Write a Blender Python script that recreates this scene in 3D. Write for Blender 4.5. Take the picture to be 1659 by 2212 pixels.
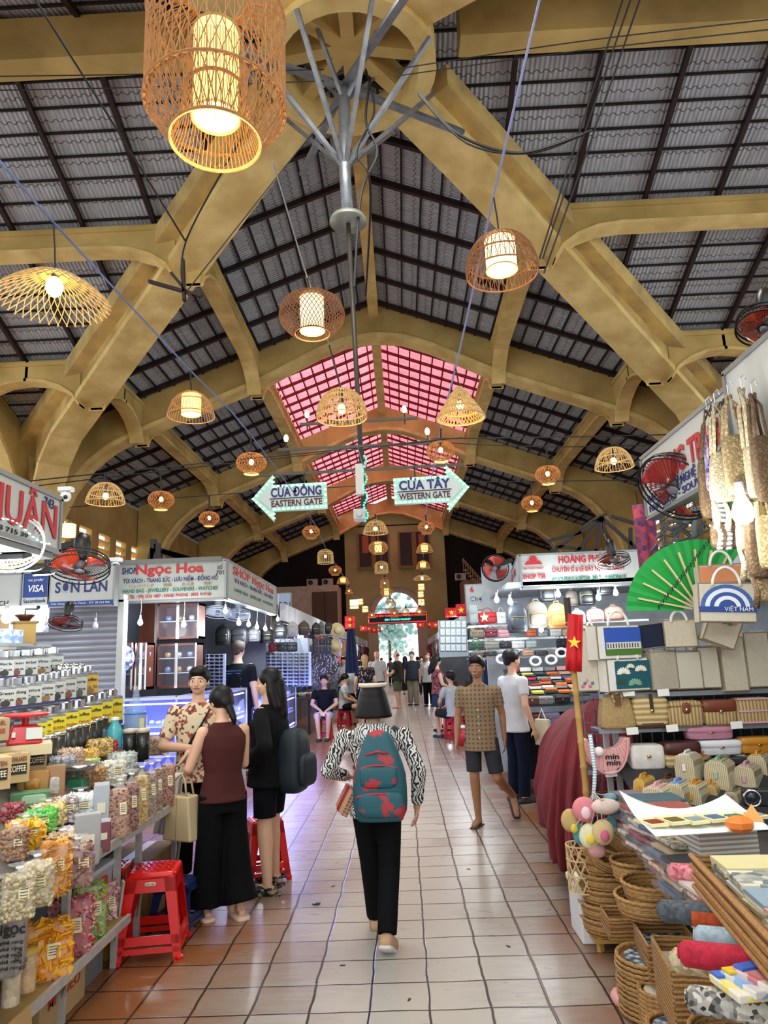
import bpy, bmesh, math, random
from math import pi, sin, cos, tan, sqrt, radians, atan2, hypot
from mathutils import Vector, Matrix, Quaternion, noise
for _o in list(bpy.data.objects): bpy.data.objects.remove(_o)
S = bpy.context.scene; COL = S.collection
V = Vector
# ---------------- camera ----------------
F = 1534.0; CX, CY = 829.5, 1106.0; HC = 1.74
YAW, PIT, ROLL = radians(1.076), radians(11.617), radians(2.2)
RM = Matrix.Rotation(YAW, 3, 'Z') @ Matrix.Rotation(pi/2 + PIT, 3, 'X') @ Matrix.Rotation(-ROLL, 3, 'Z')
cd = bpy.data.cameras.new('camera'); cam = bpy.data.objects.new('camera', cd); COL.objects.link(cam)
cd.sensor_fit = 'VERTICAL'; cd.sensor_height = 36.0; cd.lens = 36.0*F/2212.0; cd.clip_start = 0.05; cd.clip_end = 500
cam.matrix_world = Matrix.Translation((0, 0, HC)) @ RM.to_4x4(); S.camera = cam
# ---------------- world, sun, exposure ----------------
S.view_settings.view_transform = 'Standard'; S.view_settings.look = 'None'
S.view_settings.gamma = 1.0; S.view_settings.exposure = 0.35; S.view_settings.use_curve_mapping = False
w = bpy.data.worlds.new('world'); S.world = w; w.use_nodes = True
w.node_tree.nodes['Background'].inputs[0].default_value = (0.93, 0.97, 1.0, 1); w.node_tree.nodes['Background'].inputs[1].default_value = 1.4
sd = bpy.data.lights.new('sun', 'SUN'); sd.energy = 3.4; sd.angle = radians(3); sd.color = (1, .93, .82)
so = bpy.data.objects.new('sun', sd); COL.objects.link(so); so.rotation_euler = (radians(-10), radians(-38), 0)
# added area lamp under the roof, standing in for lantern tower daylight
for nm, loc, sz, e, rot in [('tower_fill', (-.65, 9.0, 14.3), 5.0, 700, (0, 0, 0))]:
    ld = bpy.data.lights.new(nm, 'AREA'); ld.shape = 'DISK'; ld.size = sz; ld.energy = e; ld.color = (1, .97, .9)
    lo = bpy.data.objects.new(nm, ld); COL.objects.link(lo); lo.location = loc; lo.rotation_euler = rot

def point(loc, e, col=(1, 1, 1), r=.08, name='bulb_light'):
    ld = bpy.data.lights.new(name, 'POINT'); ld.energy = e; ld.color = col; ld.shadow_soft_size = r
    lo = bpy.data.objects.new(name, ld); COL.objects.link(lo); lo.location = loc; return lo
# ---------------- pixel helpers (frame of 1659 x 2212) ----------------
def ray(px, py): return RM @ V(((px-CX)/F, -(py-CY)/F, -1.0))
OC = V((0, 0, HC))
def at(px, py, Y): d = ray(px, py); return OC + d*(Y/d.y)
def ax(px, py, X): d = ray(px, py); return OC + d*(X/d.x)
def gr(px, py, z=0.0): d = ray(px, py); return OC + d*((z-HC)/d.z)
def rd(px, py, r): d = ray(px, py).normalized(); return OC + d*r
def onpl(px, py, p0, n): d = ray(px, py); n = V(n); return OC + d*((V(p0)-OC).dot(n)/d.dot(n))
# ---------------- materials ----------------
def hx(h):
    h = h.lstrip('#'); c = [int(h[i:i+2], 16)/255 for i in (0, 2, 4)]
    return tuple((x/12.92 if x <= .04045 else ((x+.055)/1.055)**2.4) for x in c)+(1,)
MC = {}
def mat(col, rough=.6, metal=0., es=0., n=0., ns=8., col2=None, bump=0., bs=40., kind='noise', alpha=1., trans=0., spec=None, coat=0., key=None, stretch=(1, 1, 1), thr=None, ecol=None, sub=0.):
    k = (col, rough, metal, es, n, ns, col2, bump, bs, kind, alpha, trans, spec, coat, key, stretch, thr, ecol, sub)
    if k in MC: return MC[k]
    m = bpy.data.materials.new('m_'+str(len(MC))); m.use_nodes = True; MC[k] = m
    nt = m.node_tree; N = nt.nodes; L = nt.links; b = N['Principled BSDF']
    c = hx(col); b.inputs['Base Color'].default_value = c; b.inputs['Roughness'].default_value = rough; b.inputs['Metallic'].default_value = metal
    if spec is not None: b.inputs['Specular IOR Level'].default_value = spec
    if coat: b.inputs['Coat Weight'].default_value = coat; b.inputs['Coat Roughness'].default_value = .12
    if alpha < 1: b.inputs['Alpha'].default_value = alpha
    if trans: b.inputs['Transmission Weight'].default_value = trans
    if es: b.inputs['Emission Color'].default_value = hx(ecol) if ecol else c; b.inputs['Emission Strength'].default_value = es
    mp = None
    def coords():
        nonlocal mp
        if mp: return mp
        tc = N.new('ShaderNodeTexCoord'); mp = N.new('ShaderNodeMapping'); mp.inputs['Scale'].default_value = stretch
        L.new(tc.outputs['Object'], mp.inputs['Vector']); return mp
    if n or col2:
        t = None
        if kind == 'noise':
            t = N.new('ShaderNodeTexNoise'); t.inputs['Scale'].default_value = ns; t.inputs['Detail'].default_value = 5; out = t.outputs['Fac']
        elif kind == 'vor':
            t = N.new('ShaderNodeTexVoronoi'); t.inputs['Scale'].default_value = ns; sp = N.new('ShaderNodeSeparateColor'); L.new(t.outputs['Color'], sp.inputs[0]); out = sp.outputs[0]
        elif kind == 'vord':
            t = N.new('ShaderNodeTexVoronoi'); t.inputs['Scale'].default_value = ns; out = t.outputs['Distance']
        elif kind in ('wavex', 'wavey', 'wavez'):
            t = N.new('ShaderNodeTexWave'); t.bands_direction = kind[-1].upper(); t.inputs['Scale'].default_value = ns; t.inputs['Distortion'].default_value = n; out = t.outputs['Fac']
        elif kind == 'check':
            t = N.new('ShaderNodeTexChecker'); t.inputs['Scale'].default_value = ns; out = t.outputs['Fac']
        elif kind == 'plaid':
            t = N.new('ShaderNodeTexWave'); t.bands_direction = 'X'; t.inputs['Scale'].default_value = ns
            t2 = N.new('ShaderNodeTexWave'); t2.bands_direction = 'Z'; t2.inputs['Scale'].default_value = ns
            L.new(coords().outputs[0], t2.inputs['Vector']); a = N.new('ShaderNodeMath'); a.operation = 'MULTIPLY'; L.new(t.outputs['Fac'], a.inputs[0]); L.new(t2.outputs['Fac'], a.inputs[1]); out = a.outputs[0]
        L.new(coords().outputs[0], t.inputs['Vector'])
        r = N.new('ShaderNodeValToRGB'); c2 = hx(col2) if col2 else tuple(x*(1-n) for x in c[:3])+(1,)
        if isinstance(thr, tuple):
            r.color_ramp.interpolation = 'CONSTANT' if len(thr) < 3 else 'LINEAR'
            r.color_ramp.elements[0].position = 0; r.color_ramp.elements[1].position = thr[0]
            r.color_ramp.elements[0].color = c; r.color_ramp.elements[1].color = c2
            if len(thr) > 1 and isinstance(thr[1], str): e = r.color_ramp.elements.new(min(1, thr[0]+.13)); e.color = hx(thr[1])
        else:
            r.color_ramp.elements[0].position = .33; r.color_ramp.elements[1].position = .67
            if kind == 'vor': r.color_ramp.elements[0].position = 0; r.color_ramp.elements[1].position = 1
            if kind == 'vord': r.color_ramp.elements[0].position = .1; r.color_ramp.elements[1].position = .6
            r.color_ramp.elements[0].color = c; r.color_ramp.elements[1].color = c2
        L.new(out, r.inputs[0]); L.new(r.outputs[0], b.inputs['Base Color'])
        if es and not ecol: L.new(r.outputs[0], b.inputs['Emission Color'])
    if bump:
        t = N.new('ShaderNodeTexNoise' if kind != 'vor' else 'ShaderNodeTexVoronoi'); t.inputs['Scale'].default_value = bs
        L.new(coords().outputs[0], t.inputs['Vector'])
        bp = N.new('ShaderNodeBump'); bp.inputs['Strength'].default_value = bump; bp.inputs['Distance'].default_value = .01
        L.new(t.outputs[0], bp.inputs['Height']); L.new(bp.outputs[0], b.inputs['Normal'])
    return m
def glass(col='#ffffff', a=.12, rough=.05):
    return mat(col, rough, alpha=a, spec=.8, key='glass')
# ---------------- mesh builder ----------------
class MB:
    def __init__(s): s.v = []; s.f = []; s.x = Matrix.Identity(4)
    def at(s, m): s.x = m; return s
    def add(s, vs, fs):
        o = len(s.v); x = s.x; s.v += [tuple(x @ V(p)) for p in vs]; s.f += [tuple(i+o for i in f) for f in fs]; return s
    def box(s, c, d, rz=0., rx=0., ry=0., taper=None):
        hx_, hy, hz = d[0]/2, d[1]/2, d[2]/2; t = taper or (1, 1)
        m = Matrix.Rotation(rz, 3, 'Z') @ Matrix.Rotation(ry, 3, 'Y') @ Matrix.Rotation(rx, 3, 'X') if (rz or rx or ry) else None
        vs = []
        for z in (-hz, hz):
            k = t if z > 0 else (1, 1)
            for x, y in ((-hx_, -hy), (hx_, -hy), (hx_, hy), (-hx_, hy)):
                p = V((x*k[0], y*k[1], z)); p = m @ p if m else p; vs.append(p+V(c))
        return s.add(vs, [(0, 3, 2, 1), (4, 5, 6, 7), (0, 1, 5, 4), (1, 2, 6, 5), (2, 3, 7, 6), (3, 0, 4, 7)])
    def tube(s, pts, r, n=6, close=False, flat=None):
        P = [V(p) for p in pts]; R = r if isinstance(r, (list, tuple)) else [r]*len(P); m = len(P); vs = []; u = None
        for i in range(m):
            if close: d = P[(i+1) % m]-P[i-1]
            else: d = P[min(i+1, m-1)]-P[max(i-1, 0)]
            if d.length < 1e-9: d = V((0, 0, 1))
            d.normalize()
            if u is None: u = d.orthogonal().normalized()
            else:
                u = u-d*u.dot(d)
                if u.length < 1e-6: u = d.orthogonal()
                u.normalize()
            w_ = d.cross(u)
            for k in range(n):
                a = 2*pi*k/n; vs.append(P[i]+(u*cos(a)+w_*sin(a)*(flat or 1))*R[i])
        fs = []
        for i in range(m if close else m-1):
            for k in range(n):
                a, b = i*n+k, i*n+(k+1) % n; c, d_ = ((i+1) % m)*n+(k+1) % n, ((i+1) % m)*n+k; fs.append((a, b, c, d_))
        if not close: fs += [tuple(range(n-1, -1, -1)), tuple((m-1)*n+k for k in range(n))]
        return s.add(vs, fs)
    def bar(s, a, b, w_, h, up=(0, 0, 1)):
        a, b = V(a), V(b); d = (b-a).normalized(); u = V(up); sx = d.cross(u)
        if sx.length < 1e-5: sx = d.cross(V((1, 0, 0)))
        sx.normalize(); uz = sx.cross(d).normalized(); vs = []
        for p in (a, b):
            for i, j in ((-1, -1), (1, -1), (1, 1), (-1, 1)): vs.append(p+sx*(i*w_/2)+uz*(j*h/2))
        return s.add(vs, [(0, 3, 2, 1), (4, 5, 6, 7), (0, 1, 5, 4), (1, 2, 6, 5), (2, 3, 7, 6), (3, 0, 4, 7)])
    def lathe(s, prof, c=(0, 0, 0), n=20, cap=True, sx=1., sy=1.):
        vs = []; c = V(c)
        for r, z in prof:
            for k in range(n): a = 2*pi*k/n; vs.append(c+V((r*cos(a)*sx, r*sin(a)*sy, z)))
        fs = []; m = len(prof)
        for i in range(m-1):
            for k in range(n): fs.append((i*n+k, i*n+(k+1) % n, (i+1)*n+(k+1) % n, (i+1)*n+k))
        if cap: fs += [tuple(range(n-1, -1, -1)), tuple((m-1)*n+k for k in range(n))]
        return s.add(vs, fs)
    def ell(s, c, r, n=12, m=8, rot=None):
        vs = []; R = V(r) if not isinstance(r, (int, float)) else V((r, r, r)); c = V(c)
        for i in range(m+1):
            t = pi*i/m
            for k in range(n):
                a = 2*pi*k/n; p = V((R.x*sin(t)*cos(a), R.y*sin(t)*sin(a), R.z*cos(t)))
                if rot: p = rot @ p
                vs.append(c+p)
        fs = [(i*n+k, (i+1)*n+k, (i+1)*n+(k+1) % n, i*n+(k+1) % n) for i in range(m) for k in range(n)]
        return s.add(vs, fs)
    def prism(s, poly, h, axis='y', o=(0, 0, 0)):
        # polygon in xz (axis y), xy (axis z) or yz (axis x); extruded by h centred
        n = len(poly); vs = []; o = V(o)
        for t in (-h/2, h/2):
            for a, b in poly: vs.append(o+(V((a, t, b)) if axis == 'y' else V((a, b, t)) if axis == 'z' else V((t, a, b))))
        fs = [tuple(range(n)), tuple(range(2*n-1, n-1, -1))]+[(i, i+n, (i+1) % n+n, (i+1) % n) for i in range(n)]
        return s.add(vs, fs)
    def grid(s, fn, nu, nv, wrapu=False):
        vs = [fn(i/(nu if wrapu else nu-1), j/(nv-1)) for j in range(nv) for i in range(nu)]; fs = []
        for j in range(nv-1):
            for i in range(nu if wrapu else nu-1): fs.append((j*nu+i, j*nu+(i+1) % nu, (j+1)*nu+(i+1) % nu, (j+1)*nu+i))
        return s.add(vs, fs)
    def rbox(s, c, d, p=4., n=24, zs=9, squash=(1, 1)):
        # soft superellipse box, front -y
        e = 2/p
        def fn(u, v):
            a = 2*pi*u; t = -pi/2+pi*v; ct = max(cos(t), 0)**e; st = abs(sin(t))**e*(1 if t > 0 else -1)
            ca, sa = abs(cos(a))**e*(1 if cos(a) > 0 else -1), abs(sin(a))**e*(1 if sin(a) > 0 else -1)
            k = 1+(squash[0]-1)*(st+1)/2
            return V(c)+V((d[0]/2*ca*ct*k, d[1]/2*sa*ct*(1+(squash[1]-1)*(st+1)/2), d[2]/2*st))
        return s.grid(fn, n, zs, True)
    def mesh(s, name):
        me = bpy.data.meshes.new(name); me.from_pydata(s.v, [], s.f); me.update(); return me
    def build(s, name, m, parent=None, smooth=False, bev=0., loc=None, rz=0., sol=0., fix=True, label=None, sub=0):
        me = s.mesh(name)
        if fix:
            bm = bmesh.new(); bm.from_mesh(me)
            if fix == 'weld': bmesh.ops.remove_doubles(bm, verts=bm.verts, dist=1e-5)
            bmesh.ops.recalc_face_normals(bm, faces=bm.faces); bm.to_mesh(me); bm.free()
        for mm in (m if isinstance(m, list) else [m]): me.materials.append(mm)
        if smooth: me.polygons.foreach_set('use_smooth', [True]*len(me.polygons))
        o = bpy.data.objects.new(name, me); COL.objects.link(o)
        if parent: o.parent = parent
        if loc is not None: o.location = loc
        if rz: o.rotation_euler.z = rz
        if sol: q = o.modifiers.new('s', 'SOLIDIFY'); q.thickness = sol
        if bev: q = o.modifiers.new('b', 'BEVEL'); q.width = bev; q.segments = 2; q.limit_method = 'ANGLE'
        if sub: q = o.modifiers.new('u', 'SUBSURF'); q.levels = sub; q.render_levels = sub
        if label: o['label'] = label
        return o
def tag(o, label, cat, group=None, kind=None):
    o['label'] = label; o['category'] = cat
    if group: o['group'] = group
    if kind: o['kind'] = kind
    return o
def thing(name, label, cat, loc=(0, 0, 0), rz=0., group=None, rot=None):
    o = bpy.data.objects.new(name, None); COL.objects.link(o); o.location = loc; o.rotation_euler = rot if rot else (0, 0, rz); o.empty_display_size = .1
    return tag(o, label, cat, group)
def copy_tree(o, parent=None):
    c = o.copy(); COL.objects.link(c)
    if parent: c.parent = parent
    for ch in o.children: copy_tree(ch, c)
    return c
def struct(o, lab=None):
    o['kind'] = 'structure'
    if lab: o['label'] = lab
    return o
TX = {}
def text(s, size, m, parent, loc=(0, 0, 0), ext=.002, rot=(pi/2, 0, 0), w_=None, name='lettering', sx=1., bold=0., shear=0., al='CENTER'):
    k = (s, ext, bold, shear, al)
    if k not in TX:
        cu = bpy.data.curves.new('t', 'FONT'); cu.body = s; cu.align_x = al; cu.align_y = 'CENTER'; cu.extrude = ext/max(size, .001); cu.offset = bold; cu.shear = shear; cu.resolution_u = 3
        o = bpy.data.objects.new('t', cu); COL.objects.link(o); bpy.context.view_layer.update()
        me = bpy.data.meshes.new_from_object(o.evaluated_get(bpy.context.evaluated_depsgraph_get())); bpy.data.objects.remove(o); TX[k] = me
    me = TX[k].copy(); me.name = name; me.materials.clear(); me.materials.append(m)
    o = bpy.data.objects.new(name, me); COL.objects.link(o); o.parent = parent; o.location = loc; o.rotation_euler = rot
    xs = [v.co.x for v in me.vertices] or [0, 1]; wd = max(xs)-min(xs)
    o.scale = ((w_/wd if w_ else size*sx), size, size); return o
RND = random.Random(7)
ORD = ['first', 'second', 'third', 'fourth', 'fifth', 'sixth', 'seventh', 'eighth', 'ninth', 'tenth', 'eleventh', 'twelfth', 'thirteenth', 'fourteenth', 'fifteenth', 'sixteenth', 'seventeenth', 'eighteenth', 'nineteenth', 'twentieth', 'twenty-first', 'twenty-second', 'twenty-third', 'twenty-fourth', 'twenty-fifth']
# ================= STRUCTURE =================
XC, YC, HW, SL, RZ0 = -0.65, 13.6, 14.4, .385, 16.5
def rz_(d): return RZ0-SL*abs(d)
YF = [28.0, 40.4, 52.8, 65.2]; YE = 66.0
M_conc = mat('#e0c47c', .85, col2='#ac9456', ns=.55, bump=.25, bs=7, key='conc')
M_conc_lit = mat('#f0d890', .8, col2='#ceb06c', ns=1.2, bump=.15, bs=9, key='conc_lit')  # lighter concrete tone, the lit look of the undersides put into its colour
M_iron = mat('#2a1517', .6, n=.4, ns=3)
M_batt = mat('#191517', .7)
# floor tiles
def floor_mat():
    m = bpy.data.materials.new('floor_tiles'); m.use_nodes = True; nt = m.node_tree; N = nt.nodes; L = nt.links; b = N['Principled BSDF']
    tc = N.new('ShaderNodeTexCoord'); sep = N.new('ShaderNodeSeparateXYZ'); L.new(tc.outputs['Object'], sep.inputs[0])
    def math_(op, a, b_=None, c=None):
        n_ = N.new('ShaderNodeMath'); n_.operation = op
        for i, x in enumerate((a, b_, c)):
            if x is None: continue
            if isinstance(x, (int, float)): n_.inputs[i].default_value = x
            else: L.new(x, n_.inputs[i])
        return n_.outputs[0]
    wob = N.new('ShaderNodeTexNoise'); wob.inputs['Scale'].default_value = 3.5; L.new(tc.outputs['Object'], wob.inputs['Vector'])
    wv = math_('MULTIPLY', math_('SUBTRACT', wob.outputs['Fac'], .5), .03)
    ux = math_('DIVIDE', math_('ADD', math_('SUBTRACT', sep.outputs['X'], .06), wv), .305)
    uy = math_('DIVIDE', math_('ADD', math_('SUBTRACT', sep.outputs['Y'], 4.005), wv), .312)
    fx, fy = math_('FRACT', ux), math_('FRACT', uy)
    ex = math_('MINIMUM', fx, math_('SUBTRACT', 1, fx)); ey = math_('MINIMUM', fy, math_('SUBTRACT', 1, fy))
    e = math_('MINIMUM', ex, ey)
    gr_ = N.new('ShaderNodeMapRange'); L.new(e, gr_.inputs[0]); gr_.inputs[1].default_value = .012; gr_.inputs[2].default_value = .03
    cid = N.new('ShaderNodeCombineXYZ'); L.new(math_('FLOOR', ux), cid.inputs[0]); L.new(math_('FLOOR', uy), cid.inputs[1])
    wn = N.new('ShaderNodeTexWhiteNoise'); wn.noise_dimensions = '2D'; L.new(cid.outputs[0], wn.inputs['Vector'])
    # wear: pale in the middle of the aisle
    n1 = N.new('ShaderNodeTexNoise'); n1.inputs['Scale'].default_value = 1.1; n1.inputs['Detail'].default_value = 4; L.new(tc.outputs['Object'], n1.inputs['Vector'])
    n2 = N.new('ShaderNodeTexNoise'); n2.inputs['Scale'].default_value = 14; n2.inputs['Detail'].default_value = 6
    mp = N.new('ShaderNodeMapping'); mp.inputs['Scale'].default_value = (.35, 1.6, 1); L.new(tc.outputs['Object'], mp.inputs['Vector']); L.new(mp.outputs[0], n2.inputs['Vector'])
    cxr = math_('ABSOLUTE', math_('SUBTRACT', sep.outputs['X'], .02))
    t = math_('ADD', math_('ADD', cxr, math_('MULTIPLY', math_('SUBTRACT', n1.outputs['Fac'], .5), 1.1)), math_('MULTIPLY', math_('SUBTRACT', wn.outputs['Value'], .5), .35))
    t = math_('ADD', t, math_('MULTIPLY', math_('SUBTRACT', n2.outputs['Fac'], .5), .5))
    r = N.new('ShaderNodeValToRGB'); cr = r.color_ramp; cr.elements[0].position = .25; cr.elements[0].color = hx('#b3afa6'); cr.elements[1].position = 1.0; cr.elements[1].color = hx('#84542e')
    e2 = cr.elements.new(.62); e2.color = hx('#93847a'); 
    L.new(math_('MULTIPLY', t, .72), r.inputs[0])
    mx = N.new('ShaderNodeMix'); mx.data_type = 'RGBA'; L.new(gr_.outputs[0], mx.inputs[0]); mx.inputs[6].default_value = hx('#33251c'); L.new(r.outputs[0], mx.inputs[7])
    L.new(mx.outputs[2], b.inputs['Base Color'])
    rr = N.new('ShaderNodeMapRange'); L.new(n2.outputs['Fac'], rr.inputs[0]); rr.inputs[3].default_value = .2; rr.inputs[4].default_value = .42; L.new(rr.outputs[0], b.inputs['Roughness'])
    bp = N.new('ShaderNodeBump'); bp.inputs['Strength'].default_value = .5; bp.inputs['Distance'].default_value = .006
    n3 = N.new('ShaderNodeTexNoise'); n3.inputs['Scale'].default_value = 5; L.new(tc.outputs['Object'], n3.inputs['Vector'])
    L.new(math_('ADD', gr_.outputs[0], math_('MULTIPLY', n3.outputs['Fac'], .8)), bp.inputs['Height']); L.new(bp.outputs[0], b.inputs['Normal'])
    return m
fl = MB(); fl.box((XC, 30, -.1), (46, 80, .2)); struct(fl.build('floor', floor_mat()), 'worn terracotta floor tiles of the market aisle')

# roof sheets with uv
def roof_mat(c1, c2, dark, nm, translucent=False):
    m = bpy.data.materials.new(nm); m.use_nodes = True; nt = m.node_tree; N = nt.nodes; L = nt.links; b = N['Principled BSDF']
    uv = N.new('ShaderNodeTexCoord'); sep = N.new('ShaderNodeSeparateXYZ'); L.new(uv.outputs['UV'], sep.inputs[0])
    def mt(op, a, b_=None):
        n_ = N.new('ShaderNodeMath'); n_.operation = op
        for i, x in enumerate((a, b_)):
            if x is None: continue
            if isinstance(x, (int, float)): n_.inputs[i].default_value = x
            else: L.new(x, n_.inputs[i])
        return n_.outputs[0]
    wave = mt('MULTIPLY', mt('SINE', mt('MULTIPLY', sep.outputs['X'], 26)), .035)
    nz = N.new('ShaderNodeTexNoise'); nz.inputs['Scale'].default_value = 1.2; L.new(uv.outputs['UV'], nz.inputs['Vector'])
    vv = mt('ADD', mt('ADD', sep.outputs['Y'], wave), mt('MULTIPLY', nz.outputs['Fac'], .08))
    fr = mt('FRACT', mt('DIVIDE', vv, .58)); ln = N.new('ShaderNodeMapRange'); L.new(fr, ln.inputs[0]); ln.inputs[1].default_value = .02; ln.inputs[2].default_value = .07
    n2 = N.new('ShaderNodeTexNoise'); n2.inputs['Scale'].default_value = 3; n2.inputs['Detail'].default_value = 6
    mp = N.new('ShaderNodeMapping'); mp.inputs['Scale'].default_value = (6, .6, 1); L.new(uv.outputs['UV'], mp.inputs['Vector']); L.new(mp.outputs[0], n2.inputs['Vector'])
    r = N.new('ShaderNodeValToRGB'); r.color_ramp.elements[0].position = .3; r.color_ramp.elements[1].position = .7; r.color_ramp.elements[0].color = hx(c1); r.color_ramp.elements[1].color = hx(c2)
    L.new(n2.outputs['Fac'], r.inputs[0])
    mx = N.new('ShaderNodeMix'); mx.data_type = 'RGBA'; L.new(ln.outputs[0], mx.inputs[0]); mx.inputs[6].default_value = hx(dark); L.new(r.outputs[0], mx.inputs[7])
    L.new(mx.outputs[2], b.inputs['Base Color']); b.inputs['Roughness'].default_value = .7
    bp = N.new('ShaderNodeBump'); bp.inputs['Distance'].default_value = .03; bp.inputs['Strength'].default_value = .6
    L.new(mt('SINE', mt('MULTIPLY', sep.outputs['X'], 52)), bp.inputs['Height']); L.new(bp.outputs[0], b.inputs['Normal'])
    if translucent:
        tr = N.new('ShaderNodeBsdfTranslucent'); L.new(mx.outputs[2], tr.inputs[0]); ms = N.new('ShaderNodeMixShader'); ms.inputs[0].default_value = .75
        L.new(b.outputs[0], ms.inputs[1]); L.new(tr.outputs[0], ms.inputs[2]); L.new(ms.outputs[0], N['Material Output'].inputs[0])
    return m
M_roof = roof_mat('#969da6', '#c4cad0', '#3c3a3a', 'roof_sheets')
M_pink = roof_mat('#cf5a6c', '#e898a2', '#6c2434', 'pink_translucent_sheets', True)
def roofpanel(name, pts, m, ridge_axis):
    me = bpy.data.meshes.new(name); me.from_pydata(pts, [], [tuple(range(len(pts)))]); me.materials.append(m)
    uv = me.uv_layers.new(name='UVMap')
    for li, p in enumerate(pts):
        if ridge_axis == 'y': uv.data[li].uv = (p[1], abs(p[0]-XC)*1.07)
        else: uv.data[li].uv = (p[0], abs(p[1]-YC)*1.07)
    o = bpy.data.objects.new(name, me); COL.objects.link(o); return struct(o)
def P_(d, y, lift=0.): return (XC+d, y, rz_(d)+lift)
def Q_(x, d): return (XC+x, YC+d, rz_(d))
A, AT = 5.05, 9.9
cl = []
for s in (-1, 1):
    cl.append(roofpanel('ceiling', [P_(0, YC), P_(s*HW, YC+HW), P_(0, YC+HW)], M_roof, 'y'))
    cl.append(roofpanel('ceiling', [P_(s*A, 28), P_(s*15, 28), P_(s*15, YE+14), P_(s*A, YE+14)], M_roof, 'y'))
    cl.append(roofpanel('ceiling', [P_(0, YC), P_(s*HW, YC-HW), P_(0, YC-HW)], M_roof, 'y'))
    for q in (-1, 1):
        cl.append(roofpanel('ceiling', [Q_(0, 0), Q_(s*HW, q*HW), Q_(s*24, q*HW), Q_(s*24, 0)], M_roof, 'x'))
    cl.append(roofpanel('ceiling', [P_(0, 28, .6), P_(s*(A+.1), 28, .6), P_(s*(A+.1), YE+1, .6), P_(0, YE+1, .6)], M_pink, 'y'))
    cl[-1].name = 'ceiling_monitor'
# rafters and battens
raf = MB(); bat = MB(); red = MB(); redb = MB(); off = .12
def rafter(mb, a, b, w_, h): mb.bar(V(a)-V((0, 0, off)), V(b)-V((0, 0, off)), w_, h)
for s in (-1, 1):
    y = 15.6
    while y < YE:
        if y < 28: rafter(raf, P_(s*.2, y), P_(s*(y-YC), y), .14, .16)
        else: rafter(raf, P_(s*A, y), P_(s*HW, y), .14, .16)
        y += 1.95
    d = .6
    while d < HW:
        y0 = YC+d
        y1 = 28 if d < A else YE
        bat.bar(V(P_(s*d, y0))-V((0, 0, .06)), V(P_(s*d, y1))-V((0, 0, .06)), .06, .07); d += .6
    for q in (-1, 1):
        x = 1.9
        while x < 24:
            e = min(x, HW); rafter(raf, Q_(s*x, 0), Q_(s*x, q*e), .12, .16); x += 2.1
        d = .6
        while d < HW:
            bat.bar(V(Q_(s*d, q*d))-V((0, 0, .06)), V(Q_(s*24, q*d))-V((0, 0, .06)), .05, .06); d += .6
    y = 28.6
    while y < YE: red.bar(V(P_(0, y, .48)), V(P_(s*A, y, .48)), .12, .12); y += 1.2
    d = .5
    while d < A+.1: redb.bar(V(P_(s*d, 28, .54)), V(P_(s*d, YE, .54)), .06, .07); d += .55
    y = 28.3
    while y < YE: redb.bar(V(P_(s*(A+.02), y, -.1)), V(P_(s*(A+.02), y, .6)), .04, .04); y += .5
    for z in (-.1, .12, .34): redb.bar(V(P_(s*(A+.02), 28, z)), V(P_(s*(A+.02), YE, z)), .04, .05)
M_red = mat('#7a1a26', .6)
struct(raf.build('ceiling_rafters', M_iron)); struct(bat.build('ceiling_battens', M_batt)); struct(red.build('ceiling_monitor_rafters', M_red)); struct(redb.build('ceiling_monitor_battens', M_red))
tn = [0]
def trim(mb, m, lab, bev=0, smooth=False):
    tn[0] += 1; return struct(mb.build('trim_%d' % tn[0], m, bev=bev, smooth=smooth), lab)
SOF = [(0, 14.95), (1.2, 14.82), (2.3, 14.4), (5, 13.05), (8, 11.9), (9.8, 11.2), (11, 10.6), (11.9, 9.85), (12.6, 8.9), (13.1, 7.8), (13.3, 6.7), (13.3, 0)]
def fpoly(): 
    r = [(d, z) for d, z in SOF]; o = [(14.4, 0), (14.4, rz_(14.4)-.05), (0, rz_(0)-.05)]
    return [(-d, z) for d, z in reversed(r[1:])]+r+o[:2]+[o[2]]+[(-14.4, rz_(14.4)-.05), (-14.4, 0)]
def soffit_pts(): return [(-d, z) for d, z in reversed(SOF[1:])]+SOF
def frame(y, axis='y', off_=0.):
    # build as a strip of quads so concave outline stays clean
    outer = []; 
    for d, z in soffit_pts():
        dd = max(-14.4, min(14.4, d*14.4/13.3)) if z > 6.7 else (14.4 if d > 0 else -14.4)
        outer.append((dd, rz_(dd)-.05 if z > 6.7 else z if z < 1 else rz_(14.4)-.05))
    sp = soffit_pts(); b = MB(); f = MB()
    for i in range(len(sp)-1):
        q = [sp[i], sp[i+1], outer[i+1], outer[i]]
        for mb, th, qq in ((b, .55, q),):
            if axis == 'y': mb.prism([(XC+a, c) for a, c in qq], th, 'y', (0, y, 0))
            else: mb.prism([(YC+a, c) for a, c in qq], th, 'x', (XC+off_, 0, 0))
        n = V((sp[i+1][0]-sp[i][0], sp[i+1][1]-sp[i][1])); n = V((-n.y, n.x)).normalized()*.16
        k_ = n*-.2; qq = [(sp[i][0]+k_.x, sp[i][1]+k_.y), (sp[i+1][0]+k_.x, sp[i+1][1]+k_.y), (sp[i+1][0]+n.x, sp[i+1][1]+n.y), (sp[i][0]+n.x, sp[i][1]+n.y)]
        if axis == 'y': f.prism([(XC+a, c) for a, c in qq], .85, 'y', (0, y, 0))
        else: f.prism([(YC+a, c) for a, c in qq], .85, 'x', (XC+off_, 0, 0))
    lab = 'yellow concrete arched roof frame'
    trim(b, M_conc, lab, 0); trim(f, M_conc_lit, 'underside flange of the arched frame, painted paler as if lit', 0)
for y in YF: frame(y)
for s in (-1, 1): frame(0, 'x', s*HW)
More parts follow.
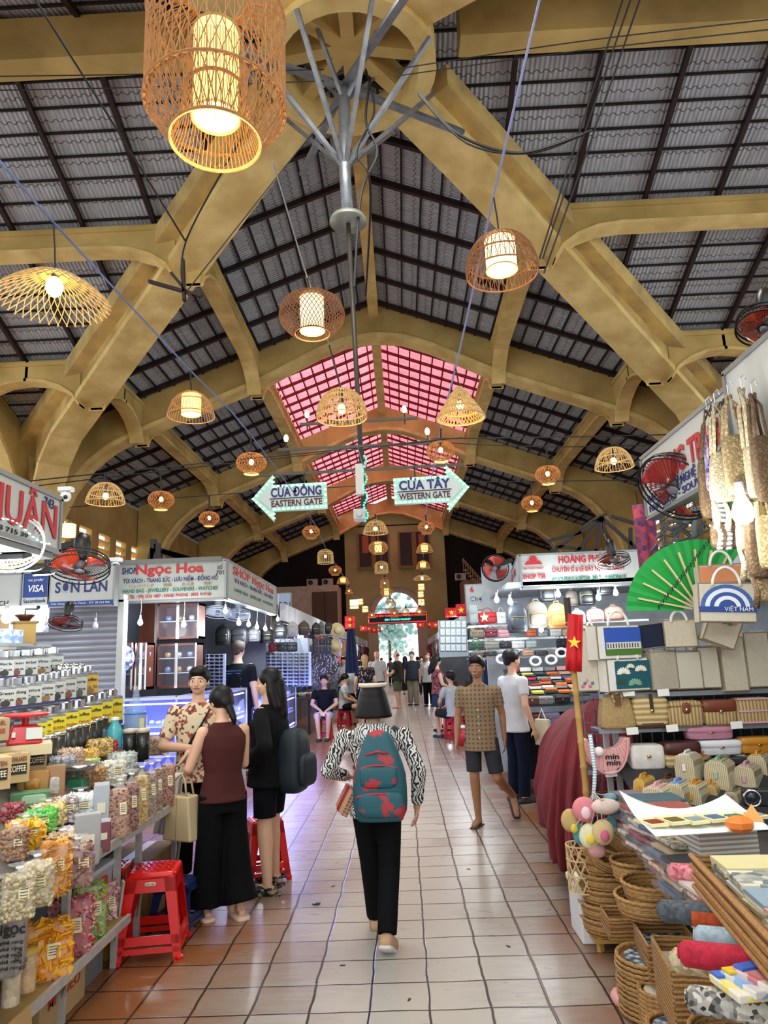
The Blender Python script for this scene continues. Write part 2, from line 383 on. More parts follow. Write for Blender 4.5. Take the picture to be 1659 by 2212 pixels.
# diagonal valley beams
for sx in (-1, 1):
    for sy in (-1, 1):
        R_ = Matrix.Translation((XC, YC, 0)) @ Matrix.Rotation(atan2(sy, sx), 4, 'Z')
        top = lambda s_: RZ0-SL*s_/sqrt(2)-.05
        pts = [(1.8, 14.85), (4, 14.2), (10, 12.35), (16.5, 10.3), (17.6, 9.5), (18.3, 8.2), (18.6, 6.5), (18.6, 0)]
        b = MB().at(R_); f = MB().at(R_); t = MB().at(R_)
        for i in range(len(pts)-1):
            a, c = pts[i], pts[i+1]; ua, uc = min(a[0]*1.02, 20), min(c[0]*1.02, 20)
            if i >= 5: ua, uc = 20, 20
            ta = (ua, top(ua)) if i < 7 else (20.2, a[1]); tc_ = (uc, top(uc)) if c[1] > 0 else (20, 0)
            if i == 6: q = [a, c, (20.2, 0), (20, top(20))]
            else: q = [a, c, tc_, ta]
            b.prism(q, .8, 'y')
            n = V((c[0]-a[0], c[1]-a[1])); n = V((-n.y, n.x)).normalized()*.18
            k_ = n*-.2; f.prism([(a[0]+k_.x, a[1]+k_.y), (c[0]+k_.x, c[1]+k_.y), (c[0]+n.x, c[1]+n.y), (a[0]+n.x, a[1]+n.y)], 1.15, 'y')
        t.prism([(2.4, top(2.4)-.02), (20, top(20)-.02), (20, top(20)-.62), (2.4, top(2.4)-.62)], 1.7, 'y')
        trim(b, mat('#dcc07a', .85, col2='#a08a54', ns=.8, bump=.3, bs=5, key='diag'), 'diagonal yellow concrete valley beam of the crossing', 0); trim(f, M_conc_lit, 'underside flange of the diagonal beam, lit tone in its colour', 0); trim(t, mat('#e6c97c', .85, col2='#b09868', ns=1.1, bump=.3, bs=5), 'stained upper ledge of the diagonal beam', 0)
# purlins with haunched ends
def purlin(p, q, ztop, dep=.75, th=.42):
    a, b = V(p), V(q); L_ = (b-a).length; ang = atan2(b.y-a.y, b.x-a.x)
    X = Matrix.Translation((a.x, a.y, 0)) @ Matrix.Rotation(ang, 4, 'Z'); h = 1.0; m = MB().at(X); f = MB().at(X)
    prof = [(0, dep+h), (.25, dep+h*.62), (.7, dep+h*.3), (1.3, dep+h*.08), (2.0, dep)]
    pts = [(x, d) for x, d in prof]+[(L_-x, d) for x, d in reversed(prof)]
    for i in range(len(pts)-1):
        (x0, d0), (x1, d1) = pts[i], pts[i+1]
        m.prism([(x0, ztop-d0), (x1, ztop-d1), (x1, ztop), (x0, ztop)], th, 'y')
        f.prism([(x0, ztop-d0-.03), (x1, ztop-d1-.03), (x1, ztop-d1+.08), (x0, ztop-d0+.08)], th+.16, 'y')
    m.prism([(0, ztop-.22), (L_, ztop-.22), (L_, ztop-.08), (0, ztop-.08)], th+.14, 'y')
    trim(m, M_conc, 'yellow concrete purlin beam with curved haunches', 0); trim(f, M_conc_lit, 'soffit edge of a purlin beam, painted paler as if lit', 0)
for s in (-1, 1):
    for d in (A, AT):
        ys = [YC+d]+YF; z = rz_(d)-.15
        for i in range(len(ys)-1): purlin((XC+s*d, ys[i]+.3), (XC+s*d, ys[i+1]-.3), z)
        for q in (-1, 1):
            purlin((XC+s*(d+.4), YC+q*d), (XC+s*(HW-.2), YC+q*d), z); purlin((XC+s*(HW+.2), YC+q*d), (XC+s*23, YC+q*d), z)
# ridge beams and ring
rb = MB(); rb.bar((XC, YC+2.5, 16.2), (XC, YE, 16.2), .42, .5); rb.bar((XC, YC-14, 16.2), (XC, YC-2.5, 16.2), .42, .5); trim(rb, M_conc_lit, 'yellow ridge beam of the nave')
for s in (-1, 1):
    rb = MB(); rb.bar((XC+s*2.5, YC, 15.7), (XC+s*23, YC, 15.7), .6, 1.1); trim(rb, M_conc, 'yellow ridge beam of the side arm')
rg = MB(); n = 32
def ringseg(r0, r1, z0, z1):
    rg.grid(lambda u, v: V((XC+cos(2*pi*u)*[r0, r1, r1, r0, r0][round(v*4)], YC+sin(2*pi*u)*[r0, r1, r1, r0, r0][round(v*4)], [z0, z0, z1, z1, z0][round(v*4)])), n, 5, True)
ringseg(1.55, 1.95, 14.6, 15.3); trim(rg, M_conc_lit, 'round yellow concrete ring over the crossing', 0)
st = MB()
for k in range(8):
    a = k*pi/4; st.prism([(0, 15.2), (2.5, 14.9), (2.5, 15.9), (0, 16.2)], .35, 'y') if False else st.bar((XC, YC, 15.6), (XC+1.7*cos(a), YC+1.7*sin(a), 15.3), .3, .7)
trim(st, M_conc, 'concrete spokes meeting over the crossing', 0)
# side walls with louvred clerestory
wn_ = [0]
M_wall = mat('#c9ab68', .9, col2='#a98a50', ns=.5, bump=.1, bs=3)
for s, nm in ((-1, 'wall_left'), (1, 'wall_right')):
    x = XC+s*14.6; m = MB(); m.box((x, 54, 3.25), (.3, 52, 6.5)); m.box((x, 54, 9.6), (.3, 52, 2.2))
    y = 28.0
    while y < 80: m.box((x, y, 7.5), (.3, .8, 2.0)); y += 2.2
    struct(m.build(nm, M_wall))
    y = 29.1
    while y < 64 and (s < 0 or y < 50):
        lv = MB()
        for z in (6.75, 7.2, 7.65, 8.1): lv.box((x+s*.1, y, z), (.38, 1.4, .05), ry=s*radians(38))
        wn_[0] += 1; struct(lv.build('window_%d' % wn_[0], mat('#e8c98a', .8)), 'louvred clerestory window glowing with daylight'); y += 2.2
# end gable with arched gate
M_gab = mat('#b6b87c', .9, col2='#9a9862', ns=.35, bump=.1, bs=5)
g = MB(); gx0, gx1, gy = -5.05, 4.3, YE
ox, ow, zs, zr = -.38, 2.7, 5.3, 2.85
g.prism([(gx0, 0), (ox-ow, 0), (ox-ow, 14), (gx0, 14)], .5, 'y', (0, gy, 0)); g.box((XC, gy, 15), (11.5, .5, 2.2)); g.prism([(ox+ow, 0), (gx1, 0), (gx1, 14), (ox+ow, 14)], .5, 'y', (0, gy, 0))
na = 16
for i in range(na):
    a0, a1 = pi*i/na, pi*(i+1)/na
    g.prism([(ox+ow*cos(a0), zs+zr*sin(a0)), (ox+ow*cos(a0), 14), (ox+ow*cos(a1), 14), (ox+ow*cos(a1), zs+zr*sin(a1))], .5, 'y', (0, gy, 0))
struct(g.build('wall_back', M_gab), 'ochre end wall with an arched gateway')
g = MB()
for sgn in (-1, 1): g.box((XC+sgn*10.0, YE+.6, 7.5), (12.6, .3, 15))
struct(g.build('wall_back_sides', mat('#17130f', .9)), 'wall painted near-black as the shaded recess beside the end wall')  # near-black colour stands in for the shade of the open space here
g = MB()
for i in range(na):
    a0, a1 = pi*i/na, pi*(i+1)/na
    g.prism([(ox+ow*cos(a0), zs+zr*sin(a0)), (ox+(ow-.55)*cos(a0), zs+(zr-.5)*sin(a0)), (ox+(ow-.55)*cos(a1), zs+(zr-.5)*sin(a1)), (ox+ow*cos(a1), zs+zr*sin(a1))], .12, 'y', (0, gy, 0))
for k in range(1, 9): g.bar((ox-ow, gy, zs+.02+k*.0), (ox+ow, gy, zs), .08, .12) if k == 1 else None
g.bar((ox-ow, gy, 4.9), (ox+ow, gy, 4.9), .1, .25); g.bar((ox-ow, gy, 6.2), (ox+ow, gy, 6.2), .05, .06)
g.box((ox-2.25, gy, 2.5), (.9, .3, 5)); g.box((ox+2.25, gy, 2.5), (.9, .3, 5))
struct(g.build('door_1', mat('#cfc5ae', .7, n=.3, ns=12)), 'arched gateway surround open to the street')
for cx_, in ((-2.35,), (1.45,)):
    w_ = MB(); w_.box((cx_+XC*0, gy-.3, 11.6), (2.9, .12, 3.2)); o = w_.build('window_%d' % (wn_[0]+1), mat('#1d110c', .5)); wn_[0] += 1; struct(o, 'dark tall window high in the end wall')
    w_ = MB()
    for dx in (-1.4, 0, 1.4): w_.box((cx_+dx, gy-.38, 11.6), (.42 if dx == 0 else .16, .12, 3.3))
    w_.box((cx_, gy-.38, 9.95), (3.1, .2, .25)); w_.build('window_frame', mat('#8a6e38', .8), o)
    w_ = MB(); w_.box((cx_+(.75 if cx_ > 0 else -.75), gy-.37, 12.2), (.6, .04, 1.6)); w_.build('pane', mat('#a8521a', .4), o)
# mezzanine flanks
g = MB(); g.box((XC-8.6, 63.6, 6.0), (7.6, 3.5, 4.3)); struct(g.build('wall_mezzanine_left', mat('#d8c9b4', .9, n=.2, ns=2)), 'pale upper storey block by the end wall')
g = MB(); g.box((XC+9.6, 63.6, 6.0), (7, 3.5, 4.3)); struct(g.build('wall_mezzanine_right', mat('#9b8468', .9, n=.2, ns=2)), 'tan upper storey block right of the end wall')
g = MB(); g.box((-6.6, 61.8, 6.2), (2.2, .1, 2.8)); o = g.build('door_2', mat('#5f4a36', .6)); struct(o, 'brown double door of the upper storey')
o2 = MB().box((-6.6, 61.73, 6.2), (.05, .05, 2.7)).build('door_seam', mat('#2c2018', .6), o)
g = MB()
for i in range(12):
    t_ = i/11; g.box((5.7+t_*2.2, 61.4, 8.9-t_*3.0), (.35, .9, .08))
for t_ in (0, 1): g.bar((5.5, 61+t_, 9.9), (8.1, 61+t_, 6.6), .06, .06)
for i in range(14): g.bar((5.5+i*.19, 61, 8.9-i*.25), (5.5+i*.19, 61, 9.9-i*.25), .04, .04)
struct(g.build('trim_stair', mat('#b9a27a', .6)), 'pale railed stair beside the end wall')
# ground and trees outside
g = MB(); g.box((0, 95, -.15), (60, 57, .1)); struct(g.build('floor_street', mat('#d9d6cf', .9, n=.2, ns=1)), 'sunlit street outside the gate')
# ================= CENTRAL POLE, TRUSS, SIGNS =================
M_steel = mat('#8d9298', .45, .6, n=.3, ns=5); M_dark = mat('#1b1c1d', .5); M_cable = mat('#141414', .6); M_white = mat('#e9ebea', .5)
M_black = mat('#0c0c0d', .35)
pt, pb = at(747, 150, 13.6), at(788, 1130, 13.6)
n1, n2, dk = at(745, 372, 13.6), at(743, 195, 13.6), at(752, 478, 13.6)
T = thing('steel_mast', 'grey steel mast with spread struts hanging from the roof crossing', 'mast', tuple(n1))
m = MB(); m.tube([n2-n1, V((0, 0, 0)), dk-n1], .13, 12); m.build('pole', M_steel, T, True)
m = MB()
for k in range(8):
    a = k*pi/4+.3; e = V((XC+2.0*cos(a), YC+2.0*sin(a), 14.5)); m.bar(V((0, 0, .1)), e-n1, .09, .09)
    if k % 2 == 0: m.bar(n2-n1+V((0, 0, .1)), V((XC+3.0*cos(a+.2), YC+3.0*sin(a+.2), 14.1))-n1, .16, .1)
m.build('strut', M_steel, T)
m = MB()
for k in range(4): a = k*pi/2+.9; m.bar(n2-n1+V((0, 0, -.3)), V((XC+1.6*cos(a), YC+1.6*sin(a), 16.0))-n1, .08, .08)
m.build('brace', M_steel, T)
m = MB(); m.lathe([(.05, .1), (.36, .08), (.4, 0), (.4, -.04), (.06, -.06)], dk-n1, 24); m.build('disc', mat('#9aa096', .4, .4), T, True)
m = MB(); m.tube([dk-n1, pb-n1], .05, 8); m.build('lower_rod', mat('#3c382f', .5), T, True)
bars = [((648, 917), (902, 903)), ((600, 972), (930, 957)), ((562, 1027), (1003, 1003))]
for a, b in bars: m = MB(); m.bar(at(*a, 13.5)-n1, at(*b, 13.5)-n1, .05, .05); m.build('crossbar', mat('#4a4436', .5), T)
m = MB(); c = at(777, 1036, 13.45)-n1; m.box(c, (.16, .12, .62)); m.build('junction_box', mat('#c9c6bd', .5), T, bev=.01)
m = MB()
for i in range(26):
    p = at(787+4*sin(i*.9)+i*.15, 985+i*5.6, 13.4)-n1; m.ell(p, .022, 6, 4)
m.build('led_string', mat('#2fe3a0', .4, es=3.), T)
m = MB(); c = at(777, 1113, 13.3)-n1; m.box(c, (.22, .3, .2)); m.tube([c+V((0, -.14, 0)), c+V((0, -.2, 0))], .06, 12); m.build('camera_housing', mat('#b9b9b4', .5), T, bev=.01)
for p in ((663, 895), (873, 884), (618, 947), (923, 932)):
    m = MB(); c = at(*p, 13.5)-n1; m.ell(c, (.05, .05, .08), 8, 6); m.build('lamp', mat('#fff0c8', .3, es=2.5), T, True)
    m = MB(); m.tube([c-V((0, 0, .05)), c-V((0, 0, .32))], .015, 5); m.build('lamp_stem', M_dark, T)
def arrow_sign(px, t1, t2, flip, lab):
    y = 13.35; a, b = at(px[0], 1080 if not flip else 1040, y), at(px[1], 1075 if not flip else 1035, y)
    zc = at((px[0]+px[1])/2, px[2], y).z; x0, x1 = a.x, b.x; cx_ = (x0+x1)/2; W = abs(x1-x0); T = thing('arrow_sign', lab, 'sign', (cx_, y, zc), rot=(0, radians(-1.0), 0))
    h = .26; hh = .47; hd = .42; s = 1 if flip else -1
    P = [(-s*W/2, -h), (s*(W/2-hd), -h), (s*(W/2-hd), -hh), (s*W/2, 0), (s*(W/2-hd), hh), (s*(W/2-hd), h), (-s*W/2, h)]
    MB().prism(P, .1).build('panel', mat('#a9d8c2', .4), T, bev=.004)
    def inset(k): return [(x*(1-k*.16/W*1.6)-(s*-.0), z*(1-k*.17)) for x, z in P]
    P2 = [(-s*(W/2-.09), -h+.09), (s*(W/2-hd+.03), -h+.09), (s*(W/2-hd+.06), -hh+.24), (s*(W/2-.12), 0), (s*(W/2-hd+.06), hh-.24), (s*(W/2-hd+.03), h-.09), (-s*(W/2-.09), h-.09)]
    MB().prism(P2, .02, 'y', (0, -.055, 0)).build('face', mat('#c3cdca', .5), T)
    d = MB(); P3 = [(x*.965, z*.86) for x, z in P]
    for i in range(len(P3)):
        p, q = V(P3[i]), V(P3[(i+1) % len(P3)]); L_ = (q-p).length; k = max(1, int(L_/.09))
        for j in range(k): r = p+(q-p)*(j/k); d.box((r.x, -.06, r.y), (.04, .02, .028))
    d.build('led_light', mat('#d7fff0', .3, es=1.6), T)['kind'] = 'stuff'
    off = -s*.14
    text(t1, .25, mat('#1c1c63', .5), T, (off, -.072, .09), w_=.98, bold=.03)
    text(t2, .17, mat('#4a1220', .5), T, (off, -.072, -.125), w_=.98, bold=.025)
    MB().box((off, -.072, -.022), (1.04, .01, .018)).build('underline', M_black, T)
    for dx in (-.3, .3): MB().tube([(dx, 0, h), (dx, 0, h+.22)], .015, 5).build('hanger', M_dark, T)
arrow_sign((545, 707, 1075), 'CỬA ĐÔNG', 'EASTERN GATE', False, 'pale green arrow sign pointing left, reading EASTERN GATE')
arrow_sign((850, 1012, 1058), 'CỬA TÂY', 'WESTERN GATE', True, 'pale green arrow sign pointing right, reading WESTERN GATE')
# ================= LANTERNS =================
WK = {'tan': mat('#c08a50', .6, n=.35, ns=30), 'pale': mat('#d2ae70', .6, n=.35, ns=30), 'brown': mat('#8d5b34', .6, n=.35, ns=30), 'orange': mat('#c07a3a', .6, n=.3, ns=30)}
M_drum = mat('#ffe08a', .6, es=1.5, ecol='#ffd874'); M_drumw = mat('#ffedc0', .6, es=1.3, ecol='#ffe3a0'); M_bulb = mat('#fff0c0', .3, es=14, ecol='#ffd27a'); M_disc = mat('#fff2b0', .5, es=2.6, ecol='#ffe88a')
PROF = {
 'oblate': [(.34, .60), (.62, .55), (.88, .33), (1, 0), (.9, -.3), (.68, -.5), (.5, -.56), (.5, -.72)],
 'globe': [(.3, .62), (.6, .56), (.86, .38), (1, .02), (.93, -.28), (.7, -.52), (.52, -.62)],
 'dome': [(.08, .86), (.38, .8), (.66, .62), (.86, .34), (.97, 0), (1, -.28), (.97, -.34)],
 'bell': [(.1, .8), (.36, .76), (.62, .6), (.84, .3), (1, -.14), (1.02, -.3)],
 'cone': [(.14, .8), (.3, .62), (.55, .22), (.8, -.16), (1, -.5)],
 'hat': [(.04, .3), (.25, .27), (.5, .16), (.75, -.02), (1, -.26)],
 'birdcage': [(.1, .95), (.5, .9), (.84, .72), (1, .4), (1, -.2), (1, -.8)],
 'longbell': [(.15, 1.2), (.5, 1.05), (.8, .6), (.97, 0), (1, -.9)],
 'drumshade': [(1, .95), (1, .3), (1, -.3), (1, -.95)],
 'bigcage': [(.45, 1.5), (.8, 1.42), (1, 1.1), (1, .3), (1, -.3), (.96, -.5), (.64, -.98)],
 'umbrella': [(.06, .42), (.45, .36), (.8, .18), (1, -.06)],
}
LAN = []
def sample(pr, n):
    L_ = [0]
    for i in range(1, len(pr)): L_.append(L_[-1]+hypot(pr[i][0]-pr[i-1][0], pr[i][1]-pr[i-1][1]))
    o = []
    for k in range(n+1):
        t = L_[-1]*k/n; i = 0
        while i < len(pr)-2 and L_[i+1] < t: i += 1
        f = (t-L_[i])/max(1e-6, L_[i+1]-L_[i]); o.append((pr[i][0]+(pr[i+1][0]-pr[i][0])*f, pr[i][1]+(pr[i+1][1]-pr[i][1])*f))
    return o
def lantern(kind, cx, cy, wpx, diam, lab, col='tan', inner='bulb', nm=40, nd=0, tw=1.2, rings=(0, -1), cord=None, light=0., r=None, collar=False, grp='woven lanterns hung over the aisle', tilt=0.):
    D = F*diam/wpx; c = OC+ray(cx, cy)*D; R = diam/2
    T = thing('hanging_lantern', lab, 'lantern', tuple(c), rot=(tilt, 0, RND.random()*6), group=grp)
    m = MB(); ns = 12 if wpx > 60 else 7; S_ = [(a*R, b*R) for a, b in sample(PROF[kind], ns)]; r = r or R*.012+.0006; sd_ = 4 if wpx > 90 else 3
    def strip(a0, tw_, rr=r): m.tube([(q*cos(a0+tw_*i/ns), q*sin(a0+tw_*i/ns), z) for i, (q, z) in enumerate(S_)], rr, sd_)
    for k in range(nm): strip(2*pi*k/nm, 0)
    for k in range(nd): strip(2*pi*k/nd, tw); strip(2*pi*(k+.5)/nd, -tw)
    for i in rings:
        q, z = S_[i]; m.tube([(q*cos(2*pi*k/28), q*sin(2*pi*k/28), z) for k in range(28)], r*2.2, 4, True)
    m.build('lamp_shade', WK[col], T)
    if kind == 'bigcage':
        m = MB(); ip = sample([(.64, -.98), (.5, -.6), (.44, -.1), (.4, .6)], 6)
        for k in range(60): m.tube([(q*R*cos(2*pi*k/60), q*R*sin(2*pi*k/60), z*R) for q, z in ip], r*.8, 4)
        m.tube([(.64*R*cos(2*pi*k/40), .64*R*sin(2*pi*k/40), -.98*R) for k in range(40)], .009, 6, True)
        m.tube([(.42*R*cos(2*pi*k/40), .42*R*sin(2*pi*k/40), -.15*R) for k in range(40)], .008, 6, True)
        m.build('inner_shade', WK['tan'], T)
        m = MB(); m.tube([(1.0*R*cos(2*pi*k/48), 1.0*R*sin(2*pi*k/48), -.42*R) for k in range(48)], .008, 6, True); m.tube([(1.0*R*cos(2*pi*k/48), 1.0*R*sin(2*pi*k/48), 1.1*R) for k in range(48)], .008, 6, True); m.build('hoop', WK['tan'], T)
    if collar:
        m = MB(); z0 = S_[-1][1]; q = S_[-1][0]
        m.lathe([(q, z0+.1*R), (q, z0-.04*R), (q*.93, z0-.04*R), (q*.93, z0+.1*R)], n=24, cap=False); m.build('collar', WK['pale'], T, True)
    if inner == 'bulb':
        m = MB(); m.ell((0, 0, .05*R), (R*.16, R*.16, R*.2), 10, 7); m.build('light_bulb', M_bulb, T, True)
        m = MB(); m.tube([(0, 0, .2*R), (0, 0, PROF[kind][0][1]*R)], R*.07, 8); m.build('socket', M_dark, T)
    elif inner in ('drum', 'tall'):
        k = .36 if inner == 'drum' else .33; h0, h1 = (.55, -.52) if inner == 'drum' else (.85, -.6)
        if kind in ('dome', 'bell'): h0, h1, k = .68, -.22, .42
        m = MB(); m.lathe([(k*R, h0*R), (k*R, h1*R)], n=24, cap=False); m.build('drum_shade', M_drum if col == 'tan' else M_drumw, T, True)
        m = MB(); m.lathe([(.01, h1*R+.004), (k*R*.97, h1*R+.004), (k*R*.97, h1*R+.01), (.01, h1*R+.01)], n=20, cap=False); m.build('diffuser', M_disc, T)
        m = MB()
        for z in (h0, h1): m = MB(); m.tube([(k*R*1.02*cos(2*pi*i/24), k*R*1.02*sin(2*pi*i/24), z*R) for i in range(24)], R*.02, 5, True); m.build('drum_rim', WK['pale'], T)
    elif inner == 'solid':
        m = MB(); m.lathe([(.93*R, .93*R), (.93*R, -.93*R)], n=20, cap=False); m.build('drum_shade', M_drumw, T, True)
    zt = PROF[kind][0][1]*R
    if cord is not None:
        e = OC+ray(*cord)*D-c; e = Matrix.Rotation(-T.rotation_euler.z, 3, 'Z') @ e
        m = MB(); m.tube([(0, 0, zt), (e.x*.5+.004, e.y*.5, (zt+e.z)*.5), e], max(.004, .0012*D), 5); m.build('cord', M_cable, T)
    if light: point(tuple(c+V((0, 0, -R*(1.6 if kind == 'bigcage' else .9)))), light, (1, .75, .42), .06, 'lantern_light')
    LAN.append(OC+ray(*cord)*D); return T
lantern('bigcage', 467, 178, 296, .62, 'largest cage lantern with a glowing paper drum, top left', 'tan', 'tall', 52, 40, 1.0, (0, -1), (467, -160), 14, r=.0028)
lantern('hat', 117, 625, 232, .72, 'wide straw hat lamp with loose stick ends and a bare bulb', 'pale', 'bulb', 0, 38, .55, (0,), (115, 480), 9, r=.0042)
lantern('globe', 674, 680, 144, .52, 'squashed globe lantern with a paper drum left of the mast', 'brown', 'drum', 0, 46, 1.3, (0, -1), (664, 600), 6, r=.0026)
lantern('dome', 1083, 568, 157, .52, 'dome lantern with a paper drum high on the right of the mast', 'brown', 'drum', 52, 30, .5, (0, 9, -1), (1066, 425), 6, r=.0026)
lantern('bell', 413, 885, 98, .5, 'dome lantern with a paper drum below the left diagonal beam', 'tan', 'drum', 44, 0, 0, (0, 7, -1), (411, 800), 4, r=.003)
lantern('dome', 738, 886, 110, .5, 'round cane dome lamp in front of the pink skylight', 'pale', 'bulb', 44, 14, .8, (0, 3, 6, 8, 10, -1), (711, 745), 4, r=.0035)
lantern('cone', 994, 878, 104, .48, 'cone lantern of patterned weave beside the pink skylight', 'pale', 'bulb', 0, 40, .9, (0, 3, 6, 9, -1), (984, 795), 4, r=.005)
lantern('oblate', 543, 1000, 66, .42, 'basket weave lantern above the tip of the left arrow sign', 'orange', 'bulb', 0, 26, 1.1, (0, -1), (542, 940), 3, collar=True, r=.004)
lantern('oblate', 952, 974, 63, .42, 'basket weave lantern above the right arrow sign', 'orange', 'bulb', 0, 26, 1.1, (0, -1), (952, 925), 3, collar=True, r=.004)
lantern('bell', 228, 1074, 79, .5, 'dome lamp nearest the left shop signs on the cross wire', 'pale', 'bulb', 40, 8, .8, (0, 3, 8, -1), (226, 1022), 3, r=.004)
lantern('oblate', 348, 1080, 57, .42, 'basket weave lantern second from the left on the cross wire', 'orange', 'bulb', 0, 24, 1.1, (0, -1), (346, 1018), 2.5, collar=True, r=.004)
lantern('oblate', 452, 1120, 45, .42, 'small basket weave lantern left of the left arrow sign', 'orange', 'bulb', 0, 22, 1.1, (0, -1), (452, 1070), 2, collar=True, r=.005)
lantern('oblate', 1183, 1025, 56, .42, 'basket weave lantern middle of the right cross wires', 'orange', 'bulb', 0, 24, 1.1, (0, -1), (1181, 965), 2.5, collar=True, r=.004)
lantern('bell', 1326, 998, 80, .5, 'cane dome lamp nearest the right shop sign', 'pale', 'bulb', 40, 8, .8, (0, 3, 8, -1), (1318, 942), 3, r=.004)
lantern('oblate', 1149, 1087, 47, .42, 'small basket weave lantern right of the right arrow sign', 'orange', 'bulb', 0, 22, 1.1, (0, -1), (1147, 1040), 2, collar=True, r=.005)
FAR = [('oblate', 672, 1149, 39, .42, 'bulb', 'orange', 'basket weave lantern just below the left arrow sign', (671, 1118)),
 ('bell', 811, 1144, 52, .5, 'bulb', 'pale', 'cane dome lamp under the foot of the mast', (811, 1110)),
 ('oblate', 921, 1139, 38, .42, 'bulb', 'orange', 'basket weave lantern just below the right arrow sign', (919, 1112)),
 ('globe', 817, 1183, 42, .5, 'drum', 'tan', 'flat globe lantern with drum under the cane dome lamp', (817, 1165)),
 ('bell', 917, 1187, 35, .48, 'drum', 'tan', 'upper of two dome lanterns with drums in the right string', (917, 1158)),
 ('birdcage', 703, 1203, 34, .42, 'bulb', 'pale', 'birdcage lantern in the left string before the end wall', (702, 1180)),
 ('oblate', 724, 1232, 29, .42, 'bulb', 'orange', 'basket weave lantern below the left birdcage lantern', (723, 1215)),
 ('birdcage', 824, 1226, 29, .42, 'bulb', 'pale', 'birdcage lantern in the middle string before the end wall', (824, 1205)),
 ('bell', 914, 1223, 30, .46, 'drum', 'tan', 'lower of two dome lanterns with drums in the right string', (914, 1203)),
 ('umbrella', 912, 1250, 38, .6, 'bulb', 'pale', 'wide parasol shaped lamp in the right string', (912, 1235)),
 ('longbell', 831, 1260, 20, .34, 'bulb', 'tan', 'long bell lantern in the middle string', (831, 1242)),
 ('globe', 835, 1279, 28, .46, 'drum', 'tan', 'flat globe lantern below the long bell lantern', (835, 1270)),
 ('bell', 741, 1256, 26, .46, 'drum', 'tan', 'dome lantern with drum in the left string', (740, 1242)),
 ('cone', 754, 1277, 18, .36, 'bulb', 'orange', 'small cone lantern under the left string dome', (753, 1265)),
 ('cone', 765, 1305, 20, .4, 'solid', 'pale', 'pale cone lantern low in the left string', (765, 1292)),
 ('drumshade', 778, 1300, 13, .3, 'solid', 'pale', 'short drum lantern beside the pale cone lantern', (778, 1290)),
 ('drumshade', 789, 1316, 14, .34, 'solid', 'tan', 'drum lantern low in the left string', (789, 1305)),
 ('longbell', 843, 1306, 24, .46, 'bulb', 'tan', 'large long bell lantern before the arched gate', (842, 1284)),
 ('drumshade', 910, 1268, 14, .3, 'solid', 'pale', 'upper drum lantern in the right string', (910, 1255)),
 ('drumshade', 909, 1284, 13, .3, 'solid', 'tan', 'middle drum lantern in the right string', (909, 1275)),
 ('drumshade', 910, 1301, 14, .32, 'solid', 'pale', 'lower drum lantern in the right string', (910, 1292)),
 ('cone', 906, 1322, 26, .5, 'bulb', 'orange', 'orange cone lantern lowest in the right string', (907, 1308)),
 ('cone', 803, 1329, 20, .42, 'bulb', 'orange', 'orange cone lantern beside the red text screen', (803, 1318)),
 ('longbell', 852, 1325, 18, .36, 'bulb', 'orange', 'small long bell lantern just above the text screen', (852, 1312)),
 ('birdcage', 876, 1322, 16, .36, 'bulb', 'pale', 'small birdcage lantern between the two gate strings', (877, 1310))]
for k, cx, cy, w_, d, inn, cl_, lab, cd_ in FAR:
    lantern(k, cx, cy, w_, d, lab, cl_, inn, 26 if k not in ('oblate', 'globe', 'cone') else 0, 16 if k in ('oblate', 'globe', 'cone') else 0, 1.0, (0, 3, -1), cd_, 0, r=.007, collar=(k == 'oblate'))
_dl = lantern('drumshade', 149, 1146, 29, .24, 'square edged paper drum lamp beside the left security camera', 'pale', 'solid', 20, 0, 0, (0, -1), (149, 1118), 1.5, r=.002)
for p, yy in (((818, 1240), 30), ((872, 1240), 34), ((850, 1330), 45)): point(tuple(at(p[0], p[1], yy)), 45, (1, .9, .72), .3, 'lantern_light')
# wires the lanterns hang on
def wire(lab, pts, r=.008, m=M_cable, name='wire', sag=0.):
    P = [V(p) for p in pts]; Q = []; n = len(P)
    for i in range(n-1):
        a, b, c, d = P[max(i-1, 0)], P[i], P[i+1], P[min(i+2, n-1)]
        for j in range(7): t = j/7; Q.append(((b*2)+(c-a)*t+(a*2-b*5+c*4-d)*t*t+(b*3-a-c*3+d)*t**3)*.5)
    Q.append(P[-1]); mb = MB(); mb.tube([q-P[0] for q in Q], r, 5); o = mb.build(name, m, loc=tuple(P[0])); return tag(o, lab, 'wire')
def pd(px, py, D): return OC+ray(px, py)*D
M_blue = mat('#5d6f9c', .6)
H_ = LAN; N_ = 15
def hk(*ix): return [H_[i] for i in ix]
wire('blue-grey cord slanting down from the left edge to the gate', [pd(-40, 300, 4.4)]+hk(1, 4, 7, 15, 20, 21, 27, 28, 29, 30, 31, 37)+[at(806, 1320, 60)], .009, M_blue)
wire('pale blue rope dropping from the top edge to the right lanterns', [pd(1170, -20, 4.6)]+hk(3, 6, 8, 17, 19, 23, 24, 33, 34, 35, 36, 39)+[at(880, 1318, 60)], .009, mat('#7f86b5', .6))
wire('thin cord running down the left of the mast', [pd(590, 350, 4.6)]+hk(2, 5, 16, 18, 22, 25, 26, 32, 38)+[at(850, 1320, 60)], .006, mat('#8c8c90', .6))
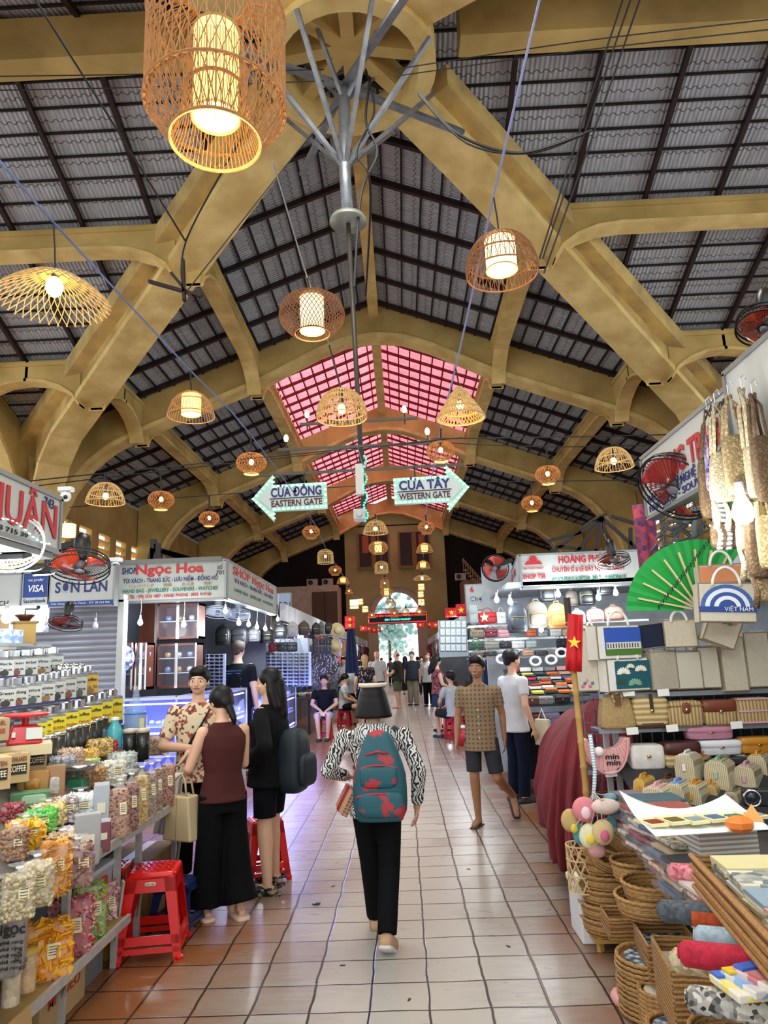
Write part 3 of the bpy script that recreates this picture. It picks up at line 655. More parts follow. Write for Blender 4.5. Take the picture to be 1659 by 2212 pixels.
for i, a, b, lab in ((9, (60, 1040), (1000, 945), 'upper cross wire from the left sign past the mast'), (10, (60, 1052), (960, 950), 'second cross wire sloping up through the left lanterns'), (11, (150, 1096), (1000, 1036), 'lower left cross wire behind the left arrow sign'), (12, (930, 955), (1470, 960), 'upper right cross wire behind the right shop sign'), (13, (930, 948), (1560, 935), 'second right cross wire to the right shop sign'), (14, (960, 1042), (1440, 1036), 'lower right cross wire beneath the others')):
    h_ = H_[i]; D_ = (h_-OC).dot(RM @ V((0, 0, -1))); wire(lab, [pd(*a, D_), h_, pd(*b, D_)], .009)
# black cable bundles near the roof
for i, (a, b, c) in enumerate([((0, 10), (75, 0), (405, 520))]): pass
CB = [('black power cable hanging to the left beam junction', [(70, -10, 9), (240, 260, 11), (400, 520, 14)], .02), ('black power cable from the big cage lantern to the left beam', [(520, 300, 12), (402, 520, 14), (395, 640, 14)], .02),
 ('black cable rising to the mast from the left', [(395, 640, 14), (640, 330, 14), (740, 220, 13.6)], .015),
 ('bundle of black cables drooping right of the mast', [(905, 200, 12), (990, 290, 12), (1120, 330, 12), (1260, 290, 11.5)], .03), ('second drooping black cable right of the mast', [(905, 205, 12), (1010, 310, 12), (1150, 330, 12), (1280, 280, 11.5)], .02),
 ('leftmost of three black cables crossing the right roof', [(1345, 0, 11), (1250, 290, 12), (1165, 560, 13)], .018), ('middle of three black cables crossing the right roof', [(1362, 0, 11), (1262, 290, 12), (1172, 560, 13)], .018), ('rightmost of three black cables crossing the right roof', [(1382, 0, 11), (1285, 280, 12), (1175, 590, 13)], .018),
 ('upper thin wire across the right roof', [(850, 150, 12.5), (1250, 90, 12), (1680, 40, 10)], .012), ('lower thin wire across the right roof', [(850, 165, 12.5), (1250, 110, 12), (1680, 62, 10)], .012),
 ('thin wire across the left roof above', [(0, 165, 12), (320, 160, 12.5), (700, 150, 13)], .012), ('thin wire across the left roof below', [(0, 195, 12), (320, 188, 12.5), (700, 175, 13)], .012),
 ('tangled cable falling beside the mast', [(800, 170, 13.4), (790, 260, 13.3), (815, 330, 13.3), (780, 420, 13.4), (765, 620, 13.4)], .03), ('second tangled cable beside the mast', [(790, 150, 13.4), (808, 240, 13.3), (770, 330, 13.3), (800, 400, 13.4), (790, 640, 16)], .025)]
for lab, P, r in CB: wire(lab, [at(*p) for p in P], r)
m = MB(); c0 = at(375, 615, 13.8)
for a, b in (((322, 608), (435, 640)), ((395, 560), (398, 650)), ((370, 590), (420, 650))): m.bar(at(*a, 13.8)-c0, at(*b, 13.8)-c0, .1, .06)
tag(m.build('bracket', M_iron, loc=tuple(c0)), 'rusty iron cable bracket on the left diagonal beam', 'bracket')
# ================= BUILDERS FOR GOODS =================
M_gold = mat('#d8b45a', .25, 1.); M_chrome = mat('#cfd2d4', .18, 1.); M_plas = mat('#ffffff', .12, alpha=.16, spec=.9, key='film'); M_paper = mat('#f1efe6', .8)
def fname(c):
    return c
def backpack(lab, loc, w_, h, d, c, c2=None, rz=0., grp=None, detail=True, pat=None, cat='backpack'):
    T = thing('backpack', lab, cat, loc, rz, grp); M1 = pat or mat(c, .45, n=.25, ns=25, bump=.2, bs=60); M2 = mat(c2 or c, .4, n=.2, ns=20)
    a = MB()
    def fn(u, v):
        # arch profile: v from bottom to top
        ang = 2*pi*u; z = -h/2+h*v; k = 1.0 if v < .6 else sqrt(max(0, 1-((v-.6)/.4)**2))*.93+.07*(1-v)/.4
        if v < .06: k *= .9
        if v in (0, 1): k = .001 if v == 1 else .001
        ca, sa = cos(ang), sin(ang); e = .45
        return V((w_/2*k*abs(ca)**e*(1 if ca > 0 else -1), d/2*min(1, k*1.15)*abs(sa)**e*(1 if sa > 0 else -1), z))
    vs = [0, .001, .05, .12, .3, .45, .6, .7, .8, .88, .94, .98, 1]
    a.grid(lambda u, v: fn(u, vs[round(v*12)]), 24, 13, True); a.build('main_body', M1, T, True)
    if detail:
        p = MB(); p.rbox((0, -d*.5, -h*.2), (w_*.72, d*.3, h*.42), 5, 20, 7); p.build('front_pocket', M2, T, True)
        q = MB(); q.tube([(-w_*.36, -d*.5, -h*.02), (-w_*.3, -d*.62, h*.03), (w_*.3, -d*.62, h*.03), (w_*.36, -d*.5, -h*.02)], .004, 5); q.build('zip', M_gold, T)
        q = MB(); q.tube([(-w_*.12, 0, h*.46), (-w_*.1, 0, h*.56), (w_*.1, 0, h*.56), (w_*.12, 0, h*.46)], .009, 6); q.build('carry_loop', M2, T, True)
    return T
def handbag(lab, loc, w_, h, d, c, ch=None, rz=0., grp=None, handle=True, flap=True, pat=None, patb=None, clasp=M_gold, rx=0., nm='handbag', tape=1., flapc=None):
    T = thing(nm, lab, 'handbag', loc, rz, grp); T.rotation_euler = (rx, 0, rz); M1 = patb or mat(c, .4, n=.18, ns=14, bump=.15, bs=50); M2 = mat(ch or c, .4)
    a = MB(); a.rbox((0, 0, h/2), (w_, d, h), 7, 24, 9, (tape, tape)); a.build('bag_body', M1, T, True)
    if flap:
        f = MB(); f.rbox((0, -d*.12, h*.76), (w_*1.02*(tape+1)/2, d*.9, h*.5), 7, 24, 7); f.build('flap', mat(flapc, .35) if flapc else (pat or M2), T, True)
    if clasp: b = MB(); b.rbox((0, -d*.6, h*.56), (w_*.12, d*.12, h*.12), 3, 12, 6); b.build('clasp', clasp, T, True)
    if handle:
        q = MB(); n = 9; q.tube([(w_*.27*cos(pi*i/n), 0, h*.97+h*.42*sin(pi*i/n)) for i in range(n+1)], max(.005, w_*.022), 6); q.build('handle', M2, T, True)
    return T
M_canvas = mat('#cfc7b4', .85, n=.12, ns=60, bump=.1, bs=120)
def tote(lab, loc, w_, h, d, rz=0., ry=0., rx=0., m=None, side=None, handles=True, hup=True, fill=True, grp=None):
    T = thing('tote_bag', lab, 'tote bag', loc, rz, grp, rot=(rx, ry, rz)); m = m or M_canvas; w_ *= .93; ry += .03*sin(loc[0]*31)
    a = MB(); t = .004
    # open box with seams
    a.box((0, -d/2, h/2), (w_, t*2, h)); a.box((0, d/2, h/2), (w_, t*2, h)); a.build('bag_panel', m, T, bev=.002)
    a = MB(); a.box((-w_/2, 0, h/2), (t*2, d, h)); a.box((w_/2, 0, h/2), (t*2, d, h)); a.box((0, 0, t), (w_, d, t*2)); a.build('side_gusset', side or m, T)
    a = MB()
    for sx in (-1, 1):
        a.tube([(sx*w_/2, -d/2, 0), (sx*w_/2, -d/2, h)], .006, 5)
    a.tube([(-w_/2, -d/2, h), (w_/2, -d/2, h)], .006, 5); a.tube([(-w_/2, -d/2, .004), (w_/2, -d/2, .004)], .006, 5); a.build('seam', mat('#8a7e66', .85), T)
    if handles:
        n = 10; s = 1 if hup else -1; q = MB(); q.tube([(w_*.25*cos(pi*i/n), -d/2-.012, h*(.93 if hup else .9)+s*w_*.36*sin(pi*i/n)) for i in range(n+1)], .009, 6); q.build('handle', mat('#f3efe6', .7), T, True)
    if fill:
        q = MB(); r = random.Random(int(loc[0]*1000)); k = 7
        for i in range(k): q.box((r.uniform(-.04, .04)*w_, -d/2+d*(i+.7)/(k+.6), h*1.0), (w_*.86, .004, h*.08), rz=r.uniform(-.05, .05), ry=r.uniform(-.05, .05))
        q.build('folded_bags_inside', mat('#d9d3c6', .4, n=.5, ns=30), T)
    return T
def flag_mesh(w_, h, wave=.02):
    m = MB(); m.grid(lambda u, v: V((w_*(u-.5), wave*sin(u*9+v*2), h*(v-.5))), 9, 5); return m
def star(r, y=0., c=(0, 0)):
    return [(c[0]+(r if i % 2 == 0 else r*.4)*sin(pi*i/5), c[1]+(r if i % 2 == 0 else r*.4)*cos(pi*i/5)) for i in range(10)]
M_fred, M_fyel = mat('#c8141c', .6), mat('#f2d23c', .6)
def flag(lab, loc, w_, h, rz=0., grp=None, droop=0.):
    T = thing('flag', lab, 'flag', loc, rz, grp, rot=(0, droop, rz)); flag_mesh(w_, h).build('cloth', M_fred, T, True, sol=.003)
    s = MB(); s.prism(star(min(w_*1.4, h)*.3), .05, 'y'); s.build('star', M_fyel, T); return T
def bulb(lab, px, py, Y, on=True, cordup=45, grp=None, size=.035, es=18.):
    p = at(px, py, Y); T = thing('hanging_bulb', lab, 'light bulb', tuple(p), 0, grp)
    m = MB(); m.lathe([(.002, -size*1.1), (size*.7, -size*.8), (size, -size*.1), (size*.75, size*.8), (size*.4, size*1.5)], n=14); m.build('light_bulb', mat('#f2fbff', .3, es=es, ecol='#e6f6ff') if on else mat('#dfe8f2', .3), T, True)
    m = MB(); m.tube([(0, 0, size*1.4), (0, 0, size*2.8)], size*.42, 10); m.build('socket', mat('#c9ccd0', .4), T, True)
    e = at(px+2, py-cordup, Y)-p; m = MB(); m.tube([(0, 0, size*2.6), (e.x*.2+.01, 0, e.z*.6), (e.x, 0, e.z)], .005, 5); m.build('cord', mat('#a9b0b4', .5), T)
    return T
def fan(lab, c, R, nrm, blade='#d9452a', body=M_black, rot=0., mount=(0, .1, .25), name='wall_fan', ringm=None):
    q = V((0, 0, 1)).rotation_difference(V(nrm).normalized()); T = thing(name, lab, 'fan', tuple(c)); T.rotation_mode = 'QUATERNION'; T.rotation_quaternion = q
    rm = ringm or body
    g = MB(); 
    for z, rr in ((0, 1), (.035, 1.0), (-.03, .97)): g.tube([(R*rr*cos(2*pi*k/36), R*rr*sin(2*pi*k/36), z) for k in range(36)], .006, 5, True)
    nw = 48
    for k in range(nw):
        a = 2*pi*k/nw; g.tube([(R*.2*cos(a), R*.2*sin(a), .22*R), (R*.6*cos(a+.12), R*.6*sin(a+.12), .17*R), (R*cos(a+.2), R*sin(a+.2), .0)], .0018, 3)
        g.tube([(R*.25*cos(a), R*.25*sin(a), -.17*R), (R*.6*cos(a-.1), R*.6*sin(a-.1), -.15*R), (R*cos(a-.1), R*sin(a-.1), .0)], .0018, 3)
    g.tube([(R*.2*cos(2*pi*k/16), R*.2*sin(2*pi*k/16), .22*R) for k in range(16)], .004, 4, True); g.build('fan_guard', rm, T)
    M_bl = mat(blade, .2, alpha=.82, spec=.8, coat=.4)
    for j in range(3):
        b = MB()
        def fn(u, v, j=j):
            r = R*(.16+.74*u); a = 2*pi*j/3+rot+(v-.5)*(1.1+.5*u)+u*.35; return V((r*cos(a), r*sin(a), (v-.5)*.07))
        b.grid(fn, 8, 7); b.build('fan_blade', M_bl, T, True, sol=.004)
    h = MB(); h.lathe([(.01, .05), (R*.14, .045), (R*.17, -.02), (R*.1, -.04)], n=18); h.build('hub', mat('#6a6f78', .3), T, True)
    h = MB(); h.lathe([(R*.16, -.05), (R*.28, -.08), (R*.3, -.2), (R*.24, -.26), (.02, -.28)], n=20); h.build('motor', body, T, True)
    inv = q.inverted(); e = inv @ V(mount); h = MB(); h.bar((0, 0, -.2), tuple(e), .06, .05); h.build('bracket', body, T, bev=.006)
    return T
def sunglass_mesh():
    m = MB()
    for s in (-1, 1):
        m.prism([(s*.033+.026*cos(2*pi*k/12), .021*sin(2*pi*k/12)) for k in range(12)], .005, 'y')
        m.bar((s*.058, 0, .01), (s*.062, .05, .005), .004, .006)
    m.bar((-.01, 0, .008), (.01, 0, .008), .005, .006); return m
_sg = {}
def sunglasses(lab, loc, c, grp, sc=1.):
    if c not in _sg: me = sunglass_mesh().mesh('sunglasses'); me.materials.append(mat(c, .15, spec=.8)); _sg[c] = me
    o = bpy.data.objects.new('sunglasses', _sg[c]); COL.objects.link(o); o.location = loc; o.scale = (sc,)*3; return tag(o, lab, 'sunglasses', grp)
GM = {}
def garment(lab, loc, c, w_=.45, h=.75, rz=0., grp=None, kind=0, col2=None):
    k = (c, kind, col2)
    if k not in GM:
        m = MB()
        if kind == 0:   # shirt on a hanger
            m.rbox((0, 0, -.5), (1, .22, 1.0), 5, 16, 8, (.85, 1)); 
            for s in (-1, 1): m.tube([(s*.4, 0, -.08), (s*.62, 0, -.35), (s*.66, 0, -.5)], [.1, .11, .1], 8, flat=.6)
        elif kind == 1:  # long hanging cloth or dress
            m.grid(lambda u, v: V(((u-.5)*(.55+.45*(1-v)), .09*sin(u*19+v*2), -1+v)), 25, 6)
        else: m.rbox((0, 0, -.5), (1, .3, 1), 6, 14, 8)
        me = m.mesh('garment'); me.polygons.foreach_set('use_smooth', [True]*len(me.polygons))
        me.materials.append(mat(c, .8, n=.3, ns=6, col2=col2, kind='vor' if col2 else 'noise')); GM[k] = me
    o = bpy.data.objects.new('hanging_garment', GM[k]); COL.objects.link(o); o.location = loc; o.scale = (w_, .25 if kind != 1 else .35, h); o.rotation_euler.z = rz
    return tag(o, lab, 'garment', grp)
CN = {'#1a1a1c': 'black', '#2c2f36': 'charcoal', '#5b3a2a': 'brown', '#9a6a3c': 'tan', '#7c1f28': 'maroon', '#c22730': 'red', '#d9d4c8': 'cream', '#8c8f94': 'grey', '#c98a94': 'pink', '#2f5a48': 'dark green', '#c9a227': 'mustard', '#d2622a': 'orange', '#27406e': 'navy', '#b9c7d6': 'pale blue', '#efefee': 'white', '#6c5a86': 'purple', '#4a6fa8': 'blue', '#8a9a6a': 'olive'}
CK = list(CN)
# ================= SIGN BOARDS =================
M_sg = mat('#bcc0bd', .5, n=.08, ns=3); M_sgr = mat('#a9aca2', .55, n=.12, ns=3); M_tr = mat('#b3212c', .5); M_tb = mat('#1f2a6b', .5); M_tk = mat('#17171a', .5); M_tg = mat('#1f6b56', .5); M_vb = mat('#1f3f8c', .45)
def board(lab, p0, p1, z0, z1, d=.12, m=None, y_in=True):
    # board between plan points p0 (reader's left) and p1 (reader's right); local x runs left to right, front -y
    a, b = V((p0[0], p0[1], 0)), V((p1[0], p1[1], 0)); c = (a+b)/2; ang = atan2(b.y-a.y, b.x-a.x)
    T = thing('shop_sign', lab, 'sign', (c.x, c.y, (z0+z1)/2), ang); L_ = (b-a).length
    MB().box((0, d/2, 0), (L_, d, z1-z0)).build('sign_panel', m or M_sg, T)
    f = MB(); h = (z1-z0)/2
    f.box((0, d/2, h), (L_+.02, d+.02, .025)); f.box((0, d/2, -h), (L_+.02, d+.02, .025)); f.box((-L_/2, d/2, 0), (.025, d+.02, 2*h)); f.box((L_/2, d/2, 0), (.025, d+.02, 2*h)); f.build('sign_frame', mat('#8c8f90', .4, .5), T)
    return T, L_, z1-z0
T, L_, H_ = board('white sign with big red letters at the left edge, number 743', (-1.9, 2.2), (-1.9, 3.88), 2.39, 2.69, .3)
text('NG HUÂN', .26, M_tr, T, (.22, -.006, -.005), w_=1.15, bold=.015)
text('743', .075, M_tb, T, (.7, -.006, .095)); text('ĐT: 743 - 0903 715 39', .035, M_tk, T, (.15, -.006, -.12), w_=.7)
m = MB()
for i in range(30): m.box((-.5+i*.042, -.008, -.1+.03*sin(i*.4)), (.018, .006, .006)); m.box((-.5+i*.03, -.008, .1), (.014, .006, .006)) if i < 20 else None
m.build('led_light', mat('#d9fff4', .3, es=1.5), T)['kind'] = 'stuff'
def flood(lab, px, py, Y, w_=.13):
    p = at(px, py, Y); T = thing('flood_lamp', lab, 'lamp', tuple(p)); MB().box((0, 0, 0), (w_, w_*.7, .03), rx=.3).build('housing', M_dark, T, bev=.004); MB().box((0, -.004, -.018), (w_*.85, w_*.55, .008), rx=.3).build('led_face', mat('#f2fcff', .3, es=16, ecol='#eaf8ff'), T); MB().tube([(0, 0, .01), (0, .03, .16)], .012, 6).build('bracket', M_dark, T)
flood('flood lamp nearest the left edge under the sign', 33, 1200, 3.6); flood('middle flood lamp under the left sign', 64, 1225, 4.1); flood('flood lamp under the far end of the left sign', 96, 1234, 4.6)
point((-2.0, 3.5, 2.1), 15, (.93, .98, 1), .1); point((-2.1, 4.8, 2.2), 15, (.93, .98, 1), .1); point((-2.6, 6.6, 2.3), 12, (.93, .98, 1), .1)
def ats(a, Y): return (at(*a, Y).x, Y)
S9 = 8.9; z_ = lambda px, py: at(px, py, S9).z
T, L_, H_ = board('grey sign left of the card logo board, partly hidden', ats((-60, 1275), S9), ats((46, 1275), S9), z_(48, 1312), z_(48, 1238)); text('WATCH', .09, M_tk, T, (0, -.006, -.16))
T, L_, H_ = board('blue and white card payment board', ats((49, 1275), S9), ats((105, 1275), S9), z_(48, 1309), z_(48, 1238), m=M_vb)
MB().box((0, -.008, -H_*.37), (L_*.98, .01, H_*.22)).build('lower_panel', M_sg, T); text('Sacombank', .065, M_tb, T, (0, -.016, -H_*.37), w_=L_*.85, bold=.01); text('VISA', .12, M_white, T, (0, -.006, .0), w_=L_*.6, bold=.02, shear=.2); text('we prefer', .055, M_white, T, (0, -.006, H_*.27), w_=L_*.6, shear=.1)
T, L_, H_ = board('pale sign with blue letters above the closed shutter', ats((106, 1275), S9), ats((246, 1275), S9), z_(180, 1309), z_(180, 1222)); text('SƠN LAN', .19, M_tb, T, (0, -.006, -.02), w_=L_*.8, bold=.02); text('SHOP', .08, M_tk, T, (0, -.006, H_*.3), w_=L_*.24)
MB().box((0, -.008, -H_*.43), (L_, .01, .06)).build('lower_strip', M_vb, T); text('Cửa Đông chợ Bến Thành - ĐT: 38 223 903', .035, M_white, T, (0, -.016, -H_*.43), w_=L_*.9)
S2 = 9.5; a_, b_ = at(250, 1260, S2), at(487, 1250, S2); z0, z1 = at(370, 1298, S2).z, at(370, 1214, S2).z
T, L_, H_ = board('cream corner sign listing bags, jewellery and watches, front face', (a_.x, S2), (b_.x, S2), z0, z1, m=M_sgr)
text('SHOP', .12, M_tb, T, (-L_*.38, -.006, H_*.3), w_=L_*.13, bold=.02); text('Ngọc Hoa', .17, M_tr, T, (-.02, -.006, H_*.31), w_=L_*.62, bold=.03); text('SỐ', .06, M_tk, T, (L_*.45, -.006, H_*.3)); text('701', .08, M_tk, T, (L_*.455, -.006, H_*.17))
text('TÚI XÁCH - TRANG SỨC - LƯU NIỆM - ĐỒNG HỒ', .08, M_tb, T, (0, -.006, .02), w_=L_*.86, bold=.01); text('HAND BAG - JEWELLERY - SOUVENIRS - WATCHES', .07, M_tg, T, (0, -.006, -H_*.22), w_=L_*.86, bold=.01); text('TEL : (08) 3520 1807 - HAND PHONE : 0903. 919150', .06, M_tr, T, (0, -.006, -H_*.37), w_=L_*.74, bold=.01); text('ハンドバッグ        装飾        お土産        時計', .05, mat('#a08a4a', .6), T, (0, -.006, -H_*.1), w_=L_*.75)
T, L_, H_ = board('cream corner sign listing bags and watches, side face along the aisle', (b_.x+.02, S2+.05), (-2.35, 13.4), z0+.02, z1, m=M_sgr)
text('SHOP Ngọc Hoa', .17, M_tr, T, (0, -.006, H_*.3), w_=L_*.85, bold=.02); text('TÚI XÁCH - TRANG SỨC - LƯU NIỆM', .08, M_tb, T, (0, -.006, .02), w_=L_*.8); text('HAND BAG - JEWELLERY - SOUVENIRS', .07, M_tg, T, (0, -.006, -H_*.22), w_=L_*.8)
for i, (x, y, z, lab) in enumerate([(150, 1072, 8.2, 'white dome security camera on the left cross wall sign'), (257, 1222, 9.3, 'small round camera at the left end of the cream sign')]):
    p = at(x-8, y, z if i else 4.3); s = 1 if i else .55; T = thing('security_camera', lab, 'camera', tuple(p)); MB().box((0, 0, .08*s), (.16*s, .1*s, .05*s)).build('mount', M_white, T, bev=.005); MB().ell((0, 0, 0), .06*s, 14, 10).build('dome', M_white, T, True); MB().ell((.01, -.045*s, -.02*s), .025*s, 10, 6).build('lens', M_black, T, True)
# right signs
T, L_, H_ = board('long white sign with red letters slanting toward the right edge', (1.7, 4.78), (1.7, 3.35), 2.6, 3.02, .06)
text('HƯƠNG TRINH', .2, M_tr, T, (-.02, -.006, .02), w_=1.15, bold=.03); text('THỦ CÔNG MỸ NGHỆ - LƯU NIỆM', .07, M_tb, T, (-.05, -.006, -.1), w_=1.25, bold=.01); text('FINE ARTS - SOUVENIRS', .06, M_tb, T, (-.1, -.006, -.165), w_=1.1, bold=.01); text('Shop', .1, M_tk, T, (.5, -.006, .15), bold=.005, shear=.2)
T, L_, H_ = board('upper white sign board at the right edge behind crochet bags', (1.68, 3.42), (1.68, 2.3), 2.55, 3.08, .06); text('701', .16, M_tr, T, (-.38, -.006, 0), bold=.02)
S3 = 9.3; a_, b_ = at(1125, 1235, S3), at(1382, 1225, S3); z0, z1 = at(1250, 1266, S3).z, at(1250, 1194, S3).z
T, L_, H_ = board('white leather goods sign with red letters over the right stall, number 758', (a_.x, S3), (b_.x, S3), z0, z1, m=M_sg)
text('HOÀNG PHÚC', .13, M_tr, T, (.05, -.006, H_*.3), w_=L_*.42, bold=.03); text('CHUYÊN SỈ & LẺ DÂY NỊT TÚI XÁCH', .09, M_tr, T, (.1, -.006, 0.0), w_=L_*.6, bold=.01); text('WHOLESALE & RETAIL: BELT - HANDBAGS', .07, M_tg, T, (.1, -.006, -H_*.28), w_=L_*.62, bold=.01)
text('SHOP 758', .09, M_tr, T, (-L_*.39, -.006, -H_*.17), w_=L_*.19, bold=.02); text('BEN THANH MARKET', .04, M_tr, T, (-L_*.39, -.006, H_*.08), w_=L_*.17)
g = MB(); g.prism([(-.12, 0), (-.08, .05), (-.05, .05), (-.05, .09), (0, .13), (.05, .09), (.05, .05), (.08, .05), (.12, 0)], .006, 'y', (-L_*.39, -.006, H_*.2)); g.build('emblem', M_tr, T)
T, L_, H_ = board('white sign running along the aisle from the right stall corner', (2.0, 13.5), (a_.x-.02, S3+.05), z0+.03, z1, m=M_sg); text('HOÀNG PHÚC  758', .13, M_tr, T, (0, -.006, .06), w_=L_*.7, bold=.02); text('WHOLESALE & RETAIL', .08, M_tg, T, (0, -.006, -.1), w_=L_*.6)
p = at(1035, 1287, 19); q = at(1062, 1272, 19); T, L_, H_ = board('small pale blue sign with a red six far down the right side', (at(1006, 1290, 19).x, 19), (at(1050, 1280, 19).x, 19), at(1030, 1318, 19).z, at(1030, 1262, 19).z); text('6', .2, M_tr, T, (-.1, -.006, .2), bold=.03); text('Chợ', .18, M_tb, T, (0, -.006, -.05))
T, L_, H_ = board('blue-white sign between the far right stalls', (2.2, 17.5), (2.05, 13.8), at(1075, 1290, 16).z, at(1075, 1245, 16).z, m=mat('#bcd0e2', .5)); text('BEN THANH', .2, M_tb, T, (0, -.006, 0), w_=L_*.7)
T, L_, H_ = board('pale blue board behind the left stalls beside the clock sign', (at(576, 1290, 22).x, 22), (at(628, 1300, 22).x, 22), at(600, 1322, 22).z, at(600, 1282, 22).z, m=mat('#a9b9d6', .5)); text('591', .3, M_tb, T, (.2, -.006, -.1))
# ================= LEFT MIDDLE STALL =================
m = MB(); x0, x1 = -4.9, -3.62; m.grid(lambda u, v: V((x0+(x1-x0)*u, 9.15+.02*abs(sin(v*pi*34)), 2.6*v)), 3, 34*6+1); tag(m.build('roller_shutter', mat('#aab0bd', .4, .35, n=.1, ns=2), smooth=False), 'closed grey roller shutter behind the coffee jars', 'shutter')
m = MB(); m.box((-3.58, 9.12, 1.3), (.08, .14, 2.6)); m.box((-4.95, 9.12, 1.3), (.1, .14, 2.6)); m.box((-4.25, 9.12, 2.62), (1.4, .14, .1)); struct(m.build('trim_shutter', mat('#b9bdbb', .5)))
m = MB(); m.box((-5.4, 9.3, 1.3), (.9, .1, 2.6)); struct(m.build('wall_stall_left', mat('#e8e6df', .7)))
m = MB(); m.box((-3.0, 11.8, 1.6), (.1, 3, 3.2)) if False else m.box((-4.6, 13.5, 1.6), (.1, 8, 3.2)); m.box((-3.6, 13.4, 1.6), (2.1, .1, 3.2)); struct(m.build('wall_stall_back', mat('#6c6f78', .7, n=.3, ns=2)))
m = MB(); m.box((-3.6, 11.4, 3.14), (2.4, 3.9, .06)); struct(m.build('ceiling_stall', mat('#70706c', .8)))
M_wood = mat('#7a3a22', .4, n=.4, ns=5, stretch=(1, 1, .2)); M_blue_in = mat('#c7cdf2', .5); M_led = mat('#8f9cff', .3, es=7, ecol='#7d8cff'); M_ledw = mat('#cfd8ff', .3, es=3, ecol='#c0ccff')
def cabinet(lab, px0, px1, y0, y1, Y, d=.35, sh=2):
    a, b = at(px0, y1, Y), at(px1, y0, Y); w_, h = b.x-a.x, b.z-a.z; T = thing('display_cabinet', lab, 'cabinet', (a.x+w_/2, Y+d/2, a.z)); t = .03
    m = MB(); m.box((0, d/2-t/2, h/2), (w_, t, h)); m.box((-w_/2+t/2, 0, h/2), (t, d, h)); m.box((w_/2-t/2, 0, h/2), (t, d, h)); m.box((0, 0, t/2), (w_, d, t)); m.box((0, 0, h-t/2), (w_, d, t)); m.build('carcass', M_wood, T)
    for k in range(sh):
        MB().box((0, 0, h*(k+1)/(sh+1)), (w_-.06, d-.06, .012)).build('shelf', mat('#c8d0dc', .2), T)
        for q in range(3):
            g = MB(); g.rbox((-w_*.3+q*w_*.28, -.02, h*(k+1)/(sh+1)+.05), (.09, .06, .08), 3, 10, 6); g.build('ornament', mat(['#8a94c8', '#c8a068', '#d9d9e4'][(q+k) % 3], .3, .3), T, True)
    for s in (-1, 1):
        g = MB().box((s*w_/4, -d/2, h/2), (w_/2-.02, .008, h-.04)).build('door', glass('#dfe8ff', .04), T)
        for q_ in (-1, 1): MB().box((s*w_/4+q_*(w_/4-.01), -d/2-.005, h/2), (.02, .012, h)).build('door_frame', M_chrome, g)
    return T
cabinet('brown glass cabinet standing on the left end of the glass counter', 234, 288, 1388, 1492, 9.25, .3)
cabinet('second brown cabinet with glass doors beside the wide cabinet', 290, 318, 1388, 1490, 9.3, .3, 2)
cabinet('wide brown cabinet with lit shelves behind the floral shirt man', 336, 425, 1388, 1488, 9.9, .35, 2)
cabinet('upper brown cabinet full of watches above the lit shelves', 338, 430, 1302, 1382, 9.9, .35, 1)
m = MB(); a, b = at(300, 1490, 10.3), at(338, 1290, 10.3); m.box(((a.x+b.x)/2, 10.3, (a.z+b.z)/2), (b.x-a.x, .1, b.z-a.z)); tag(m.build('wood_panel', M_wood), 'dark wooden panel between the brown cabinets', 'panel')
m = MB(); a, b = at(340, 1302, 10.1), at(432, 1240, 10.1); m.box(((a.x+b.x)/2, 10.1, (a.z+b.z)/2), (b.x-a.x, .06, b.z-a.z)); tag(m.build('watch_board', mat('#2b2f52', .4, col2='#c8cdf5', kind='vor', ns=28)), 'board covered with watches above the upper cabinet', 'board')
T = thing('wall_clock', 'round blue and white ornate plate in the left cabinet', 'clock', tuple(at(263, 1422, 9.2))); MB().lathe([(.01, 0), (.16, 0), (.17, .01), (.17, .03), (.01, .03)], n=28).build('plate', mat('#dfe3ff', .3, col2='#2c3f8c', kind='vor', ns=22), T); T.rotation_euler.x = pi/2
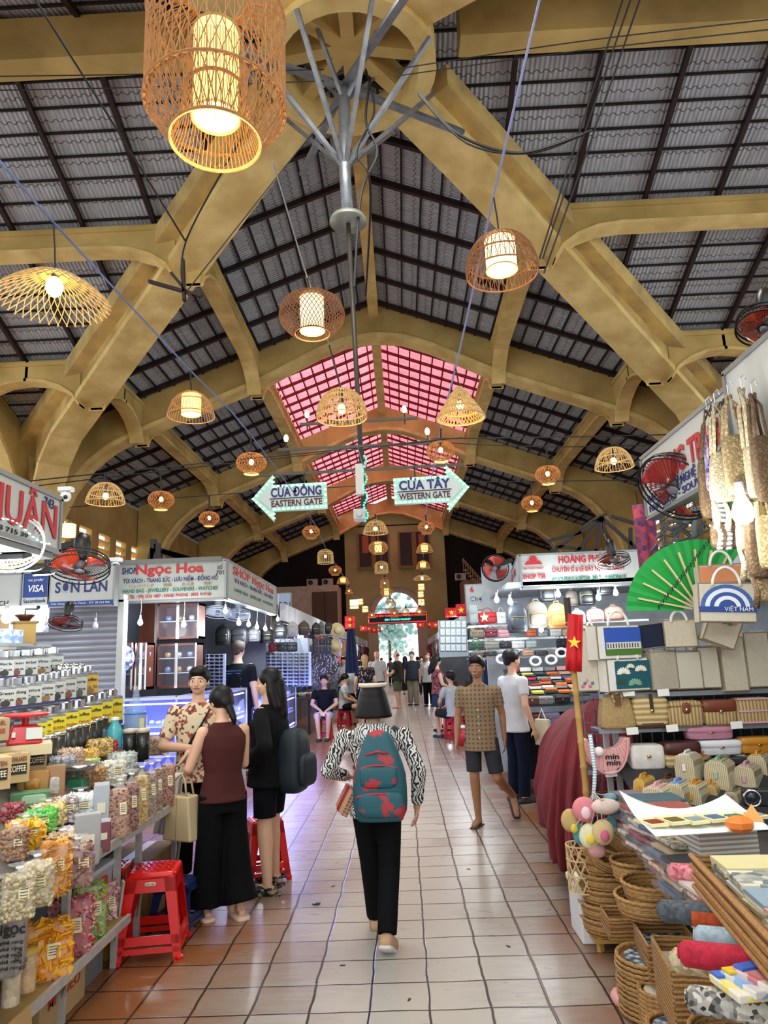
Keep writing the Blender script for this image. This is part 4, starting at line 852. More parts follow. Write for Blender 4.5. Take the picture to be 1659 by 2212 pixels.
def counter(lab, c, L_, d, h, rz, base=.3, nled=2, grp=None):
    T = thing('glass_counter', lab, 'display counter', c, rz, grp); t = .02
    MB().box((0, 0, base/2), (L_, d*.92, base)).build('plinth', mat('#b9b3a6', .5), T)
    f = MB()
    for sx in (-1, 1):
        for sy in (-1, 1): f.box((sx*(L_/2-t/2), sy*(d/2-t/2), (h+base)/2), (t, t, h-base))
    for z in (base+t/2, h-t/2):
        for sy in (-1, 1): f.box((0, sy*(d/2-t/2), z), (L_, t, t*1.6))
        for sx in (-1, 1): f.box((sx*(L_/2-t/2), 0, z), (t, d, t*1.6))
    f.build('frame', mat('#c9cdd6', .3, .6), T)
    MB().box((0, d/2-.03, (h+base)/2), (L_-.05, .01, h-base-.05)).build('back_panel', mat('#3248e6', .5), T)  # blue LED glow put into the panel's own colour
    MB().box((0, -d/2+.004, (h+base)/2), (L_-.05, .006, h-base-.05)).build('glass_front', glass('#dfe8ff', .08), T)
    MB().box((0, 0, h), (L_-.02, d-.02, .01)).build('glass_top', glass('#dfe8ff', .25), T)
    for k in range(nled):
        z = base+(h-base)*(k+1)/(nled+1)
        MB().box((0, 0, z), (L_-.06, d-.08, .01)).build('shelf', mat('#c5cdfb', .3), T)
        MB().box((0, -d/2+.05, z+.28*(1 if k == nled-1 else 1)), (L_-.1, .02, .02)).build('led_strip', M_ledw, T)
    MB().box((0, -d/2+.05, base+.08), (L_-.1, .02, .03)).build('led_strip', M_led, T)
    r = random.Random(int(L_*100)+int(c[1]*10)); g = MB(); n = int(L_/.09)
    for k in range(nled+1):
        z = base+(h-base)*k/(nled+1)+.02
        for i in range(n):
            x = -L_/2+.06+i*(L_-.12)/max(1, n-1); 
            if r.random() < .8: g.rbox((x, r.uniform(-.12, .05), z+.03), (r.uniform(.05, .08), .07, r.uniform(.03, .11)), 4, 10, 5)
    o = g.build('trinkets', mat('#dfe4ff', .3, .2, col2='#3a4aa8', kind='vor', ns=9), T, True); o['kind'] = 'stuff'
    return T
counter('blue-lit glass counter facing the camera behind the nut bags', (-3.15, 9.25, 0), 1.5, .45, 1.36, 0)
for i, (y, lab) in enumerate([(10.45, 'nearest blue-lit glass counter along the left aisle'), (13.35, 'second blue-lit glass counter along the left aisle'), (15.7, 'third glass counter along the left aisle, near the seated man')]): counter(lab, (-2.72, y, 0), 2.2, .45, 1.36, pi/2)
point((-2.2, 10.6, .9), 42, (.3, .33, 1), .25, 'counter_glow'); point((-2.2, 13.2, .9), 38, (.3, .35, 1), .25, 'counter_glow'); point((-2.15, 15.6, .9), 28, (.35, .35, 1), .25, 'counter_glow'); point((-3.1, 8.8, 1.0), 9, (.3, .38, 1), .2, 'counter_glow')
BL = [(303, 1345, 9.4, 'bare lit bulb hanging left under the cream corner sign'), (397, 1349, 9.6, 'bare lit bulb hanging below the middle of the cream corner sign'), (487, 1320, 10.4, 'lit bulb by the corner of the cream sign'), (516, 1346, 10.8, 'lit bulb first in the row over the aisle counter'), (537, 1349, 11.5, 'lit bulb second in the row over the aisle counter'), (555, 1355, 12.2, 'lit bulb third in the row over the aisle counter'), (573, 1358, 12.9, 'lit bulb fourth in the row over the aisle counter'), (585, 1363, 13.6, 'lit bulb fifth in the row over the aisle counter'), (600, 1338, 15, 'lit bulb above the silver backpack'), (428, 1354, 10.6, 'small lit bulb behind the cream sign corner')]
for x, y, Y, lab in BL: bulb(lab, x, y, Y, cordup=55 if x != 428 else 20)
for x, y, Y, e in ((303, 1345, 9.2, 12), (400, 1345, 9.4, 14), (487, 1325, 10.2, 18), (545, 1352, 12, 30), (590, 1350, 14.5, 35)): p = at(x, y, Y-.15); point((p.x, p.y, p.z-.05), e, (.86, .94, 1), .08)
bulb('unlit bulb hanging left of the small red fan', 98, 1360, 8.7, False, 28); bulb('unlit bulb hanging right of the small red fan', 206, 1352, 8.7, False, 28); bulb('glaring bulb at the far left edge under the sign', 14, 1335, 8.4, True, 30, size=.06)
T = thing('fluorescent_board', 'white lit wall panel with a small poster at the left edge', 'panel', tuple(at(40, 1338, 8.9))); MB().box((0, 0, 0), (.75, .05, .34)).build('panel', mat('#f3f7fa', .5, es=.6), T); MB().box((-.2, -.03, -.02), (.2, .01, .18)).build('poster', mat('#c9a878', .5), T)
fan('ceiling fan with orange blades under the flood lamps', at(172, 1222, 5.2), .215, (.12, -.42, -1), '#d2401c', mount=(-.42, .1, .12), rot=.3)
fan('small red-bladed fan hanging in front of the shutter', at(142, 1345, 8.6), .195, (0, -.38, -1), '#e04a2c', mount=(.03, .1, .25), rot=.9)
fan('white fan cut by the left edge below the sign', at(18, 1168, 3.6), .17, (.35, -.6, -.6), '#dfe6ea', body=M_white, mount=(-.25, .1, .12))
fan('large black fan with red blades on the right sign', at(1462, 1050, 4.25), .235, (-.75, -.42, -.8), '#a8231a', mount=(.34, .05, .2), rot=.5)
fan('copper-bladed fan before the 758 sign', at(1324, 1210, 8.6), .2, (0, -.3, -1), '#d0705a', mount=(0, .2, .35), rot=.2)
fan('red fan on the corner of the side sign, right aisle', at(1070, 1227, 10.6), .2, (-.3, -1, -.3), '#cc3a2a', mount=(.3, .3, .15), rot=.7)
fan('dark fan cut by the right edge high up', at(1650, 700, 3.9), .15, (-.3, -.3, -1), '#d05030', mount=(.25, .1, .1), rot=.2)
fan('pale ring fan above the glass counters', at(470, 1322, 10.8), .2, (0, -.3, -1), '#dfe4e8', body=mat('#b9bfc4', .4), mount=(0, .1, .3)); fan('second pale ring fan over the aisle counter', at(513, 1328, 11.3), .2, (0, -.3, -1), '#dfe4e8', body=mat('#b9bfc4', .4), mount=(0, .1, .3))
# iron frame heaps on the stall roofs
def ironheap(lab, P, Y, w_=.045):
    c = at(*P[0][0], Y); m = MB()
    for a, b in P: m.bar(at(*a, Y)-c, at(*b, Y)-c, w_, w_)
    return tag(m.build('iron_frame', mat('#140d0c', .6), loc=tuple(c)), lab, 'frame')
ironheap('rusty iron frame standing on the roof of the right stall', [((1300, 1118), (1190, 1195)), ((1300, 1118), (1240, 1200)), ((1300, 1118), (1285, 1200)), ((1300, 1118), (1320, 1195)), ((1300, 1118), (1380, 1190)), ((1320, 1115), (1385, 1135)), ((1200, 1180), (1375, 1200)), ((1310, 1110), (1280, 1125)), ((1362, 1140), (1362, 1195)), ((1255, 1150), (1180, 1170))], 10)
ironheap('dark iron post with brackets on the left stall roof', [((332, 1165), (332, 1212)), ((340, 1175), (345, 1212)), ((325, 1212), (332, 1185)), ((350, 1190), (420, 1212)), ((420, 1210), (350, 1192))], 10.2, .08)
# sunglasses
n_ = 0
SGC = ['#0d0d10', '#16161a', '#2a1a12', '#101528', '#3a3a3e']
def rack(lab, px0, px1, y0, y1, Y, d=.15):
    a, b = at(px0, y1, Y), at(px1, y0, Y); T = thing('sunglasses_rack', lab, 'rack', ((a.x+b.x)/2, Y+.06, a.z)); w_, h = b.x-a.x, b.z-a.z
    MB().box((0, d/2, h/2), (w_, .04, h)).build('back_panel', mat('#a9b6d0', .4), T); 
    for k in range(int(w_/.22)+1): MB().box((-w_/2+k*w_/max(1, int(w_/.22)), .03, h/2), (.04, .05, h)).build('upright', mat('#c6d2ee', .3), T)
    return T
rack('white sunglasses rack over the aisle counter beyond the black dressed woman', 552, 668, 1408, 1486, 13.5); rack('narrow sunglasses rack left of the man in the black printed shirt', 444, 482, 1412, 1486, 11.6)
cols = [560, 571, 585, 596, 610, 621, 634, 647, 659]
for i, cx_ in enumerate(cols):
    for j in range(10):
        sunglasses('dark sunglasses, wide rack column %s from left, row %s from top' % (ORD[i], ORD[j]), tuple(at(cx_, 1413+j*7.6, 13.46)), SGC[(i*3+j*2) % 5], 'sunglasses on the wide rack', 1.05)
for i, cx_ in enumerate((452, 463, 474)):
    for j in range(9):
        sunglasses('dark sunglasses, narrow rack column %s, row %s from top' % (ORD[i], ORD[j]), tuple(at(cx_, 1417+j*7.8, 11.55)), SGC[(i+j*3) % 5], 'sunglasses on the narrow rack', .85)
# backpacks on the left row
for x0, x1, y0, y1, Y, c, lab in [(466, 498, 1350, 1394, 12, '#1a1a1c', 'black backpack leftmost of the row over the counters'), (498, 536, 1352, 1392, 12.3, '#2c2f36', 'charcoal backpack second of the row over the counters'), (536, 562, 1356, 1386, 12.6, '#8c8f94', 'grey backpack with a red stripe over the counters'), (562, 592, 1355, 1390, 13, '#1a1a1c', 'wide black bag beside the striped backpack'), (592, 620, 1346, 1382, 15, '#2c2f36', 'black dome backpack left of the silver one'), (620, 644, 1343, 1376, 16, '#b9bcc2', 'silver backpack over the left aisle'), (645, 668, 1342, 1372, 16.5, '#4a3a34', 'dark brown backpack right of the silver one'), (674, 692, 1345, 1372, 17, '#1a1a1c', 'small black backpack first beyond the brown one'), (688, 700, 1343, 1371, 17.5, '#5d6f6a', 'green-grey slim backpack beside the small black one'), (702, 718, 1342, 1370, 18, '#1a1a1c', 'small black backpack nearest the straw hats')]:
    a, b = at(x0, y1, Y), at(x1, y0, Y); backpack(lab, ((a.x+b.x)/2, Y, (a.z+b.z)/2), b.x-a.x, b.z-a.z, .18, c, grp='backpacks hung over the left stalls')
k = 0
for r_, (yy, hh) in enumerate(((1387, 15), (1404, 18))):
    for i in range(4):
        x = 668+i*14; Y = 17; a, b = at(x-6, yy+hh/2, Y), at(x+6, yy-hh/2, Y)
        handbag('small %s shoulder bag, %s from the left in the %s row under the backpacks' % (['cream', 'charcoal', 'black', 'black'][i] if r_ == 0 else 'charcoal', ORD[i], ['upper', 'lower'][r_]), ((a.x+b.x)/2, Y, a.z), b.x-a.x, b.z-a.z, .08, ['#c9c4b8', '#3a3c42', '#1a1a1c', '#1d2024'][i] if r_ == 0 else '#2c2f36', grp='small bags under the left backpacks', handle=False)
for x, y, lab in ((729, 1362, 'straw hat hanging upper beside the black backpacks'), (722, 1398, 'straw hat hanging lower beside the small bags')):
    p = at(x, y, 18); T = thing('straw_hat', lab, 'hat', tuple(p), rot=(radians(80), 0, .5)); MB().lathe([(.01, .12), (.09, .11), (.1, .02), (.2, .0), (.2, -.01), (.09, 0)], n=24).build('hat', mat('#d8c79a', .8), T, True); MB().lathe([(.102, .02), (.1, .05)], n=24, cap=False).build('hat_band', M_black, T)
m = MB(); a, b = at(590, 1412, 14.8), at(664, 1378, 14.8); m.box(((a.x+b.x)/2, 15, (a.z+b.z)/2), (b.x-a.x, .3, b.z-a.z)); tag(m.build('shelf_unit', mat('#a8adb8', .5, col2='#6c7280', kind='vor', ns=3)), 'grey shelf unit of folded bags above the sunglasses', 'shelf')
for i, (x, c, nm) in enumerate(((575, '#b9c7d6', 'pale blue'), (560, '#e4e6ea', 'white'), (590, '#7c1f28', 'maroon'), (612, '#2f3a30', 'dark green'), (632, '#2c2f36', 'charcoal'))):
    a = at(x, 1408, 13.8); handbag('%s handbag lying above the sunglasses rack' % nm, (a.x, 13.75, a.z), .2, .18, .12, c, grp='handbags above the sunglasses rack')
# ================= LEFT FOOD STALL =================
LX, LZ, LS = -1.72, .76, .6
def lz(x): return LZ+LS*(LX-x)
def onl(px, py): return onpl(px, py, (LX, 0, LZ), (LS, 0, 1))
M_rack = mat('#c4c7c4', .4, .4, n=.2, ns=20); M_ply = mat('#a9884f', .8, n=.35, ns=4)
# stepped shelf
T = thing('market_stand', 'white framed food stand sloping up from the left aisle edge', 'stand', (-2.0, 4.3, 0))
o0 = V((-2.0, 4.3, 0)); m = MB(); Y0, Y1 = 2.3, 5.8
m.at(Matrix.Translation(-o0)); m.prism([(LX, LZ-.03), (LX, LZ), (-2.45, lz(-2.45)), (-2.45, lz(-2.45)-.03)], Y1-Y0, 'y', (0, (Y0+Y1)/2, 0)); m.build('sloping_top', mat('#6f6a63', .6, n=.3, ns=4), T)
m = MB().at(Matrix.Translation(-o0)); m.box((LX+.012, (Y0+Y1)/2, LZ-.01), (.02, Y1-Y0, .05)); m.build('front_rail', M_rack, T)
for k, (x0, x1, z) in enumerate(((-2.62, -2.42, 1.27), (-2.82, -2.62, 1.49), (-3.06, -2.82, 1.69))):
    m = MB().at(Matrix.Translation(-o0)); m.box(((x0+x1)/2, 4.4, z-.012), (x1-x0+.01, 3.9, .024)); m.box((x1+.0, 4.4, z-.12), (.015, 3.9, .22)); m.build('step_shelf', M_chrome, T)
m = MB().at(Matrix.Translation(-o0)); m.box((LX-.2, 3.35, .275), (.42, 2.5, .025)); m.build('lower_shelf', M_ply, T)
m = MB().at(Matrix.Translation(-o0)); m.box((LX+.02, 3.35, .28), (.02, 2.5, .045)); m.build('lower_rail', M_rack, T)
for y in (2.6, 3.35, 3.97, 4.64, 5.0, 5.75):
    z = .27 if y < 4.64 else LZ-.05
    m = MB().at(Matrix.Translation(-o0)); m.bar((-1.8, y, 0), (-1.8, y, LZ if y > 4.5 or y == 3.97 else .27), .035, .035); m.bar((-1.8, y, .12), (-1.72, y-.1, z if z < .5 else .5), .012, .03); m.build('leg', M_rack, T)
m = MB().at(Matrix.Translation(-o0)); m.box((-2.22, 4.0, .42), (.04, 3.5, .84)); m.build('shade_panel', mat('#2b2520', .8), T)  # added dark panel standing in for the shade beneath the stand
m = MB(); m.box((-3.12, 4.3, .95), (.06, 4.1, 1.9)); struct(m.build('wall_stall_food', mat('#3b3a3a', .8)))
m = MB(); m.box((-2.08, 3.0, 2.36), (.34, 1.7, .03)); struct(m.build('trim_food_stall', mat('#8a8b88', .7)))
# bags of food
def chunk(kind, m, c, s, r):
    q = Quaternion((r.uniform(-1, 1), r.uniform(-1, 1), r.uniform(-1, 1)), r.uniform(0, 3)).to_matrix()
    if kind == 'nut': m.ell(c, (s, s*.8, s*.8), 6, 4, q)
    elif kind == 'long': m.ell(c, (s*1.5, s*.6, s*.55), 6, 4, q)
    elif kind == 'chip': m.at(Matrix.Translation(c) @ q.to_4x4()); m.lathe([(s*.1, 0), (s*1.2, s*.25), (s*1.15, s*.35), (s*.1, s*.1)], n=7, cap=False); m.at(Matrix.Identity(4))
    elif kind == 'wrap': m.at(Matrix.Translation(c) @ q.to_4x4()); m.box((0, 0, 0), (s*1.1, s*.8, s*.6)); m.add([(-s*.5, 0, 0), (-s*1.5, s*.5, s*.2), (-s*1.5, -s*.5, -s*.1)], [(0, 1, 2)]); m.add([(s*.5, 0, 0), (s*1.5, s*.5, -s*.2), (s*1.5, -s*.5, s*.1)], [(0, 1, 2)]); m.at(Matrix.Identity(4))
    else: m.at(Matrix.Translation(c) @ q.to_4x4()); m.box((0, 0, 0), (s*1.9, s*1.3, s*.35)); m.at(Matrix.Identity(4))
FC = {}
def foodbag(lab, base, w_, h, d, c, c2, kind='nut', s=.011, tied=True, open_=False, label_=True, c3=None, rz=None, name='bag_of_food', n=None, cat='snack bag'):
    r = random.Random(hash(lab) % 1000 if False else sum(map(ord, lab)))
    T = thing(name, lab, cat, tuple(base), rz if rz is not None else r.uniform(.2, .5), 'bagged nuts and sweets on the food stand')
    body = h*(.8 if tied else .97); a = MB()
    a.rbox((0, 0, body/2), (w_, d, body), 6, 24, 11); a.build('contents', mat(c, .55, col2=c2, kind='vor', ns=.55/s, bump=.5, bs=.5/s), T, True)
    m = MB(); n = n or int(min(260, 1.5*(w_*body*2+w_*d)/(s*s*2.2)))
    pals = [mat(c, .45), mat(c2, .45)]+([mat(c3, .45)] if c3 else [])
    ms = [MB() for _ in pals]
    for i in range(n):
        face = r.random(); e = 2/6
        if face < .34: p = V((r.uniform(-.44, .44)*w_, r.uniform(-.44, .44)*d, body*(.985-.05*r.random())))
        elif face < .72: p = V((r.uniform(-.45, .45)*w_, -d*.49, r.uniform(.05, .93)*body))
        else: p = V((w_*.49*(1 if r.random() < .8 else -1), r.uniform(-.42, .42)*d, r.uniform(.05, .93)*body))
        k = r.randrange(len(ms)); chunk(kind, ms[k], p, s*r.uniform(.8, 1.15), r)
    for mm, pm in zip(ms, pals):
        o = mm.build('pieces', pm, T, kind not in ('wrap', 'flake'), fix=False); o['kind'] = 'stuff'
    f = MB(); f.rbox((0, 0, body*.5), (w_*1.07, d*1.08, body*1.03), 6, 20, 9)
    if tied:
        f.at(Matrix.Translation((0, 0, body))); f.lathe([(w_*.42, -.01), (w_*.25, h*.05), (w_*.09, h*.1), (.012, h*.14), (.03, h*.17), (.05, h*.21)], n=14, cap=False, sy=d/w_); f.at(Matrix.Identity(4))
    f.build('plastic_film', M_plas, T, True)
    if tied: k = MB(); k.tube([(.014*cos(t*2*pi/10), .014*sin(t*2*pi/10), body+h*.14) for t in range(10)], .004, 5, True); k.build('tie', M_white, T)
    if label_:
        l = MB(); l.box((w_*.2, -d*.57, body*.62), (min(.06, w_*.34), .003, min(.075, body*.24)), ry=-.05); o = l.build('price_label', mat('#efe6b8', .6), T)
        l = MB(); 
        for q in range(4): l.box((w_*.2, -d*.57-.003, body*.62+.02-q*.012), (min(.045, w_*.25), .001, .003))
        l.build('printed_lines', mat('#5a4a3a', .7), o)
    return T
def fb(lab, x0, x1, yt, yb, *a, X=None, dk=.75, **k):
    cx_ = (x0+x1)/2; b = onl(cx_, yb) if X is None else ax(cx_, yb, X); D = (V(b)-OC).dot(RM @ V((0, 0, -1))); w_ = (x1-x0)*D/F*1.08
    top = at(cx_, yt, b.y); h = max(.05, top.z-b.z)*.93; b.y += w_*dk*.3; b.z = lz(b.x) if X is None else b.z
    return foodbag(lab, b, w_, h, w_*dk, *a, **k)
BG = [
 ('tall bag of red skinned peanuts, nearest of the tall row', 233, 270, 1668, 1814, '#8a4a34', '#b8875c', 'nut', .008),
 ('tall bag of dark red beans, second of the tall row', 264, 292, 1655, 1798, '#6f2f2a', '#93513c', 'nut', .007),
 ('tall bag of yellow soybeans, third of the tall row', 288, 314, 1640, 1782, '#c9a84e', '#a98a3a', 'nut', .007),
 ('tall bag of grey brown seeds, fourth of the tall row', 312, 333, 1634, 1768, '#8d7460', '#a98f78', 'nut', .007),
 ('tall bag of pale beans, fifth of the tall row', 329, 348, 1628, 1754, '#9c8062', '#7f6250', 'nut', .007),
 ('tall bag of orange seeds, farthest of the tall row', 345, 372, 1620, 1743, '#a5622f', '#7e3f22', 'nut', .007),
 ('big bag of round macadamia nuts at the stand front', 38, 97, 1836, 1962, '#d9c9a4', '#bba77c', 'nut', .0135),
 ('bag of beige pistachios behind the macadamia nuts', 0, 58, 1862, 1990, '#cfc09a', '#a39468', 'nut', .011),
 ('bag of orange dried mango chips at the stand front', 86, 134, 1812, 1940, '#e8a83a', '#c9812a', 'chip', .018),
 ('bag of brown jujube slices right of the mango chips', 130, 186, 1800, 1918, '#b08a7c', '#8c6253', 'flake', .015),
 ('bag of roasted cashew halves above the jujube slices', 98, 156, 1788, 1850, '#d7bb93', '#b7946a', 'long', .012),
 ('bag of purple-white beans behind the cashews', 124, 192, 1772, 1846, '#b8a8b4', '#e1dadd', 'long', .012),
 ('bag of brown almonds at the far left edge', 0, 46, 1770, 1862, '#8c6548', '#b58c68', 'nut', .012),
 ('bag of bright yellow dried jackfruit', 12, 76, 1756, 1838, '#f2c61e', '#d99a12', 'flake', .02),
 ('bag of bright green candied kiwi', 38, 103, 1738, 1802, '#3fae3a', '#78c94a', 'nut', .016),
 ('bag of pale dried pear strips behind the kiwi', 68, 124, 1724, 1788, '#e3cf8c', '#c9ae68', 'long', .016),
 ('bag of striped sunflower candies beside the pears', 112, 155, 1718, 1778, '#8f7f80', '#d8cfca', 'nut', .012),
 ('bag of white sugar crystals under the small scale', 136, 195, 1700, 1772, '#dfe6e4', '#f4f7f6', 'flake', .012),
 ('tray bag of dark red dates at the left edge', 0, 42, 1734, 1782, '#7e2730', '#9c3d42', 'nut', .013),
 ('round bag of brown hazelnuts beside the scale', 176, 217, 1658, 1700, '#a8713c', '#c2925c', 'nut', .012),
 ('bag of white garlic nuts behind the hazelnuts', 214, 262, 1640, 1700, '#dcd8c6', '#b9b79f', 'nut', .012),
 ('large bag of mixed pale sweets in the middle', 232, 284, 1622, 1672, '#cfd3ca', '#8d9a90', 'wrap', .011),
 ('bag of grey dried anchovies behind the coffee boxes', 98, 150, 1632, 1662, '#8d8a92', '#b7b4b8', 'long', .01),
 ('bag of dried shrimp nearest the black canisters', 122, 168, 1614, 1660, '#b58f72', '#d6bda0', 'long', .011),
 ('bag of yellow dried ginger slices', 166, 203, 1616, 1652, '#e2b93c', '#c99a2a', 'flake', .012),
 ('open bag of golden mushrooms by the blue bottle', 186, 231, 1595, 1636, '#d3b055', '#9c7a2c', 'long', .013),
 ('small bag of red dried chillies by the blue bottle', 228, 248, 1597, 1630, '#b51f2c', '#8c1520', 'long', .01),
 ('bag of brown star anise beside the jar of black tea', 316, 358, 1588, 1632, '#8a6a48', '#ad8a62', 'nut', .011),
 ('small bag of lime candies before the white sweets', 172, 206, 1638, 1662, '#9fc84a', '#e8efd4', 'wrap', .01)]
for b in BG:
    fb(b[0], b[1], b[2], b[3], b[4], b[5], b[6], b[7], b[8], tied=('chip' not in b[7] and b[4]-b[3] > 60 and 'open' not in b[0]), label_=(b[4]-b[3] > 55))
# lower rack sweets
LW = [('overflowing bag of yellow dried mango on the lower rack', 34, 126, 1985, 2140, '#f4b41c', '#e08c12', 'flake', .026, None),
 ('bag of red wrapped candies on the lower rack', 96, 180, 1932, 2080, '#c41a24', '#8f2442', 'wrap', .014, '#e8b0a0'),
 ('bag of blue and gold wrapped candies on the lower rack', 122, 162, 1966, 2108, '#5f86b8', '#c9b04a', 'wrap', .013, '#c2487a'),
 ('bag of green and yellow candies on the lower rack', 148, 214, 1898, 2045, '#9cc22c', '#4e8a2c', 'wrap', .014, '#d8402c'),
 ('clear bag of pink striped sweets at the end of the lower rack', 212, 246, 1898, 2016, '#c98a8c', '#e6cdc4', 'wrap', .012, '#9c4a50')]
for lab, x0, x1, yt, yb, c, c2, kd, s, c3 in LW: fb(lab, x0, x1, yt, yb, c, c2, kd, s, X=LX-.1, dk=.7, tied=False, c3=c3)
def jar(lab, x0, x1, yt, yb, c, c2, X=LX-.1, kind='nut', s=.012, lid=None, z=None, name='plastic_jar'):
    cx_ = (x0+x1)/2; b = ax(cx_, yb, X); D = b.y; w_ = (x1-x0)*D/F; h = (at(cx_, yt, b.y).z-b.z); T = thing(name, lab, 'jar', (b.x, b.y+w_*.3, b.z), RND.uniform(0, 1), 'round jars on the food stand')
    m = MB(); m.lathe([(w_*.44, .002), (w_*.45, h*.05), (w_*.45, h*.86)], n=20); m.build('contents', mat(c, .5, col2=c2, kind='vor', ns=.5/s, bump=.5, bs=.5/s), T, True)
    m = MB(); m.lathe([(w_*.49, 0), (w_*.5, h*.1), (w_*.5, h*.9), (w_*.44, h*.95)], n=20, cap=False); m.build('plastic_wall', M_plas, T, True)
    m = MB(); m.lathe([(w_*.49, h*.9), (w_*.5, h), (.01, h*1.01)], n=20, cap=False); m.build('lid', lid or mat('#e6c24a', .35, alpha=.7), T, True); return T
jar('clear jar of fruit chips below the dried mango', 30, 66, 2052, 2180, '#e0b46a', '#b98a44'); jar('clear jar of brown pecan nuts below the dried mango', 64, 96, 2040, 2158, '#8d6440', '#b58a5c'); jar('clear jar of pale nuts at the lower left corner', -6, 30, 2095, 2230, '#d9c39a', '#b89a6a')
T = foodbag('large printed coffee bag standing at the left edge', ax(8, 2110, LX-.06), .16, .42, .1, '#8d8578', '#5f564a', 'nut', .012, tied=False, label_=False, n=40); text('Ngọc', .06, M_tk, T, (0.02, -.06, .2), w_=.13, bold=.01)
for q in range(5): text('cà phê rang', .02, M_tk, T, (.02, -.06, .15-q*.025), w_=.12)
# plastic pouches between
for lab, x0, x1, yt, yb, c in (('empty clear pouch hanging before the tall bags', 200, 232, 1690, 1800, '#b9c0c6'), ('pouch of pink salt powder beside the tall peanut bag', 207, 236, 1770, 1842, '#7a2434'), ('grey foil pouch standing right of the sugar crystals', 160, 212, 1756, 1872, '#a9a9a6')):
    b = onl((x0+x1)/2, yb); D = b.y; w_ = (x1-x0)*D/F; h = at((x0+x1)/2, yt, b.y).z-b.z; T = thing('pouch', lab, 'pouch', tuple(b), .5); m = MB(); m.rbox((0, 0, h/2), (w_, w_*.28, h), 8, 20, 9, (1, .15)); m.build('pouch_body', mat(c, .25, alpha=.85, spec=.9), T, True); MB().box((0, 0, h*.97), (w_*.9, .006, .02)).build('zip_seal', mat('#d9dcde', .3), T)
    MB().box((0, -w_*.13, h*.5), (w_*.5, .004, h*.2)).build('sticker', mat('#e8e2c4', .6), T)
# jars of coffee and tea with labels
def teajar(i, row, n, px, yb, yt, X, z, c, txt, words, c2=None):
    b = ax(px, yb, X); y = b.y; h = at(px, yt, y).z-z; w_ = .16
    T = thing('coffee_jar', words, 'jar', (X, y, z), radians(62), ['coffee jars with yellow labels', 'tea jars with pale labels', 'tea jars of the top row'][row])
    m = MB(); m.box((0, 0, h/2), (w_, .14, h)); m.build('jar_body', mat('#9fa4a6', .15, .3, n=.5, ns=18, alpha=.92), T, bev=.012)
    m = MB(); m.box((0, -.073, h*.47), (w_*.94, .004, h*.84)); o = m.build('jar_label', mat(c, .5), T)
    text(txt[0], h*.17, M_tk, T, (0, -.078, h*.72), w_=w_*.7, ext=.001); text(txt[1], h*.15, mat(c2 or '#b5562a', .5), T, (0, -.078, h*.46), w_=w_*.76, ext=.001)
    MB().box((0, -.076, h*.12), (w_*.94, .003, h*.12)).build('label_band', mat('#3a3560', .5), T)
    if row: g = MB(); g.rbox((0, -.077, h*.3), (w_*.45, .004, h*.24), 3, 12, 6); g.build('label_picture', mat(['#3a3330', '#7c4a3a', '#4e5a4a', '#8c6a3a'][i % 4], .5), T)
    m = MB(); m.lathe([(.058, h), (.06, h+.005), (.06, h+.05), (.055, h+.055), (.01, h+.056)], n=18); m.build('lid', M_chrome, T)
R1 = [(63, 1607, 'Mer'), (76, 1602, 'Robusta'), (106, 1592, 'NGUYEN'), (135, 1583, 'Chocolate'), (163, 1577, 'Weasel'), (190, 1567, 'Elephant'), (213, 1560, 'Lowak'), (236, 1553, 'Moka')]
for i, (px, yb, t) in enumerate(R1): teajar(i, 0, 8, px, yb, yb-50, -2.5, 1.27, '#d6c531', ('Coffee', t), 'coffee jar with yellow label reading %s' % t)
R2 = [(-5, 1534, 'Green Tea'), (23, 1531, 'Oolong Tea'), (54, 1527, 'Lotus Tea'), (84, 1522, 'Jasmine Tea'), (108, 1517, 'Ginger Tea'), (133, 1512, 'Rose Tea'), (157, 1507, 'Pure Tea'), (182, 1502, 'Coffee')]
for i, (px, yb, t) in enumerate(R2): teajar(i, 1, 8, px, yb, yb-50, -2.72, 1.49, '#b9bab2' if i < 7 else '#c9a23a', (t.split()[0], 'Tea' if i < 7 else 'Cu Si'), 'second row %s jar with %s label, %s from the left' % ('tea' if i < 7 else 'coffee', 'pale' if i < 7 else 'amber', ORD[i]), '#3a3a3c')
for i, (px, yb, t) in enumerate([(-6, 1464, 'Black'), (20, 1462, 'Green'), (48, 1460, 'Herbal'), (76, 1458, 'White'), (106, 1455, 'Lotus')]): teajar(i, 2, 5, px, yb, yb-42, -2.93, 1.69, '#c3c5c2', (t, 'Tea'), 'top row tea jar with dark picture, %s from the left' % ORD[i], '#2a2a2c')
T = thing('coffee_grinder', 'wooden box coffee grinder on the top row of jars', 'grinder', tuple(ax(50, 1398, -2.93)), .6); T.location.z = 1.95
MB().box((0, 0, .08), (.15, .15, .16)).build('wooden_box', mat('#b58f3a', .5, n=.2, ns=6), T, bev=.006); m = MB(); m.box((0, 0, .165), (.18, .18, .015)); m.box((0, 0, .0), (.18, .18, .015)); m.build('base_plate', mat('#8c6a2c', .5), T); MB().lathe([(.03, .17), (.05, .2), (.075, .22), (.07, .225), (.01, .22)], n=18).build('funnel', mat('#6a3f2c', .35, .6), T, True); m = MB(); m.tube([(0, 0, .2), (0, 0, .27), (.09, 0, .27)], .007, 6); m.ell((.09, 0, .285), .015, 8, 6); m.build('crank', M_dark, T)
m = MB(); m.box((-2.93, 5.3, 1.94), (.2, .9, .02)); tag(m.build('glass_shelf', mat('#c8d4d8', .1, alpha=.5)), 'thin glass shelf on the top row of jars', 'shelf')
